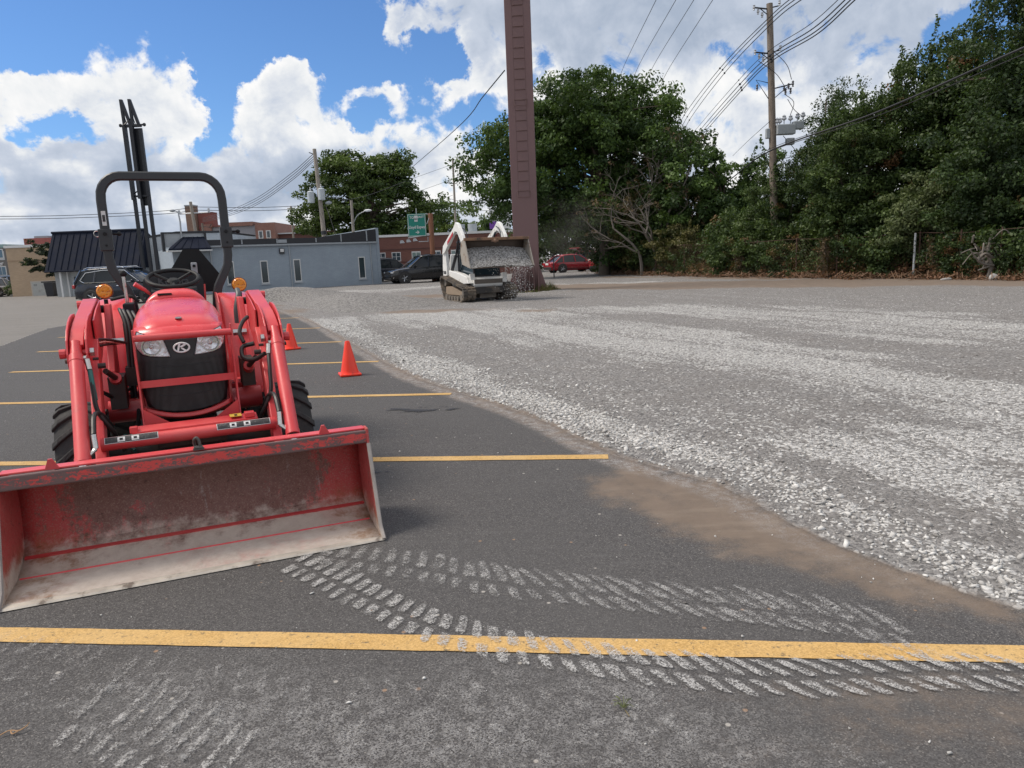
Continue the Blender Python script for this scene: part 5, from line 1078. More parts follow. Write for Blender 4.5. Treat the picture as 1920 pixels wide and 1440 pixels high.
# ============================ VEHICLES ============================
MTYRE = pm('tyre_rubber', (.034, .034, .035), .85, var=.2, vs=20, bump=.3, bs_=80, c2=(.07, .066, .062), c2amt=.3, c2s=8)
MRIM = pm('alloy', (.42, .43, .45), .3, metal=.8, var=.1); MDARKP = pm('dark_plastic', (.018, .018, .02), .6); MLAMP = pm('lamp_glass', (.55, .57, .60), .12, metal=.3); MRLAMP = pm('tail_lamp_red', (.35, .012, .015), .15, coat=.6)
MCHROME = pm('chrome', (.75, .76, .78), .12, metal=1.0, var=.03)
MCARGL = glass_mat('car_glass', (.012, .016, .021)); [setattr(n.inputs['Specular IOR Level'], 'default_value', .35) for n in MCARGL.node_tree.nodes if n.type == 'BSDF_PRINCIPLED']
def paint(name, c, rough=.22): return pm(name, c, rough, var=.04, coat=.45, spec=.35)
def car(name, label, cat, loc, rz, pc, L=4.75, W=1.9, H=1.72, suv=True, glass_top=None, trim=None, hatch_open=False, group=None, door_open=False):
    t_ = thing(name, label, cat, loc, rz, group)
    h = L/2; belt = H*.60; hood = H*.58 if suv else H*.60; mp_ = paint(name+'_paint', pc)
    S_ = [(-h, .78, .42, .80), (-h+.06, .90, .30, belt*.93), (-h+.30, .98, .24, belt), (-1.5, 1.0, .20, belt+.01), (0, 1.0, .19, belt), (.85, 1.0, .20, belt-.02), (1.15, .99, .21, hood), (h-.55, .96, .22, hood-.10), (h-.16, .88, .24, hood-.22), (h-.02, .78, .32, hood-.38), (h, .72, .40, hood-.45)]
    sec = []
    for x, wf, zb, zt in S_:
        w_ = W/2*wf; a = [(0, zb), (w_*.80, zb), (w_*.95, zb+.10), (w_, zb+(zt-zb)*.45), (w_*.985, zt-.16), (w_*.93, zt-.04), (w_*.80, zt+.0), (w_*.4, zt+.035), (0, zt+.045)]
        sec.append([(x, y, z) for y, z in a]+[(x, -y, z) for y, z in a[-2:0:-1]])
    body = MB().loft(sec, close=True).build('body', mp_, t_, smooth=45)
    rl = -h+(.42 if suv else 1.05); rb_ = -h+(.10 if suv else .35)
    gb = [(rb_, belt-.03), (1.18, hood-.0)]; gt_ = [(rl, H-.05), (.30, H-.06)]
    cab = MB(); wb, wt_ = W*.46, W*.36
    xs = [rb_, rl, rl+.35, -.2, .30, 1.18]; zt = [belt, H-.10, H-.03, H-.0, H-.06, hood+.01]
    sc_ = []
    for i, (x, z) in enumerate(zip(xs, zt)):
        k = (z-belt)/(H-belt); yy = wb+(wt_-wb)*max(0, k); z = max(z, belt+.01)
        sc_.append([(x, wb, belt-.05), (x, yy, z-.04), (x, yy*.85, z), (x, 0, z+.02), (x, -yy*.85, z), (x, -yy, z-.04), (x, -wb, belt-.05)])
    cab.loft(sc_, close=True).build('windows', MCARGL, t_, smooth=30)
    rfm = MB(); rfm.loft([[(x, wt_*.98*s_, z_+.012) for s_, z_ in ((-1.02, z-.05), (-.85, z+.0), (0, z+.022), (.85, z+.0), (1.02, z-.05))] for x, z in zip((rl-.03, rl+.35, -.2, .34), (H-.09, H-.03, H, H-.055))], cap=False).build('roof', mp_, t_, smooth=60, thick=.03)
    for s_ in (-1, 1):
        for (x0, x1, r_) in ((1.16, .30, .045), (-.15, -.22, .045), (-1.25, -1.2, .05), (rb_+.02, rl, .06 if suv else .05)):
            MB().tube([(x0, s_*(wb+.002), (hood if x0 > 1 else belt)-.01), (x1, s_*(wt_+.008), H-.09)], r_, 5).build('pillar', mp_, t_)
    if suv:
        for s_ in (-1, 1): MB().tube([(rl+.1, s_*wt_*.92, H-.02), (rl+.3, s_*wt_*.92, H+.045), (.0, s_*wt_*.92, H+.055), (.2, s_*wt_*.92, H-.02)], .016, 5).build('roof_rail', trim or MDARKP, t_)
    if trim:
        for s_ in (-1, 1):
            q = W*.478; MB().tube([(rb_+.55, s_*q, belt+.03), (-.3, s_*(q+.01), belt+.03), (1.05, s_*(q-.0), belt+.03), (.78, s_*(q-.03), belt+.22), (.28, s_*(wt_+.045), H-.13), (-.8, s_*(wt_+.05), H-.10), (rl+.25, s_*(wt_+.055), H-.20), (rb_+.35, s_*(q-.02), belt+.14), (rb_+.55, s_*q, belt+.03)], .018, 5).build('window_trim', trim, t_)
    rw = .36 if suv else .33
    for x in (h-.92, -h+.98):
        for s_ in (-1, 1):
            ar = MB().lathe([(0, 0), (0, rw+.085), (.05, rw+.085), (.05, 0)], (x, s_*(W/2-.022)-.025, rw+.03), 'y', 22)
            ar.build('wheel_arch', MDARKP, t_, smooth=40)
            wh = empty('wheel', (x, s_*(W/2-.080), rw), 0, t_)
            MB().lathe([(-.11, rw*.62), (-.11, rw*.93), (-.08, rw), (.08, rw), (.11, rw*.93), (.11, rw*.62)], (0, 0, 0), 'y', 26).build('tyre', MTYRE, wh)
            rm = MB(); rm.lathe([(.03*s_, 0), (.03*s_, rw*.60), (.09*s_, rw*.66), (.10*s_, rw*.60)], (0, 0, 0), 'y', 20)
            for k in range(5): a = k*72; rm.tube([(0, .075*s_, 0), (rw*.62*math.cos(R(a)), .085*s_, rw*.62*math.sin(R(a)))], .035, 4)
            rm.build('rim', MRIM, wh, smooth=30)
    for s_ in (-1, 1):
        MB().box((h-.14, s_*W*.345, hood-.30), (.18, .38, .11), Matrix.Rotation(R(-14*s_), 3, 'Z')).build('headlight', MLAMP, t_, bevel=.02)
        MB().box((-h+.07, s_*W*.385, belt-.14), (.14, .30, .17), Matrix.Rotation(R(12*s_), 3, 'Z')).build('tail_light', MRLAMP, t_, bevel=.02)
        MB().ball((.78, s_*(W/2+.06), belt+.06), .10, 8, (.7, 1, .8)).build('mirror', mp_, t_)
        for x in (.1, -.95): MB().tube([(x, s_*(W/2+.006), belt-.15), (x-.18, s_*(W/2+.006), belt-.15)], .014, 5).build('door_handle', MCHROME if trim else mp_, t_)
        MB().tube([(-1.0, s_*(W/2+.002), .33), (.95, s_*(W/2+.002), .33)], .018, 5).build('sill_trim', trim or MDARKP, t_)
        MB().tube([(h-.10, s_*W*.34, .62), (h-.22, s_*W*.44, .46), (h-.16, s_*W*.43, .36)], .02, 5).build('bumper_trim', MCHROME, t_)
    MB().bb(h-.06, h+.015, -W*.24, W*.24, hood-.46, hood-.24).build('grille', MDARKP, t_, smooth=None, bevel=.03)
    MB().bb(h-.10, h+.01, -W*.38, W*.38, .26, .42).build('bumper', MDARKP, t_, smooth=None, bevel=.03)
    MB().bb(-h-.012, -h+.05, -W*.40, W*.40, .30, .52).build('bumper', MDARKP, t_, smooth=None, bevel=.03)
    MB().bb(-h-.02, -h+.03, -.26, .26, .68, .84).build('licence_plate', MWHITE, t_, smooth=None)
    for y in (-.0,): 
        pass
    if hatch_open: MB().box((rl-.42, 0, H+.16), (.95, W*.72, .06), Matrix.Rotation(R(14), 3, 'Y')).build('tailgate', MWHITE if hatch_open == 2 else mp_, t_, smooth=None, bevel=.02)
    if door_open: MB().box((.35, -W/2-.42, .82), (.10, .85, .95), Matrix.Rotation(R(12), 3, 'Z')).build('open_door', mp_, t_, smooth=None, bevel=.03)
    return t_
car('parked_suv', 'black SUV with bright window trim parked behind the red tractor', 'car', (-18.3, 34.9, 0), R(-6), (.008, .011, .022), 4.75, 1.9, 1.72, True, trim=MCHROME)
car('parked_suv', 'black SUV facing left between the grey building and the skid loader', 'car', (-5.75, 49.0, 0), R(205), (.012, .012, .014), 5.0, 2.0, 1.80, True)
car('parked_suv', 'dark blue SUV half hidden behind the black SUV that faces left', 'car', (-9.2, 55.5, 0), R(42), (.014, .017, .03), 4.7, 1.9, 1.72, True)
car('parked_car', 'dark red car mostly hidden by the corner of the grey building', 'car', (-11.75, 59.8, 0), R(60), (.20, .012, .02), 4.5, 1.8, 1.45, False)
car('parked_car', 'silver car seen in the gap under the raised loader bucket', 'car', (-.75, 82, 0), R(185), (.40, .45, .52), 4.6, 1.85, 1.5, False)
car('parked_car', 'red sedan with bright rear window right of the brown column', 'car', (5.45, 59.8, 0), R(22), (.28, .012, .022), 4.7, 1.85, 1.47, False)
car('parked_suv', 'red SUV with an open door behind the red sedan', 'car', (7.9, 62.0, 0), R(35), (.22, .01, .02), 4.5, 1.85, 1.7, True, hatch_open=1)
car('parked_suv', 'red hatchback with its pale tailgate raised nearest the dark bushes', 'car', (8.1, 57.6, 0), R(62), (.28, .015, .02), 4.4, 1.8, 1.62, True, hatch_open=2)
car('parked_car', 'white car at the left edge before the office block', 'car', (-41.6, 58.5, 0), R(100), (.62, .64, .66), 4.6, 1.85, 1.5, False)
car('parked_suv', 'pale blue SUV behind the white car at the left edge', 'car', (-43.5, 63.5, 0), R(15), (.16, .22, .32), 4.6, 1.85, 1.65, True)
bs1 = tree('shrub', 'small rounded bush at the corner of the tan building', 'shrub', (-39.2, 57.5, 0), [((0, 0, .55), (1.0, .8, .65))], 50, 70, .12, .25, ML_BUSH, (.04, .2, .8), 81, limbs=6, gap=0, dry=.15)
bn = thing('wheelie_bin', 'black bin standing between the service door and the white wall', 'bin', (-33.6, 53.0, 0), 0)
MB().loft([[(-.26, -.3, 0), (.26, -.3, 0), (.26, .3, 0), (-.26, .3, 0)], [(-.33, -.36, 1.0), (.33, -.36, 1.0), (.33, .36, 1.0), (-.33, .36, 1.0)]], close=True).build('body', MBLACK, bn, smooth=None)
MB().box((-.05, 0, 1.06), (.85, .8, .09)).build('lid', MDARKP, bn, smooth=None, bevel=.02)
# pharmacy style white and purple sign far behind
ps = thing('pylon_sign', 'white and purple sign panel glimpsed between the tree and the column', 'sign', (-1.0, 90, 0)); MB().tube([(0, 0, 0), (0, 0, 6)], .1, 6).build('post', MGREYM, ps)
MB().bb(-.95, 1.6, -.1, .1, 5.0, 7.4).build('panel', MWHITE, ps, smooth=None); MB().bb(-.95, .6, -.13, -.102, 5.0, 5.9).build('purple_panel', pm('sign_purple', (.18, .06, .36), .5), ps, smooth=None)

# ============================ COMPACT TRACK LOADER ============================
MSW = pm('loader_white', (.78, .78, .76), .4, var=.05, c2=(.34, .28, .21), c2amt=.15, c2s=2.2, coat=.3)
MSD = pm('loader_dirt_grey', (.16, .14, .12), .8, var=.25); MRUB = pm('track_rubber', (.085, .075, .066), .9, var=.3, c2=(.17, .14, .11), c2amt=.6, c2s=3, bump=.4)
MSTEEL = pm('worn_steel', (.30, .28, .26), .55, var=.2, c2=(.22, .14, .09), c2amt=.6, c2s=2.5); MRED2 = pm('decal_red', (.45, .02, .03), .4)
MHEAP = None
sk = thing('track_loader', 'white compact track loader on rubber tracks with its gravel filled bucket raised', 'track loader', (-1.05, 25.0, 0), R(-66))
def track_path():
    # centre line of the belt, side view (x forward, z up): high rear sprocket, low front idler
    wh = [((-.98, .66), .19), ((.98, .30), .20), ((.80, .165), .15), ((-.70, .165), .15)]
    pts = []
    n = len(wh)
    for i in range(n):
        (c0, r0), (c1, r1) = wh[i], wh[(i+1) % n]; (cp, rp) = wh[i-1]
        def nrm(a, ra, b, rb):
            d = Vector((b[0]-a[0], b[1]-a[1])); L = d.length; d /= L; s_ = (ra-rb)/L; c_ = math.sqrt(1-s_*s_); nn = Vector((-d.y, d.x)); return nn*c_+d*s_
        na = nrm(cp, rp, c0, r0); nb = nrm(c0, r0, c1, r1); a0 = math.atan2(na.y, na.x); a1 = math.atan2(nb.y, nb.x)
        while a1 > a0: a1 -= 2*math.pi
        k = max(2, int((a0-a1)/R(14)))
        for j in range(k+1): a = a0+(a1-a0)*j/k; pts.append(Vector((c0[0]+r0*math.cos(a), c0[1]+r0*math.sin(a))))
    return pts
TP = track_path()
for s_ in (-1, 1):
    tk_ = empty('track', (0, s_*.76, 0), 0, sk); y0, y1 = -.22, .22
    inn = []; 
    n = len(TP); belt_ = MB(); rows = []
    for i in range(n):
        p = TP[i]; d = (TP[(i+1) % n]-TP[i-1]).normalized(); nn = Vector((-d.y, d.x)); q = p-nn*.035
        rows.append([(p.x, y0, p.y), (p.x, y1, p.y), (q.x, y1, q.y), (q.x, y0, q.y)])
    rows.append(rows[0]); belt_.loft(rows, close=True, cap=False); belt_.build('belt', MRUB, tk_, smooth=40)
    lug = MB(); acc = 0; tot = 0
    for i in range(n):
        a, b_ = TP[i], TP[(i+1) % n]; L = (b_-a).length; s2 = -acc
        while s2+.105 <= L:
            s2 += .105; p = a.lerp(b_, s2/L); d = (b_-a).normalized(); ang = math.atan2(d.y, d.x); rm_ = Matrix.Rotation(-ang, 3, 'Y'); nn = Vector((-d.y, d.x)); c = p+nn*.012
            for yy in (-.16, 0, .16): lug.box((c.x, yy, c.y), (.055, .12, .045), rm_)
        acc = L-s2
    lug.build('tread_lug', MRUB, tk_, smooth=None)
    fr_ = MB().prism([(-.85, .28), (-.80, .50), (-.2, .52), (.75, .36), (.92, .30), (.75, .22), (-.7, .22)], 'y', -.13, .13).build('track_frame', pm('tan_mud_steel', (.26, .20, .145), .85, var=.2), tk_, smooth=None, bevel=.02)
    for x, r_ in ((-.70, .11), (-.42, .09), (-.14, .09), (.14, .09), (.42, .09), (.78, .12)): MB().cyl((x, -.17, .03+r_), (x, .17, .03+r_), r_, 14).build('roller', MSD, tk_)
    MB().cyl((-.98, -.10, .66), (-.98, .10, .66), .15, 14).build('sprocket', MSD, tk_)
    MB().cyl((.98, -.15, .30), (.98, .15, .30), .155, 16).build('idler', MSD, tk_)
ch_ = MB(); ch_.prism([(-1.15, .42), (.92, .42), (1.0, .56), (1.0, .76), (.86, .86), (-.6, .86), (-.7, 1.02), (-1.15, 1.02)], 'y', -.52, .52)
ch_.prism([(-.9, .72), (.55, .60), (.95, .62), (.80, .84), (.2, .95), (-.9, 1.06)], 'y', -.72, -.525); ch_.prism([(-.9, .72), (.55, .60), (.95, .62), (.80, .84), (.2, .95), (-.9, 1.06)], 'y', .525, .72)
ch_.build('chassis', MSW, sk, smooth=None, bevel=.02)
MB().prism([(.93, .60), (1.04, .60), (1.04, .74), (.93, .74)], 'y', -.5, .5).build('front_step', MSD, sk, smooth=None)
MB().bb(.80, 1.10, -.56, .56, .28, .50).build('front_crossmember', pm('dark_steel', (.045, .042, .04), .7, c2=(.14, .12, .10)), sk, smooth=None, bevel=.02)
MB().bb(.55, .9, -.3, .3, .12, .27).build('belly_plate', MSD, sk, smooth=None)
MB().prism([(-1.45, .55), (-1.1, .55), (-1.1, 1.62), (-1.30, 1.62), (-1.45, 1.3)], 'y', -.50, .50).build('engine_cover', MSW, sk, smooth=None, bevel=.03)
cabf = MB()
for y in (-.46, .46):
    cabf.tube([(.90, y, .84), (.62, y, 1.98)], .035, 6); cabf.tube([(-.55, y, .84), (-.55, y, 2.0)], .035, 6); cabf.tube([(.62, y, 1.98), (-.6, y, 2.02)], .035, 6); cabf.tube([(.90, y, .84), (-.55, y, .84)], .03, 6)
cabf.tube([(.62, -.46, 1.98), (.62, .46, 1.98)], .035, 6); cabf.tube([(.90, -.46, .86), (.90, .46, .86)], .03, 6)
cabf.build('cab_frame', MBLACK, sk)
MB().bb(-.6, .62, -.47, .47, 2.0, 2.06).build('cab_roof', MBLACK, sk, smooth=None, bevel=.02)
MB().loft([[(.885, -.44, .87), (.885, .44, .87), (-.5, .44, .87), (-.5, -.44, .87)], [(.60, -.43, 1.98), (.60, .43, 1.98), (-.5, .43, 1.98), (-.5, -.43, 1.98)]], close=True).build('cab_glass', glass_mat('cab_glass', (.02, .035, .045)), sk, smooth=None)
lp = MB(); lp.prism([(.98, .74), (1.06, .74), (1.03, .94), (.92, .92)], 'y', -.66, -.50); lp.prism([(.98, .74), (1.06, .74), (1.03, .94), (.92, .92)], 'y', .50, .66); lp.build('lamp_bracket', MSW, sk, smooth=None)
for s_ in (-1, 1):
    la = empty('lift_arm_assembly', (0, 0, 0), 0, sk)
    MB().prism([(-1.42, .72), (-1.02, .72), (-.98, 1.15), (-1.08, 1.80), (-1.20, 1.86), (-1.32, 1.78), (-1.42, 1.2)], 'y', s_*.70-.06, s_*.70+.06).build('upright', MSW, la, smooth=None, bevel=.015)
    if s_ < 0: text_mesh('model_lettering', 'T650', .15, MBLACK, la, (-1.22, -.765, .98), (R(90), 0, 0), .006, .003); MB().bb(-1.36, -1.10, -.768, -.762, .76, .86).build('decal', MRED2, la, smooth=None)
    prof = [(-1.25, 1.62), (-1.12, 1.92), (.02, 2.48), (.28, 2.66), (.50, 2.60), (.86, 2.20), (1.22, 1.55), (1.34, 1.20), (1.22, 1.14), (1.02, 1.40), (.68, 2.02), (.40, 2.32), (.20, 2.36), (-.05, 2.24), (-1.02, 1.66)]
    MB().prism(prof, 'y', s_*.76-.055, s_*.76+.055).build('lift_arm', MSW, la, smooth=None, bevel=.015)
    MB().prism([(-.62, 1.94), (.0, 2.24), (.02, 2.36), (-.60, 2.06)], 'y', s_*.76+s_*.057, s_*.76+s_*.063).build('decal_stripe', MRED2, la, smooth=None)
    MB().tube([(-.92, s_*.62, .95), (-.30, s_*.64, 1.55)], .055, 10).build('lift_cylinder', MBLACK, la); MB().tube([(-.30, s_*.64, 1.55), (.22, s_*.66, 2.30)], .035, 8).build('cylinder_rod', MBLACK, la)
    MB().tube([(.62, s_*.55, 2.02), (1.02, s_*.55, 1.72)], .045, 10).build('tilt_cylinder', MBLACK, la)
    MB().tube(smooth_path([(.3, s_*.66, 2.5), (.7, s_*.62, 2.35), (.9, s_*.58, 1.9), (1.1, s_*.6, 1.6)], 5), .018, 6).build('hose', MBLACK, la)
MB().bb(1.05, 1.16, -.72, .72, 1.42, 1.56).build('arm_crosstube', MBLACK, sk, smooth=None)
MB().bb(1.16, 1.26, -.55, .55, 1.25, 1.75).build('quick_coupler', MSD, sk, smooth=None)
bprof = [(1.62, 2.06), (1.34, 1.98), (1.24, 1.62), (1.36, 1.26), (2.06, 1.13)]
bk_ = MB(); rows = [[(x, y, z) for x, z in bprof] for y in np.linspace(-1.02, 1.20, 5)]; bk_.loft(rows, cap=False); 
bkt = bk_.build('bucket', pm('bucket_dark_steel', (.10, .075, .06), .7, var=.25), sk, smooth=30, thick=.03)
for y in (-1.03, 1.21): MB().prism(bprof+[(1.66, 2.04)], 'y', y-.014, y+.014).build('bucket_side', pm('bucket_side_steel', (.33, .30, .26), .6, c2=(.2, .14, .1)), bkt, smooth=None)
MB().bb(1.60, 1.70, -1.05, 1.23, 2.0, 2.09).build('bucket_lip', pm('rusty_lip', (.22, .125, .075), .8, var=.3, c2=(.08, .06, .05)), bkt, smooth=None, bevel=.01)
nb = MB(); nb.ball((1.70, 0, 1.98), .07, 8); nb.bb(1.66, 1.72, -.12, .12, 1.95, 2.0); nb.build('bucket_hook', pm('rusty_hook', (.2, .12, .08), .8), bkt)
# gravel in the bucket and falling from it
def gravel_mat(nm, a, b__):
    m, nt, b = newmat(nm); pos = N(nt, 'ShaderNodeTexCoord').outputs['Object']
    v = N(nt, 'ShaderNodeTexVoronoi', {'Vector': pos, 'Scale': 30.0}); vc = N(nt, 'ShaderNodeSeparateColor', {0: v.outputs['Color']}).outputs[0]
    lk(nt, MIX(nt, vc, a, b__), b.inputs['Base Color']); b.inputs['Roughness'].default_value = .95
    bp = N(nt, 'ShaderNodeBump', {'Strength': 1.0, 'Distance': .03, 'Height': M(nt, 'SUBTRACT', 1.0, v.outputs['Distance'])}); lk(nt, bp.outputs[0], b.inputs['Normal']); return m
hv = []; ny, nx = 40, 16
for i in range(ny+1):
    y = -1.0+2.18*i/ny; row = []
    for j in range(nx+1):
        f = j/nx; x = 1.42+(2.07-1.42)*f; z = 1.80-(1.80-1.17)*(f**1.15)+.03*math.sin(y*9+f*4)*math.sin(f*3.1)-.06*abs(y)**3+random.uniform(-.012, .012)
        row.append((x, y, z))
    hv.append(row)
hp = MB().loft(hv, cap=False).build('gravel_load', gravel_mat('load_gravel', (.10, .095, .09), (.42, .41, .40)), None, smooth=180); 
hp.location = sk.location; hp.rotation_euler = sk.rotation_euler; tag(hp, 'heap of grey gravel filling the raised loader bucket', 'gravel', kind='stuff')
n = 1700; fy = np.clip(rng.normal(.45, .42, n), -.9, 1.02); fx = 2.05+rng.random(n)*.28+rng.normal(0, .05, n); fz = 1.16*(1-rng.random(n)**1.25)+.02
k = rng.random(n) < np.clip(.25+.75*np.exp(-((fy-.55)/.35)**2), 0, 1); fx, fy, fz = fx[k], fy[k], fz[k]
a = R(-66); X = sk.location.x+fx*math.cos(a)-fy*math.sin(a); Y = sk.location.y+fx*math.sin(a)+fy*math.cos(a)
scatter('falling_gravel', X, Y, fz, np.clip(rng.lognormal(np.log(.026), .3, len(X)), .015, .06), np.clip(rng.normal(.7, .3, len(X)), 0, 1), SM, 'curtain of gravel bits falling from the raised loader bucket', 'gravel')

# faint dust hanging in the air between the column and the trees
du = MB(); du.ball((0, 0, 0), 1, 20, (2.3, 1.6, 2.4)); dm_ = bpy.data.materials.new('dust_air'); dm_.use_nodes = True; nt = dm_.node_tree; nt.nodes.clear()
_o = N(nt, 'ShaderNodeTexCoord').outputs['Object']; _n = N(nt, 'ShaderNodeTexNoise', {'Vector': _o, 'Scale': .8, 'Detail': 3.0}).outputs[0]
_l = N(nt, 'ShaderNodeVectorMath', {0: N(nt, 'ShaderNodeVectorMath', {0: _o, 1: (1/2.3, 1/1.6, 1/2.4)}, operation='MULTIPLY').outputs[0]}, operation='LENGTH').outputs['Value']
_d = M(nt, 'MULTIPLY', M(nt, 'MULTIPLY', MR(nt, _l, 1.0, .15), MR(nt, _n, .38, .65)), .07)
_v = N(nt, 'ShaderNodeVolumePrincipled', {'Color': (.80, .76, .70, 1), 'Density': _d, 'Anisotropy': .2}); _q = N(nt, 'ShaderNodeOutputMaterial'); lk(nt, _v.outputs[0], _q.inputs['Volume'])
o = du.build('dust_cloud', dm_, None, smooth=180); o.location = (3.1, 34.5, 2.6); tag(o, 'faint grey dust hanging between the brown column and the trees', 'dust', kind='stuff')

# ============================ RED LOADER TRACTOR ============================
# local frame: x = towards the right of the photograph, y = backwards (to the seat), z up; origin under the bucket edge
def redmat(name, c=(.66, .042, .050), worn=0.0, rough=.34):
    m, nt, b = newmat(name)
    o_ = N(nt, 'ShaderNodeTexCoord').outputs['Object']
    n = N(nt, 'ShaderNodeTexNoise', {'Vector': o_, 'Scale': 3.0, 'Detail': 6.0, 'Roughness': .6}).outputs[0]
    f = N(nt, 'ShaderNodeTexNoise', {'Vector': o_, 'Scale': 55.0, 'Detail': 6.0, 'Roughness': .8}).outputs[0]
    col_ = MIX(nt, n, tuple(x*.84 for x in c), tuple(min(1, x*1.12+.012) for x in c))
    col_ = MIX(nt, MR(nt, n, .40, .72, 0, .38), col_, (.68, .15, .13))        # chalky faded paint
    chip = MR(nt, f, .70-worn*.12, .73-worn*.12)
    col_ = MIX(nt, M(nt, 'MULTIPLY', chip, .85), col_, (.05, .028, .024))
    d2 = N(nt, 'ShaderNodeTexNoise', {'Vector': o_, 'Scale': 9.0, 'Detail': 7.0, 'Roughness': .7}).outputs[0]
    col_ = MIX(nt, MR(nt, d2, .58, .80, 0, .30+.3*worn), col_, (.16, .105, .085))
    lk(nt, col_, b.inputs['Base Color']); lk(nt, MR(nt, n, .3, .7, rough-.06, rough+.16), b.inputs['Roughness'])
    b.inputs['Coat Weight'].default_value = .25; b.inputs['Coat Roughness'].default_value = .2
    bp = N(nt, 'ShaderNodeBump', {'Strength': .12, 'Distance': .004, 'Height': f}); lk(nt, bp.outputs[0], b.inputs['Normal'])
    return m
MR1 = redmat('tractor_red'); MR2 = redmat('loader_red', (.60, .042, .050), .35, .42); MRH = redmat('hood_red', (.68, .045, .055), -.6, .24)
MBK = pm('satin_black', (.012, .0125, .014), .62, var=.2, spec=.3); MROPS = pm('rollbar_charcoal', (.030, .033, .038), .42, var=.15, vs=4); MGRILL = pm('grille_black', (.020, .021, .024), .55, var=.15)
MHOSE = pm('hose_black', (.018, .018, .019), .5); MFIT = pm('zinc_fitting', (.55, .55, .53), .3, metal=.9, var=.15, vs=30); MGREASE = pm('greasy_iron', (.035, .030, .028), .6, var=.3, c2=(.08, .06, .05))
def bucket_mat():
    m, nt, b = newmat('scoured_bucket')
    o_ = N(nt, 'ShaderNodeTexCoord').outputs['Object']; sp = N(nt, 'ShaderNodeSeparateXYZ', {0: o_}); X, Y, Z = sp.outputs
    nz = lambda s, d=8, r=.68, v=o_: N(nt, 'ShaderNodeTexNoise', {'Vector': v, 'Scale': float(s), 'Detail': float(d), 'Roughness': r}).outputs[0]
    st = N(nt, 'ShaderNodeVectorMath', {0: o_, 1: (9.0, 1.0, 1.3)}, operation='MULTIPLY').outputs[0]
    n1, n2, n3, n4 = nz(2.2), nz(7, 9, .75), nz(45, 5, .8), nz(1.6, 7, .65, st)
    red = MIX(nt, n2, (.34, .035, .036), (.54, .075, .068)); scr = MIX(nt, n3, (.070, .034, .026), (.24, .13, .105)); dst = MIX(nt, nz(18, 9, .75), (.38, .30, .245), (.70, .60, .52)); rust = (.24, .115, .045)
    # paint scraped off the back wall mostly in the middle, dust settled on the floor
    edge = MR(nt, M(nt, 'ABSOLUTE', X), .45, .84, .20, -.16)
    zz = M(nt, 'MULTIPLY', M(nt, 'ABSOLUTE', M(nt, 'SUBTRACT', Z, .30)), -.55)
    fs = MR(nt, M(nt, 'ADD', M(nt, 'ADD', M(nt, 'ADD', M(nt, 'MULTIPLY', n1, .6), M(nt, 'ADD', M(nt, 'MULTIPLY', n2, .6), M(nt, 'MULTIPLY', M(nt, 'SUBTRACT', n3, .5), .55))), zz), M(nt, 'ADD', edge, M(nt, 'MULTIPLY', M(nt, 'SUBTRACT', n4, .5), .7))), .53, .68, 0, .92)
    c = MIX(nt, fs, red, scr)
    grn = nz(130, 4, .8)
    c = MIX(nt, M(nt, 'MULTIPLY', MR(nt, grn, .52, .62), .55), c, (.34, .22, .18))
    c = MIX(nt, M(nt, 'MULTIPLY', MR(nt, nz(28, 8, .8), .55, .66), .6), c, (.045, .025, .022))
    c = MIX(nt, MR(nt, M(nt, 'ADD', nz(3, 6, .6, st), M(nt, 'MULTIPLY', n3, .4)), .84, .95, 0, .55), c, (.36, .32, .31))
    fd = MR(nt, M(nt, 'ADD', Z, M(nt, 'MULTIPLY', M(nt, 'SUBTRACT', n2, .5), .34)), .15, .03, 0, 1)
    c = MIX(nt, M(nt, 'MULTIPLY', fd, MR(nt, n1, .25, .55, .55, 1)), c, dst)
    ends = MR(nt, M(nt, 'ADD', M(nt, 'ABSOLUTE', X), M(nt, 'MULTIPLY', n2, .5)), .78, 1.0)
    c = MIX(nt, M(nt, 'MULTIPLY', M(nt, 'MULTIPLY', ends, MR(nt, Z, .22, .05)), MR(nt, n2, .4, .65, 0, .75)), c, rust)
    lk(nt, c, b.inputs['Base Color']); lk(nt, MR(nt, n2, .3, .7, .45, .8), b.inputs['Roughness'])
    bp = N(nt, 'ShaderNodeBump', {'Strength': .35, 'Distance': .006, 'Height': M(nt, 'ADD', n3, n2)}); lk(nt, bp.outputs[0], b.inputs['Normal']); return m
def lip_mat():
    m, nt, b = newmat('scraped_lip'); o_ = N(nt, 'ShaderNodeTexCoord').outputs['Object']; sp = N(nt, 'ShaderNodeSeparateXYZ', {0: o_})
    st = N(nt, 'ShaderNodeVectorMath', {0: o_, 1: (.55, 1.0, 1.0)}, operation='MULTIPLY').outputs[0]
    n = N(nt, 'ShaderNodeTexNoise', {'Vector': st, 'Scale': 62.0, 'Detail': 8.0, 'Roughness': .75, 'Distortion': .8}).outputs[0]; n1 = N(nt, 'ShaderNodeTexNoise', {'Vector': o_, 'Scale': 5.0, 'Detail': 5.0}).outputs[0]
    rim_ = MR(nt, M(nt, 'ABSOLUTE', M(nt, 'SUBTRACT', sp.outputs[2], .499)), .014, .034, 0, .22)
    f = MR(nt, M(nt, 'ADD', M(nt, 'ADD', n, rim_), M(nt, 'MULTIPLY', M(nt, 'SUBTRACT', n1, .5), .6)), .47, .54, 0, .92)
    c = MIX(nt, f, (.60, .06, .055), MIX(nt, n1, (.055, .040, .038), (.15, .13, .125)))
    c = MIX(nt, MR(nt, n, .77, .80), c, (.6, .58, .57))
    lk(nt, c, b.inputs['Base Color']); b.inputs['Roughness'].default_value = .55
    bp = N(nt, 'ShaderNodeBump', {'Strength': .4, 'Distance': .004, 'Height': n}); lk(nt, bp.outputs[0], b.inputs['Normal']); return m
MBU = bucket_mat(); MLIP = lip_mat()
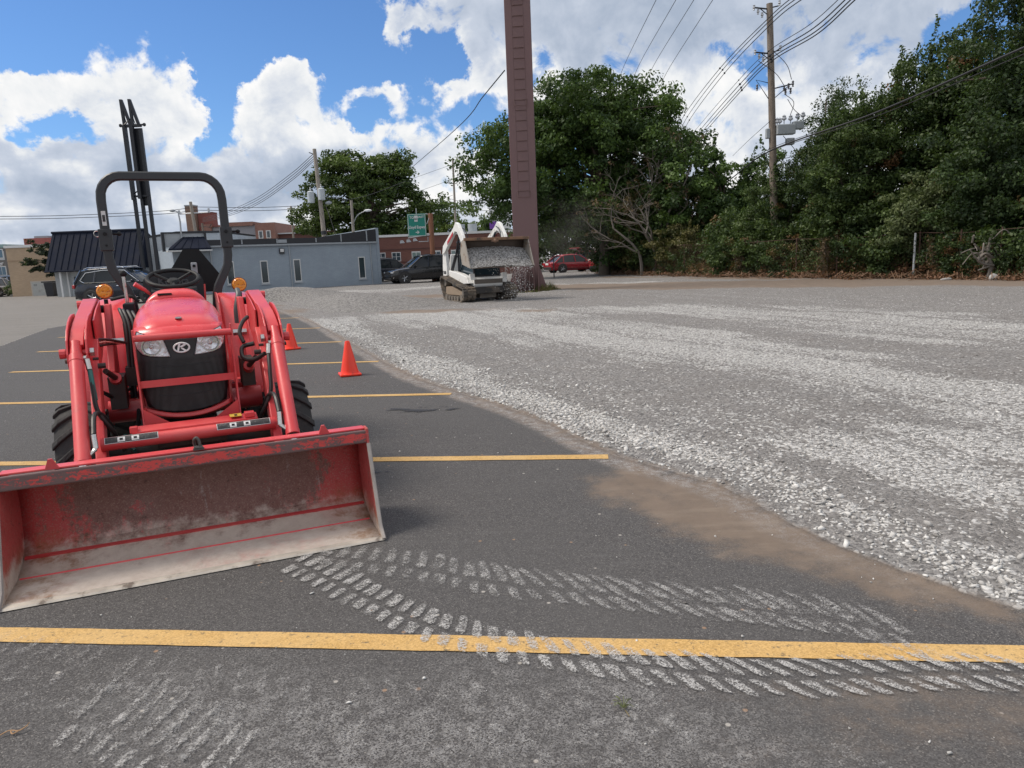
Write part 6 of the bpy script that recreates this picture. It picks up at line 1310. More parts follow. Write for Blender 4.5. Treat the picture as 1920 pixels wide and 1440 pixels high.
T = thing('tractor', 'red compact tractor with front loader, wide scraped bucket and black roll bar', 'tractor', (-1.4785, 3.184, 0), R(24.9))
# ---------------- bucket
BK = empty('bucket', (0, 0, .004), R(-2.75), T); HW = .835
prof = [(0, .004), (.29, .014), (.43, .062)] + [(.43+.105*math.sin(R(a))*1.0+.0, .062+.28*(1-math.cos(R(a)))) for a in (30, 50, 70, 90)] + [(.53, .40), (.495, .445), (.42, .485), (.34, .508), (.262, .52)]
xs = [-HW+2*HW*i/24 for i in range(25)]
MB().loft([[(x, y+.004*math.sin(x*9+y*20), z+(.003*math.sin(x*7) if .1 < z < .45 else 0)) for y, z in prof] for x in xs], cap=False).build('shell', MBU, BK, smooth=28, thick=.009)
MB().prism([(.234, .466), (.262, .463), (.272, .53), (.238, .535)], 'x', -HW-.004, HW+.004).build('top_lip', MLIP, BK, smooth=None, bevel=.007)
MB().bb(-HW, HW, .273, .345, .531, .541).build('top_plate', MR2, BK, smooth=None, bevel=.003)
ce = MB().prism([(-.012, .001), (.035, .001), (.035, .010), (-.004, .009)], 'x', -HW-.006, HW+.006).build('cutting_edge', pm('worn_cutting_edge', (.46, .42, .37), .5, metal=.2, var=.3, vs=12, c2=(.16, .13, .11), c2amt=.4, c2s=7), BK, smooth=None)
MB().loft([[(x, .43, .058), (x, .415, .075), (x, .44, .078)] for x in (-HW+.01, HW-.01)], close=True).build('weld_seam', MR2, BK, smooth=None)
MB().loft([[(x, .285, .012), (x, .29, .026), (x, .30, .018)] for x in (-HW+.01, HW-.01)], close=True).build('weld_seam', MR2, BK, smooth=None)
sidep = [(-.01, .002), (.30, .004), (.44, .055), (.555, .17), (.555, .38), (.51, .455), (.42, .50), (.31, .545), (.236, .545), (.225, .46), (.06, .05)]
for s_ in (-1, 1):
    MB().prism(sidep, 'x', s_*(HW+.005)-.007, s_*(HW+.005)+.007).build('side_plate', MBU, BK, smooth=None, bevel=.003)
    MB().tube([(s_*(HW+.006), -.01, .006), (s_*(HW+.006), .062, .055), (s_*(HW+.006), .228, .465)], .011, 6).build('side_edge', pm('edge_grey', (.30, .27, .25), .6, var=.3, vs=10), BK)
    MB().prism([(s_*.62-.03, .535), (s_*.62+.03, .535), (s_*.62+.004, .585), (s_*.62-.012, .585)], 'y', .262, .275).build('top_tab', MR2, BK, smooth=None)
hk = MB(); hk.tube(smooth_path([(-.006, .285, .545), (-.010, .28, .572), (-.008, .27, .592), (.004, .265, .600), (.013, .262, .585), (.016, .26, .56)], 5), .0075, 8); hk.tube([(-.012, .26, .552), (.028, .26, .552)], .010, 8); hk.box((.008, .265, .544), (.05, .03, .008)); hk.build('grab_hook', pm('hook_steel', (.10, .09, .085), .45, metal=.5), BK)
for x in (-.525, -.435, .435, .525): MB().prism([(.558, .20), (.68, .20), (.70, .34), (.62, .44), (.558, .44)], 'x', x-.007, x+.007).build('mounting_ear', MR2, BK, smooth=None)
# ---------------- loader arms
for s_ in (-1, 1):
    A_ = empty('loader_arm', (0, 0, 0), 0, T)
    # upper boom: flat topped box from the rear pivot to the knee, closed by two rounded side plates
    st_ = [((2.13, 1.255), (2.13, 1.17), .515, .042), ((1.98, 1.266), (2.0, 1.10), .515, .042), ((1.74, 1.222), (1.80, 1.04), .519, .041), ((1.50, 1.176), (1.60, .99), .524, .039), ((1.36, 1.148), (1.44, .98), .528, .037), ((1.25, 1.115), (1.36, .985), .530, .036), ((1.17, 1.072), (1.28, .97), .532, .036), ((1.13, 1.035), (1.22, .96), .533, .036)]
    MB().loft([[(s_*(cx-hw), ty, tz), (s_*(cx+hw), ty, tz), (s_*(cx+hw), by_, bz_), (s_*(cx-hw), by_, bz_)] for (ty, tz), (by_, bz_), cx, hw in st_], close=True).build('boom', MR2, A_, smooth=30, bevel=.004)
    st2 = [((1.46, 1.04), (1.52, .95), .478, .026), ((1.22, .88), (1.34, .80), .474, .026), ((1.00, .70), (1.12, .60), .466, .026), ((.80, .49), (.90, .39), .456, .026), ((.58, .27), (.66, .17), .448, .026)]
    MB().loft([[(s_*(cx-hw), ty, tz), (s_*(cx+hw), ty, tz), (s_*(cx+hw), by_, bz_), (s_*(cx-hw), by_, bz_)] for (ty, tz), (by_, bz_), cx, hw in st2], close=True).build('lower_boom', MR2, A_, smooth=30, bevel=.006)
    MB().prism([(1.46, 1.15), (1.70, 1.205), (2.0, 1.25), (1.98, 1.02), (1.72, .92), (1.50, .86)], 'x', s_*.465-.004, s_*.465+.004).build('boom_web', MR2, A_, smooth=None)
    kn = [(1.62, 1.19), (1.50, 1.192), (1.40, 1.182), (1.30, 1.158), (1.20, 1.118), (1.13, 1.065), (1.09, .99), (1.085, .93), (1.12, .88), (1.22, .84), (1.36, .86), (1.50, .95), (1.60, 1.06)]
    for dx in (.484, .578): MB().prism(kn, 'x', s_*dx-.005, s_*dx+.005).build('knee_plate', MR2, A_, smooth=None, bevel=.002)
    MB().tube([(s_*.45, 1.30, .93), (s_*.62, 1.30, .93)], .012, 8).build('knee_bolt', MGREASE, A_)
    MB().cyl((s_*.46, 1.15, .99), (s_*.615, 1.15, .99), .020, 12).build('pivot_pin', MR2, A_); MB().cyl((s_*.592, 1.15, .99), (s_*.622, 1.15, .99), .028, 10).build('pin_head', MR2, A_); MB().cyl((s_*.452, 1.15, .99), (s_*.472, 1.15, .99), .026, 6).build('pin_nut', MFIT, A_)
    MB().cyl((s_*.42, 2.06, 1.19), (s_*.575, 2.06, 1.19), .026, 12).build('pivot_pin', MBK, A_); MB().cyl((s_*.56, 2.06, 1.225), (s_*.60, 2.06, 1.225), .030, 10).build('pin_head', MR2, A_)
    # bucket cylinder (fat red tube), rod
    a = Vector((s_*.540, 1.15, 1.03)); b = Vector((s_*.520, .60, .475)); d = (b-a).normalized()
    cy = MB(); cy.tube([a-d*.02, a+d*.07, a+d*.075, b-d*.03, b-d*.03, b], [.031, .031, .037, .037, .0395, .0395], 20); cy.build('bucket_cylinder', MR2, A_, smooth=30)
    MB().tube([a+d*.12, a+d*.122], .0395, 20).build('cylinder_ring', MR2, A_)
    MB().tube([b, b+d*.10], .020, 12).build('cylinder_rod', pm('chrome_rod', (.8, .8, .8), .08, metal=1, var=.02), A_)
    MB().tube([b-d*.002, b+d*.004], [.031, .028], 16).build('cylinder_gland', MBK, A_)
    MB().cyl((s_*.45, 1.20, .90), (s_*.41, 1.20, .90), .016, 8).build('grease_boss', MGREASE, A_)
    # lift cylinder inside the boom
    MB().tube([(s_*.385, 1.75, .62), (s_*.385, 1.38, .80)], .034, 14).build('lift_cylinder', MR2, A_); MB().tube([(s_*.385, 1.38, .80), (s_*.42, 1.26, .86)], .017, 10).build('lift_rod', MGREASE, A_)
    # upright post and side frame plate
    MB().prism([(2.14, 1.22), (2.02, 1.22), (1.92, 1.05), (1.72, .80), (1.70, .46), (1.98, .46), (2.10, .9)], 'x', s_*.425-.020, s_*.425+.020).build('loader_post', MR2, A_, smooth=None, bevel=.006)
    MB().prism([(1.72, .78), (1.60, .66), (1.60, .47), (1.72, .47)], 'x', s_*.40-.05, s_*.40-.042).build('post_gusset', MR2, A_, smooth=None)
    MB().cyl((s_*.34, 1.86, .98), (s_*.43, 1.86, .98), .024, 6).build('post_bolt', MFIT, A_)
MB().tube([(-.45, .80, .517), (.45, .80, .517)], .036, 20).build('crosstube', MR2, T, smooth=40)
MB().prism([(.84, .545), (.93, .56), (.93, .572), (.84, .557)], 'x', -.30, .36).build('crosstube_bar', MR2, T, smooth=None, bevel=.003)
MB().bb(-.31, -.27, .84, .88, .55, .585).build('bar_clip', MR2, T, smooth=None, bevel=.004); MB().bb(.29, .345, .84, .90, .56, .59).build('bar_clip', MR2, T, smooth=None, bevel=.004)
MLAB = pm('label_black', (.030, .030, .032), .5, var=.35, vs=60, c2=(.10, .10, .10), c2amt=.4, c2s=70)
for x0, x1 in ((-.43, -.17), (.13, .42)):
    lb = MB(); rows = []
    for x in (x0, x1): rows.append([(x, .80-.0375*math.cos(R(a)), .517+.0375*math.sin(R(a))) for a in (12, 25, 38, 51, 64, 77)])
    lb.loft(rows, cap=False); lo = lb.build('warning_label', MLAB, T, smooth=40)
    bo = MB()
    for x in (x0, x1-.003): bo.loft([[(xx, .80-.0382*math.cos(R(a)), .517+.0382*math.sin(R(a))) for a in (12, 32, 54, 77)] for xx in (x, x+.003)], cap=False)
    for a in (12, 75): bo.loft([[(xx, .80-.0382*math.cos(R(q)), .517+.0382*math.sin(R(q))) for q in (a, a+4)] for xx in (x0, x1)], cap=False)
    bo.build('label_border', MWHITE, lo, smooth=None)
    for fx in (.24, .50):
        xx = x0+(x1-x0)*fx; pc = MB(); pc.loft([[(q, .80-.0386*math.cos(R(a)), .517+.0386*math.sin(R(a))) for a in (22, 40, 66)] for q in (xx, xx+.036)], cap=False); po = pc.build('pictogram', MWHITE, lo, smooth=None)
        g_ = MB(); g_.loft([[(q, .80-.0392*math.cos(R(a)), .517+.0392*math.sin(R(a))) for a in (34, 44, 54)] for q in (xx+.010, xx+.026)], cap=False); g_.build('pictogram_mark', MBK, po, smooth=None)
yl = MB().bb(.21, .275, .85, .93, .573, .576).build('yellow_label', pm('label_yellow', (.62, .42, .06), .5), T, smooth=None)
MB().bb(.235, .25, .86, .90, .5765, .578).build('pictogram_mark', MBK, yl, smooth=None)
# torque tube, frame
MB().tube([(-.46, 1.60, .553), (.46, 1.60, .553)], .072, 24).build('torque_tube', MR2, T, smooth=40)
MB().prism([(1.02, .32), (1.10, .50), (2.8, .62), (2.8, .34), (1.9, .26)], 'x', -.16, .16).build('frame_casting', MGREASE, T, smooth=None, bevel=.02)
MB().prism([(1.98, .40), (2.2, .40), (3.25, .45), (3.25, .85), (2.3, .80), (1.98, .62)], 'x', -.22, .22).build('transmission', MGREASE, T, smooth=None, bevel=.03)
fbp = MB(); fbp.bb(-.19, .19, 1.03, 1.07, .40, .52); fbp.build('front_weight_bracket', MGREASE, T, smooth=None, bevel=.006)
for x in (-.135, .135):
    MB().tube([(x, 1.00, .50), (x, 1.03, .50)], .020, 6).build('frame_bolt', MFIT, T); MB().bb(x-.028, x+.028, 1.01, 1.03, .475, .53).build('bolt_plate', MR2, T, smooth=None, bevel=.003)
MB().tube([(0, 1.02, .46), (0, 1.035, .46)], .03, 12).build('pin_hole', MBK, T)
MB().tube([(-.50, 1.36, .33), (.50, 1.36, .33)], .055, 12).build('front_axle', MGREASE, T)
MB().tube([(-.28, 1.02, .36), (.25, 1.02, .38)], .014, 8).build('steering_rod', MR2, T)
# brush guard
for s_ in (-1, 1):
    c_ = .017
    x = c_+s_*.262
    MB().prism([(1.00, .50), (1.06, .50), (1.16, .62), (1.13, 1.06), (1.10, 1.10), (1.06, 1.10), (1.05, .70)], 'x', x-.005, x+.005).build('guard_upright', MR2, T, smooth=None, bevel=.002)
    MB().prism([(x-s_*.006, .645), (x-s_*.006, .545), (x-s_*.13, .500), (x-s_*.165, .535)], 'y', 1.015, 1.023).build('guard_brace', MR2, T, smooth=None)
    MB().prism([(1.02, .47), (1.10, .47), (1.12, .64), (1.04, .62)], 'x', x-s_*.012-.004, x-s_*.012+.004).build('guard_foot', MR2, T, smooth=None)
MB().tube([(-.245, 1.065, 1.052), (.280, 1.065, 1.052)], .020, 16).build('guard_top_bar', MR2, T, smooth=40)
MB().loft([[(-.245, 1.07, .762), (-.245, 1.07, .803), (-.245, 1.076, .803), (-.245, 1.076, .762)], [(.017, 1.045, .765), (.017, 1.045, .806), (.017, 1.051, .806), (.017, 1.051, .765)], [(.280, 1.07, .762), (.280, 1.07, .803), (.280, 1.076, .803), (.280, 1.076, .762)]], close=True).build('guard_strap', MR2, T, smooth=None)
# ---------------- hood
def hs(w_, zt, zb, y, sag=0.0, k=10, pw=3.3):
    pts = []
    for i in range(k*2+1):
        a = math.pi*i/(k*2); cx = -math.cos(a); sx = math.sin(a)
        x = w_*math.copysign(abs(cx)**(2/pw), cx); z = (zt-.21)+.21*(sx**(2/pw)); pts.append((x, y, z))
    return [(-w_*.97, y+sag, zb)]+[(-w_*1.0, y+sag*.5, (zb+zt-.21)/2)]+pts+[(w_*1.0, y+sag*.5, (zb+zt-.21)/2)]+[(w_*.97, y+sag, zb)]
hood_ = MB().loft([hs(.235, 1.070, .62, 1.160, .02), hs(.247, 1.100, .62, 1.178, .02), hs(.256, 1.132, .62, 1.215), hs(.263, 1.160, .63, 1.30), hs(.266, 1.190, .66, 1.45), hs(.265, 1.218, .70, 1.62), hs(.258, 1.238, .74, 1.80), hs(.250, 1.246, .78, 1.93), hs(.242, 1.232, .80, 1.955)], cap=False)
ho = hood_.build('hood', MRH, T, smooth=50, thick=.006)
q = ho.modifiers.new('sub', 'SUBSURF'); q.levels = q.render_levels = 1
nose = MB(); rows = []
for z, y, w_ in ((1.03, 1.128, .225), (1.05, 1.125, .232), (1.072, 1.138, .238), (1.092, 1.165, .240), (1.112, 1.20, .240)): rows.append([(w_*u, y+.05*abs(u)**3, z-.012*u*u) for u in [i/8-1 for i in range(17)]])
nose.loft(rows, cap=False); nose.build('hood_nose', MRH, T, smooth=60, thick=.006)
# dash cowl behind the hood
dc = MB().loft([hs(.225, 1.245, .80, 1.965), hs(.205, 1.285, .80, 2.02), hs(.185, 1.30, .80, 2.10), hs(.17, 1.29, .80, 2.20)], cap=False); dc.build('dash_cowl', MRH, T, smooth=50, thick=.006)
MB().bb(-.11, -.02, 1.975, 1.99, 1.262, 1.276).build('cowl_vent', MBK, T, smooth=None)
# grille (black moulded front) and headlights
def gy(x, z): return 1.118+.62*x*x+.055*max(0, .72-z)*0+(z-.8)*.03
gx = [i/10*.232 for i in range(-10, 11)]
rows = []
for z, wf in ((.618, .72), (.63, .84), (.66, .95), (.72, 1.0), (.80, 1.02), (.88, 1.03), (.94, 1.04), (1.0, 1.04), (1.042, 1.0)): rows.append([(x*wf, gy(x*wf, z), z-.03*(1-abs(x/.232)**2)*(1 if z < .64 else 0)) for x in gx])
def mesh_mat():
    m, nt, b = newmat('grille_mesh'); o_ = N(nt, 'ShaderNodeTexCoord').outputs['Object']
    v = N(nt, 'ShaderNodeTexVoronoi', {'Vector': o_, 'Scale': 170.0}, feature='DISTANCE_TO_EDGE').outputs[0] if False else N(nt, 'ShaderNodeTexVoronoi', {'Vector': o_, 'Scale': 150.0, 'Randomness': 0.0}).outputs['Distance']
    f = MR(nt, v, .30, .42); z = N(nt, 'ShaderNodeSeparateXYZ', {0: o_}).outputs[2]; f = M(nt, 'MULTIPLY', f, MR(nt, z, .93, .90))
    n = N(nt, 'ShaderNodeTexNoise', {'Vector': o_, 'Scale': 14.0, 'Detail': 6.0}).outputs[0]
    c = MIX(nt, f, (.028, .029, .032), (.008, .008, .009)); c = MIX(nt, MR(nt, n, .5, .8, 0, .3), c, (.07, .065, .06))
    lk(nt, c, b.inputs['Base Color']); b.inputs['Roughness'].default_value = .48; return m
gr_ = MB().loft(rows, cap=False).build('grille', mesh_mat(), T, smooth=50, thick=.008)
for z in (.875, .70):
    MB().tube([(x*.62, gy(x*.62, z)-.004, z-.006*(1-(x/.232)**2)) for x in gx], .0035, 5).build('grille_rib', MGRILL, gr_)
MB().loft([[(x*1.06, gy(x*1.0, .6)+.008, zc+(.055 if True else 0)*abs(x/.232)**2.2) for x in gx] for zc in (.585, .560)]+[[(x*1.06, gy(x, .6)+.03, .545+.055*abs(x/.232)**2.2) for x in gx]], cap=False).build('lower_front_panel', MR1, T, smooth=50, thick=.006)
for s_ in (-1, 1): MB().loft([[(s_*.238, 1.162, .60), (s_*.244, 1.162, .80), (s_*.246, 1.158, 1.03)], [(s_*.250, 1.20, .60), (s_*.256, 1.20, .80), (s_*.254, 1.20, 1.05)]], cap=False).build('side_front_panel', MR1, T, smooth=None, thick=.006)
def hl_mat():
    m, nt, b = newmat('headlight_reflector'); o_ = N(nt, 'ShaderNodeTexCoord').outputs['Object']
    n = N(nt, 'ShaderNodeTexNoise', {'Vector': o_, 'Scale': 22.0, 'Detail': 1.0, 'Distortion': 1.0}).outputs[0]
    lk(nt, MIX(nt, n, (.50, .51, .53), (.95, .96, .98)), b.inputs['Base Color']); b.inputs['Metallic'].default_value = .55; b.inputs['Roughness'].default_value = .16
    bp = N(nt, 'ShaderNodeBump', {'Strength': .7, 'Distance': .01, 'Height': n}); lk(nt, bp.outputs[0], b.inputs['Normal']); return m
MHL = hl_mat()
MLENS, _nt, _b = newmat('clear_lens'); _b.inputs['Base Color'].default_value = (.85, .88, .92, 1); _b.inputs['Roughness'].default_value = .03; _b.inputs['Alpha'].default_value = .22; _b.inputs['Specular IOR Level'].default_value = .9
for s_ in (-1, 1):
    outl = [(.064, .926), (.11, .928), (.17, .935), (.212, .950), (.238, .985), (.246, 1.03), (.228, 1.085), (.165, 1.056), (.094, 1.042)]
    h_ = MB(); m_ = len(outl)
    cen = (.158, .99)
    for off, sc_ in ((.0, 1.0),): pass
    r0 = [(s_*x, gy(x, z)-.006, z) for x, z in outl]; r1 = [(s_*(cen[0]+(x-cen[0])*.9), gy(x, z)-.014, cen[1]+(z-cen[1])*.9) for x, z in outl]; rc = [(s_*cen[0], gy(cen[0], cen[1])-.012, cen[1])]*m_
    h_.loft([r0+[r0[0]], r1+[r1[0]], rc+[rc[0]]], cap=False); ho_ = h_.build('headlight', MHL, T, smooth=30)
    rg = MB(); cy_ = gy(.158, .99)-.018
    rg.lathe([(0, .049), (-.006, .052), (-.006, .047), (.004, .041), (.008, .012)], (s_*.160, cy_, .992), 'y', 24); rg.build('reflector_bowl', pm('chrome_bowl', (.8, .82, .85), .12, metal=1, var=.1, vs=40), ho_)
    MB().ball((s_*.160, cy_-.004, .992), .012, 10).build('bulb', MFIT, ho_)
    MB().tube([r0[i] for i in range(m_)]+[r0[0]], .0035, 5).build('headlight_rim', MGRILL, ho_)
    ln = MB(); r1b = [(s_*(cen[0]+(x-cen[0])*.95), gy(x, z)-.024, cen[1]+(z-cen[1])*.95) for x, z in outl]; ln.loft([r1b+[r1b[0]], [(s_*cen[0], cy_-.014, cen[1])]*(m_+1)], cap=False); ln.build('lens', MLENS, ho_, smooth=60)
em = MB(); em.tube([(.042*math.cos(R(a)), 1.106, .977+.027*math.sin(R(a))) for a in range(0, 361, 12)], .0052, 6); MEMB = pm('emblem_white', (.86, .87, .88), .25, var=.02); emo = em.build('emblem', MEMB, T)
e2 = MB(); e2.prism([(-.026, .958), (-.016, .958), (-.004, 1.0), (-.016, 1.0)], 'y', 1.101, 1.107); e2.prism([(-.010, .984), (.018, 1.0), (.026, .992), (-.002, .975)], 'y', 1.1005, 1.1065); e2.prism([(-.006, .972), (.006, .975), (.030, .956), (.016, .954), (.002, .966)], 'y', 1.1, 1.106); e2.build('emblem_mark', MEMB, emo, smooth=None)
bdg = MB().lathe([(0, .019), (.006, .019), (.008, .015), (.008, 0)], (.002, 1.232, 1.142), 'z', 20); bo_ = bdg.build('hood_badge', MFIT, T); bo_.rotation_euler = (0, 0, 0)
MB().lathe([(0, .012), (.001, .012), (.001, 0)], (.002, 1.232, 1.1505), 'z', 16).build('badge_centre', pm('badge_blue', (.08, .12, .25), .3), bo_)
# ---------------- wheels
def ag_wheel(name, c, r_, w_, s_, nl):
    W_ = empty(name, c, 0, T)
    MB().lathe([(-w_*.42, r_*.58), (-w_*.5, r_*.74), (-w_*.48, r_*.88), (-w_*.36, r_*.93), (0, r_*.95), (w_*.36, r_*.93), (w_*.48, r_*.88), (w_*.5, r_*.74), (w_*.42, r_*.58)], (0, 0, 0), 'x', 40).build('tyre', MTYRE, W_)
    lg = MB()
    for k in range(nl*2):
        sd = 1 if k % 2 else -1; a0 = 2*math.pi*k/(nl*2); rows = []
        for j in range(5):
            f = j/4; x = sd*w_*(.02+.50*f); a = a0+sd*0+.30*f*(1.0); rr = r_*(1.0-.02*f) if f < .9 else r_*.93; rb = r_*.86
            hw = r_*.055; up = Vector((0, math.cos(a), math.sin(a))); tg = Vector((0, -math.sin(a), math.cos(a)))
            rows.append([Vector((x, 0, 0))+up*rb-tg*hw*1.3, Vector((x, 0, 0))+up*rr-tg*hw, Vector((x, 0, 0))+up*rr+tg*hw, Vector((x, 0, 0))+up*rb+tg*hw*1.3])
        lg.loft(rows, close=True)
    lg.build('tread_lug', MTYRE, W_, smooth=None, bevel=.006)
    rm = MB(); rm.lathe([(-w_*.30, r_*.58), (w_*.38, r_*.60), (w_*.42, r_*.56), (w_*.30, r_*.50), (w_*.05, r_*.42), (w_*.05, .08), (w_*.2, .07), (w_*.2, 0)] if s_ > 0 else [(w_*.30, r_*.58), (-w_*.38, r_*.60), (-w_*.42, r_*.56), (-w_*.30, r_*.50), (-w_*.05, r_*.42), (-w_*.05, .08), (-w_*.2, .07), (-w_*.2, 0)], (0, 0, 0), 'x', 28); rm.build('rim', pm('rim_orange_white', (.55, .52, .46), .5), W_)
for s_ in (-1, 1):
    ag_wheel('front_wheel', (s_*.595, 1.37, .335), .335, .24, s_, 16); ag_wheel('rear_wheel', (s_*.53, 2.92, .52), .52, .36, s_, 20)
    # rear fender
    fd = MB(); rows = []
    for i in range(19):
        a = R(215-i*10.5); y = 2.92-.0+.66*math.cos(a)*-1*-1; z = .52+.70*math.sin(a)
        y = 2.92+.70*math.cos(a)
        if i < 3: y = 2.28+.0*i; z = .58+.10*i if i else .50
        z = min(z, 1.235); rows.append([(s_*.30, y, z), (s_*.33, y-.01, z+.012), (s_*.52, y, z+.004), (s_*.66, y+.01, z-.03), (s_*.675, y+.01, z-.07)])
    fd.loft(rows, cap=False); fd.build('rear_fender', MRH, T, smooth=60, thick=.008)
    MB().prism([(2.28, .50), (2.30, .95), (2.45, 1.17), (2.65, 1.24), (3.2, 1.24), (3.45, 1.0), (3.5, .5), (2.92, .9)], 'x', s_*.30-.004, s_*.30+.004).build('fender_side', MRH, T, smooth=None)
    st = MB().bb(*sorted((s_*.20, s_*.47)), 1.90, 2.32, .595, .612).build('foot_step', MR2, T, smooth=None, bevel=.004)
    dm = MB()
    for i in range(3):
        for j in range(3): dm.cyl((s_*(.31+.055*i), 1.94+.06*j, .612), (s_*(.31+.055*i), 1.94+.06*j, .6135), .013, 8)
    dm.build('step_hole', MBK, st, smooth=None)
    MB().prism([(1.89, .50), (1.97, .50), (1.93, .612), (1.89, .612)], 'x', *sorted((s_*.22, s_*.46))).build('step_front', MR2, T, smooth=None)
    # amber flashers
    bx = s_*.463-.0; by = 2.50; bz = 1.30
    fl = empty('flasher', (bx, by, bz), 0, T)
    MB().lathe([(-.038, 0), (-.038, .044), (-.030, .051), (.030, .051), (.038, .044), (.038, 0)], (0, 0, 0), 'y', 26).build('amber_lens', None, fl, smooth=35)
    MB().lathe([(-.012, .0515), (-.012, .056), (.012, .056), (.012, .0515)], (0, 0, 0), 'y', 26).build('lens_rim', pm('amber_rim', (.20, .055, .012), .35), fl)
    MB().tube([(0, 0, -.06), (0, 0, -.10)], .014, 8).build('stem', MBK, fl)
MAMB, nt_a, b_a = newmat('amber_lens')
_o = N(nt_a, 'ShaderNodeTexCoord').outputs['Object']; _v = N(nt_a, 'ShaderNodeTexVoronoi', {'Vector': _o, 'Scale': 55.0}).outputs['Distance']; _z = N(nt_a, 'ShaderNodeSeparateXYZ', {0: _o}).outputs[2]
_n = N(nt_a, 'ShaderNodeTexNoise', {'Vector': _o, 'Scale': 16.0}).outputs[0]
lk(nt_a, MIX(nt_a, MR(nt_a, M(nt_a, 'ADD', _v, M(nt_a, 'MULTIPLY', _n, .5)), .45, .75), (.55, .13, .008), (.85, .30, .012)), b_a.inputs['Base Color']); b_a.inputs['Roughness'].default_value = .12; b_a.inputs['Subsurface Weight'].default_value = .3; b_a.inputs['Subsurface Radius'].default_value = (.02, .008, .002); b_a.inputs['Coat Weight'].default_value = .8
_bp = N(nt_a, 'ShaderNodeBump', {'Strength': .5, 'Distance': .004, 'Height': _v}); lk(nt_a, _bp.outputs[0], b_a.inputs['Normal'])
for o in bpy.data.objects:
    if o.name.startswith('amber_lens'): o.data.materials.append(MAMB)
# ---------------- roll bar
sqs = [(-1, -.72), (-.72, -1), (.72, -1), (1, -.72), (1, .72), (.72, 1), (-.72, 1), (-1, .72)]
RP = 2.92
left = [(-.30, RP, .72), (-.305, RP, 1.12), (-.315, RP, 1.22), (-.335, RP, 1.29), (-.385, RP, 1.385), (-.420, RP, 1.455), (-.434, RP, 1.54), (-.434, RP, 1.66), (-.434, RP, 1.98)]
left += [(-.434+.15*(1-math.cos(R(a))), RP, 2.0+.165*math.sin(R(a))) for a in (15, 30, 45, 60, 75, 90)]
rp = left+[(-x, y, z) for x, y, z in left[::-1]]
MB().tube(rp, .033, sec=sqs).build('roll_bar', MROPS, T, smooth=30)
for s_ in (-1, 1):
    bkx = s_*.436; MB().bb(bkx-.046, bkx+.046, RP-.045, RP+.045, 1.60, 1.765).build('roll_bar_hinge', MROPS, T, smooth=None, bevel=.005)
    MB().cyl((bkx, RP-.06, 1.728), (bkx, RP-.04, 1.728), .014, 8).build('hinge_bolt', MBK, T); MB().cyl((bkx, RP-.05, 1.64), (bkx, RP-.044, 1.64), .009, 8).build('hinge_hole', MBK, T)
    hp_ = MB(); hp_.tube([(bkx+.05, RP, 1.728), (bkx+.085, RP, 1.728)], .010, 6); hp_.ball((bkx+.095, RP, 1.728), .018, 8); hp_.build('hinge_pin', MBK, T)
MB().tube([(-.49+.022*math.cos(R(a)), RP-.02, 1.73+.022*math.sin(R(a))) for a in range(20, 360, 20)], .004, 5).build('pin_ring', MFIT, T)
lbo = MB().bb(-.444, -.414, RP-.038, RP-.035, 1.79, 1.90).build('rollbar_label', MWHITE, T, smooth=None); MB().bb(-.438, -.420, RP-.041, RP-.039, 1.82, 1.87).build('label_print', MLAB, lbo, smooth=None)
# slow moving vehicle triangle seen from behind, on its pale bracket
MB().prism([(.10, 1.60), (.22, 1.60), (.385, 1.355), (.385, 1.335), (.33, 1.24), (-.01, 1.24), (-.065, 1.335), (-.065, 1.355)], 'y', 3.10, 3.106).build('slow_vehicle_triangle', MBK, T, smooth=None)
br_ = MB().bb(.145, .195, 3.06, 3.085, 1.19, 1.49).build('triangle_bracket', pm('bracket_grey', (.34, .35, .37), .5, metal=.3), T, smooth=None, bevel=.01); MB().cyl((.17, 3.045, 1.46), (.17, 3.06, 1.46), .012, 8).build('bracket_bolt', MBK, br_)
MB().tube([(.20, 2.9, 1.18), (.205, 2.9, 1.31)], .030, 8).build('red_stalk', MR1, T)
# seat and steering wheel
se = empty('seat', (0, 0, 0), 0, T); MSEAT = pm('seat_vinyl', (.022, .023, .026), .8, var=.15, spec=.2)
MB().loft([[(x, 2.72+.05*abs(x/.2)**2, 1.16), (x*1.05, 2.75+.05*abs(x/.2)**2, 1.34), (x, 2.78+.05*abs(x/.2)**2, 1.415-.05*abs(x/.22)**3), (x*.9, 2.84, 1.40-.05*abs(x/.22)**3), (x, 2.86, 1.16)] for x in [-.21+.42*i/14 for i in range(15)]], close=True).build('backrest', MSEAT, se, smooth=60)
MB().bb(-.21, .21, 2.42, 2.75, 1.02, 1.12).build('cushion', MSEAT, se, smooth=40, bevel=.03)
text_mesh('seat_lettering', 'Kubota', .075, pm('embossed_vinyl', (.045, .046, .05), .4), se, (0, 2.742, 1.345), (R(84), 0, 0), .006, .002)
sw = empty('steering_wheel', (0, 2.30, 1.372), 0, T); sw.rotation_euler = (R(20), 0, 0)
MB().tube([(.172*math.cos(R(a)), .172*math.sin(R(a)), 0) for a in range(0, 361, 10)], .0155, 10, cap=False).build('wheel_rim', MBK, sw)
sp_ = MB()
for a in (270, 40, 140): sp_.tube([(.02*math.cos(R(a)), .02*math.sin(R(a)), -.03), (.165*math.cos(R(a)), .165*math.sin(R(a)), 0)], .011, 6)
sp_.build('wheel_spoke', MBK, sw); MB().lathe([(-.05, .03), (-.02, .045), (-.005, .03), (-.005, 0)], (0, 0, 0), 'z', 16).build('wheel_hub', MBK, sw)
MB().tube([(0, 2.20, 1.15), (0, 2.29, 1.34)], .03, 10).build('steering_column', MBK, T)
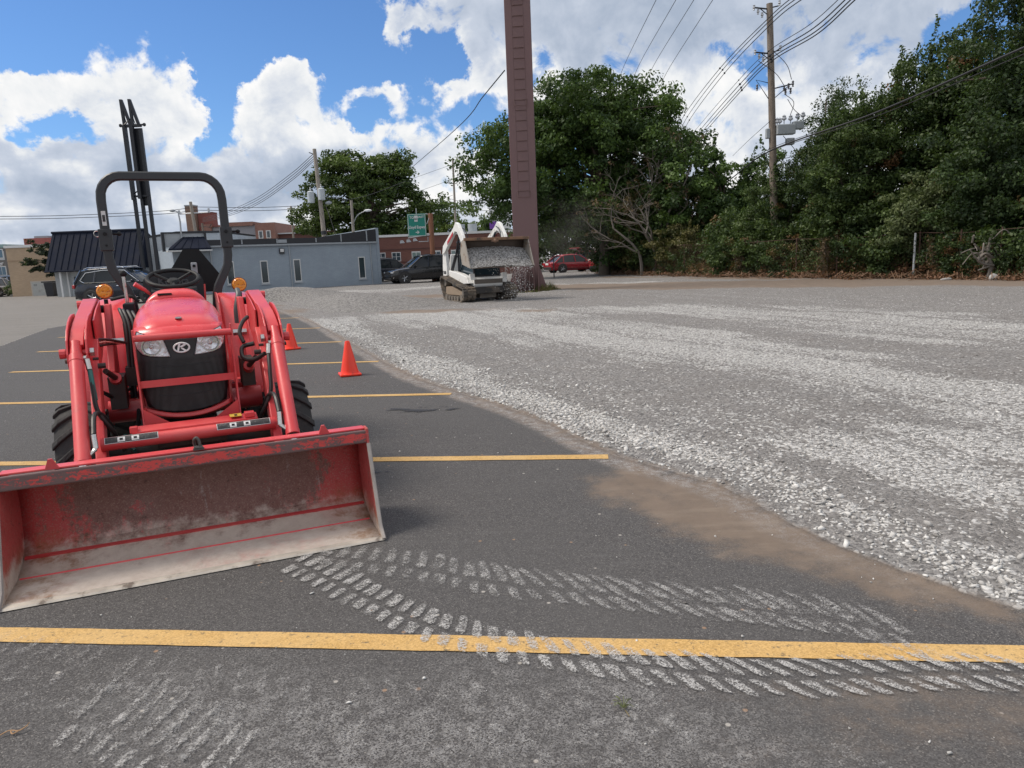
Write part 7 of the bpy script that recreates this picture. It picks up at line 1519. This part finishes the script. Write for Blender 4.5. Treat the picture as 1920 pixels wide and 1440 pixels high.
MB().loft([[(x, 2.10, 1.18), (x, 2.14, 1.285), (x, 2.24, 1.31-.1*x*x), (x, 2.26, 1.2)] for x in (-.15, -.07, 0, .07, .15)], close=True).build('instrument_panel', MSEAT, T, smooth=50)
MB().tube([(-.14, 2.22, 1.25), (-.19, 2.20, 1.30), (-.25, 2.18, 1.345)], [.008, .013, .018], 8).build('throttle_lever', MR1, T)
# joystick and loader valve with hoses at the left; grab handles
MB().tube([(-.31, 2.25, 1.10), (-.315, 2.25, 1.40)], .012, 8).build('joystick', MFIT, T); MB().ball((-.315, 2.25, 1.42), .024, 10).build('joystick_knob', MBK, T)
MB().bb(-.34, -.24, 1.90, 2.05, .92, 1.10).build('loader_valve', MGREASE, T, smooth=None, bevel=.01)
MB().bb(-.345, -.275, 1.66, 1.80, .70, .82).build('hose_bracket', MGREASE, T, smooth=None)
def hose(name, pts, r_=.011, m=None, k=8): return MB().tube(smooth_path(pts, k), r_, 8).build(name, m or MHOSE, T)
for i in range(4):
    x = -.33+.028*i+random.uniform(-.006, .006); hose('hydraulic_hose', [(x, 2.0, 1.10), (x-.02, 1.88, 1.19-.008*i), (x+.01, 1.76, 1.08), (x+.005, 1.70, .86), (x, 1.66, .62)], .011)
for i in range(3): hose('hydraulic_hose', [(-.36+.02*i, 1.7, .98), (-.44, 1.60, .985+.018*i), (-.52, 1.45, .98+.018*i)], .008, MFIT if i == 1 else MHOSE)
hose('hydraulic_hose', [(-.31, 1.70, .70), (-.40, 1.5, .66), (-.44, 1.30, .72), (-.48, 1.22, .76)], .012)
hose('hydraulic_hose', [(-.29, 1.60, .62), (-.30, 1.45, .50), (-.34, 1.2, .44), (-.36, 1.0, .43)], .012)
for s_ in (-1, 1):
    # hose running down the inside of each bucket cylinder, with bright fittings
    MB().tube([(s_*.487, 1.08, .955), (s_*.478, 1.05, .90)], .015, 8).build('hose_fitting', MFIT, T); MB().tube([(s_*.52, 1.09, .965), (s_*.485, 1.08, .965)], .013, 8).build('hose_elbow', MFIT, T)
    hose('hydraulic_hose', [(s_*.478, 1.05, .90), (s_*.468, .98, .80), (s_*.455, .93, .68), (s_*.40, .98, .55), (s_*.39, 1.1, .47)], .012)
    MB().tube([(s_*.465, .69, .60), (s_*.462, .66, .53)], .014, 8).build('hose_fitting', MFIT, T); MB().tube([(s_*.462, .66, .53), (s_*.50, .635, .50)], .012, 8).build('hose_elbow', MFIT, T)
    hose('hydraulic_hose', [(s_*.465, .69, .60), (s_*.462, .80, .68), (s_*.445, .95, .66), (s_*.42, 1.15, .55)], .013)
hose('hose_sleeve', [(-.476, 1.045, .895), (-.470, 1.0, .83), (-.462, .955, .74)], .0135, pm('teal_sleeve', (.02, .13, .12), .5))
hose('hose_sleeve', [(-.35, 1.05, .50), (-.33, .95, .47), (-.30, .90, .44)], .0125, pm('teal_sleeve2', (.02, .09, .085), .5))
hose('hydraulic_hose', [(.36, 1.28, .96), (.345, 1.32, 1.02), (.37, 1.36, 1.08), (.41, 1.42, 1.11)], .013)
hose('hydraulic_hose', [(.46, 1.08, .90), (.40, 1.15, .86), (.345, 1.22, .87), (.35, 1.28, .93), (.42, 1.26, .95)], .014)
MB().bb(.34, .42, 1.42, 1.62, .66, .84).build('hose_bracket', MGREASE, T, smooth=None)
MB().bb(-.43, -.34, 1.40, 1.60, .60, .80).build('valve_cover', MGREASE, T, smooth=None)
MB().tube([(-.255, 1.60, 1.08), (-.25, 1.60, .97)], .004, 5).build('dipstick', pm('dipstick_yellow', (.50, .38, .08), .5), T); MB().ball((-.25, 1.60, .955), .016, 8, (1, .5, .8)).build('dipstick_grip', pm('dipstick_grip_yellow', (.42, .32, .08), .5), T)
MB().tube(smooth_path([(.432, 2.32, 1.265), (.432, 2.26, 1.225), (.405, 2.22, 1.13), (.40, 2.20, 1.02)], 5), [.020]*16, 10).build('grab_handle', pm('handle_grey', (.075, .08, .085), .45), T)
MB().tube(smooth_path([(-.42, 2.40, 1.24), (-.30, 2.30, 1.26), (-.24, 2.28, 1.22)], 5), .012, 8).build('control_cable', MBK, T)
MB().bb(-.33, -.26, 1.98, 2.2, .82, 1.22).build('side_console', MSEAT, T, smooth=None, bevel=.01)
MB().bb(-.23, .23, 1.30, 2.0, .60, .98).build('engine_block', MGREASE, T, smooth=None, bevel=.02)
MB().bb(-.26, .26, 1.8, 2.5, .56, .592).build('floor_plate', MR2, T, smooth=None)

# ============================ CONES AND SMALL THINGS ============================
MCONE = pm('cone_orange', (.88, .045, .018), .38, var=.08, vs=8, c2=(.40, .06, .045), c2amt=.15); 
def cone(lab, loc, rz):
    t_ = thing('traffic_cone', lab, 'traffic cone', loc, rz, 'bright orange red traffic cones')
    MB().lathe([(.03, .120), (.05, .112), (.07, .108), (.43, .032), (.445, .026), (.445, .018), (.40, .018)], (0, 0, 0), 'z', 28).build('cone_body', MCONE, t_)
    q_ = []
    MB().bb(-.135, .135, -.135, .135, 0, .032).build('base', MCONE, t_, smooth=None, bevel=.012)
    return t_
cone('red cone standing alone nearest the camera beside the gravel edge', (-2.10, 9.12, .004), R(20)); cone('red cone partly hidden behind the tractor loader arm', (-3.83, 12.35, .004), R(35))
wd_ = MB()
for k in range(16):
    a = k*.39+random.uniform(-.2, .2); L = random.uniform(.015, .04); wd_.tube([(0, 0, 0), (math.cos(a)*L*.6, math.sin(a)*L*.6, L*.6), (math.cos(a)*L, math.sin(a)*L, L*.5)], .0012, 3)
wd_.tube([(0, 0, 0), (.01, -.05, .004)], .0015, 3)
o = wd_.build('weed', pm('weed_green', (.10, .12, .04), .8, c2=(.25, .19, .09)), smooth=None); o.location = (.31, 2.03, .004); tag(o, 'tiny green weed growing from the asphalt in the foreground', 'weed')
tg = MB(); tg.tube(smooth_path([(-.04, -.012, .004), (-.015, .004, .008), (.015, .0, .006), (.035, .014, .012)], 5), .0022, 4); tg.tube(smooth_path([(-.01, .002, .006), (.0, -.010, .004), (.014, -.001, .006)], 4), .0022, 4); tg.tube([(.03, .01, .01), (.037, .022, .016)], .0012, 3)
o = tg.build('dry_twig', pm('twig_tan', (.36, .22, .12), .8)); o.location = (-1.62, 2.03, .005); o.rotation_euler = (0, 0, R(10)); tag(o, 'small tan dry twig lying on the asphalt at lower left', 'twig')
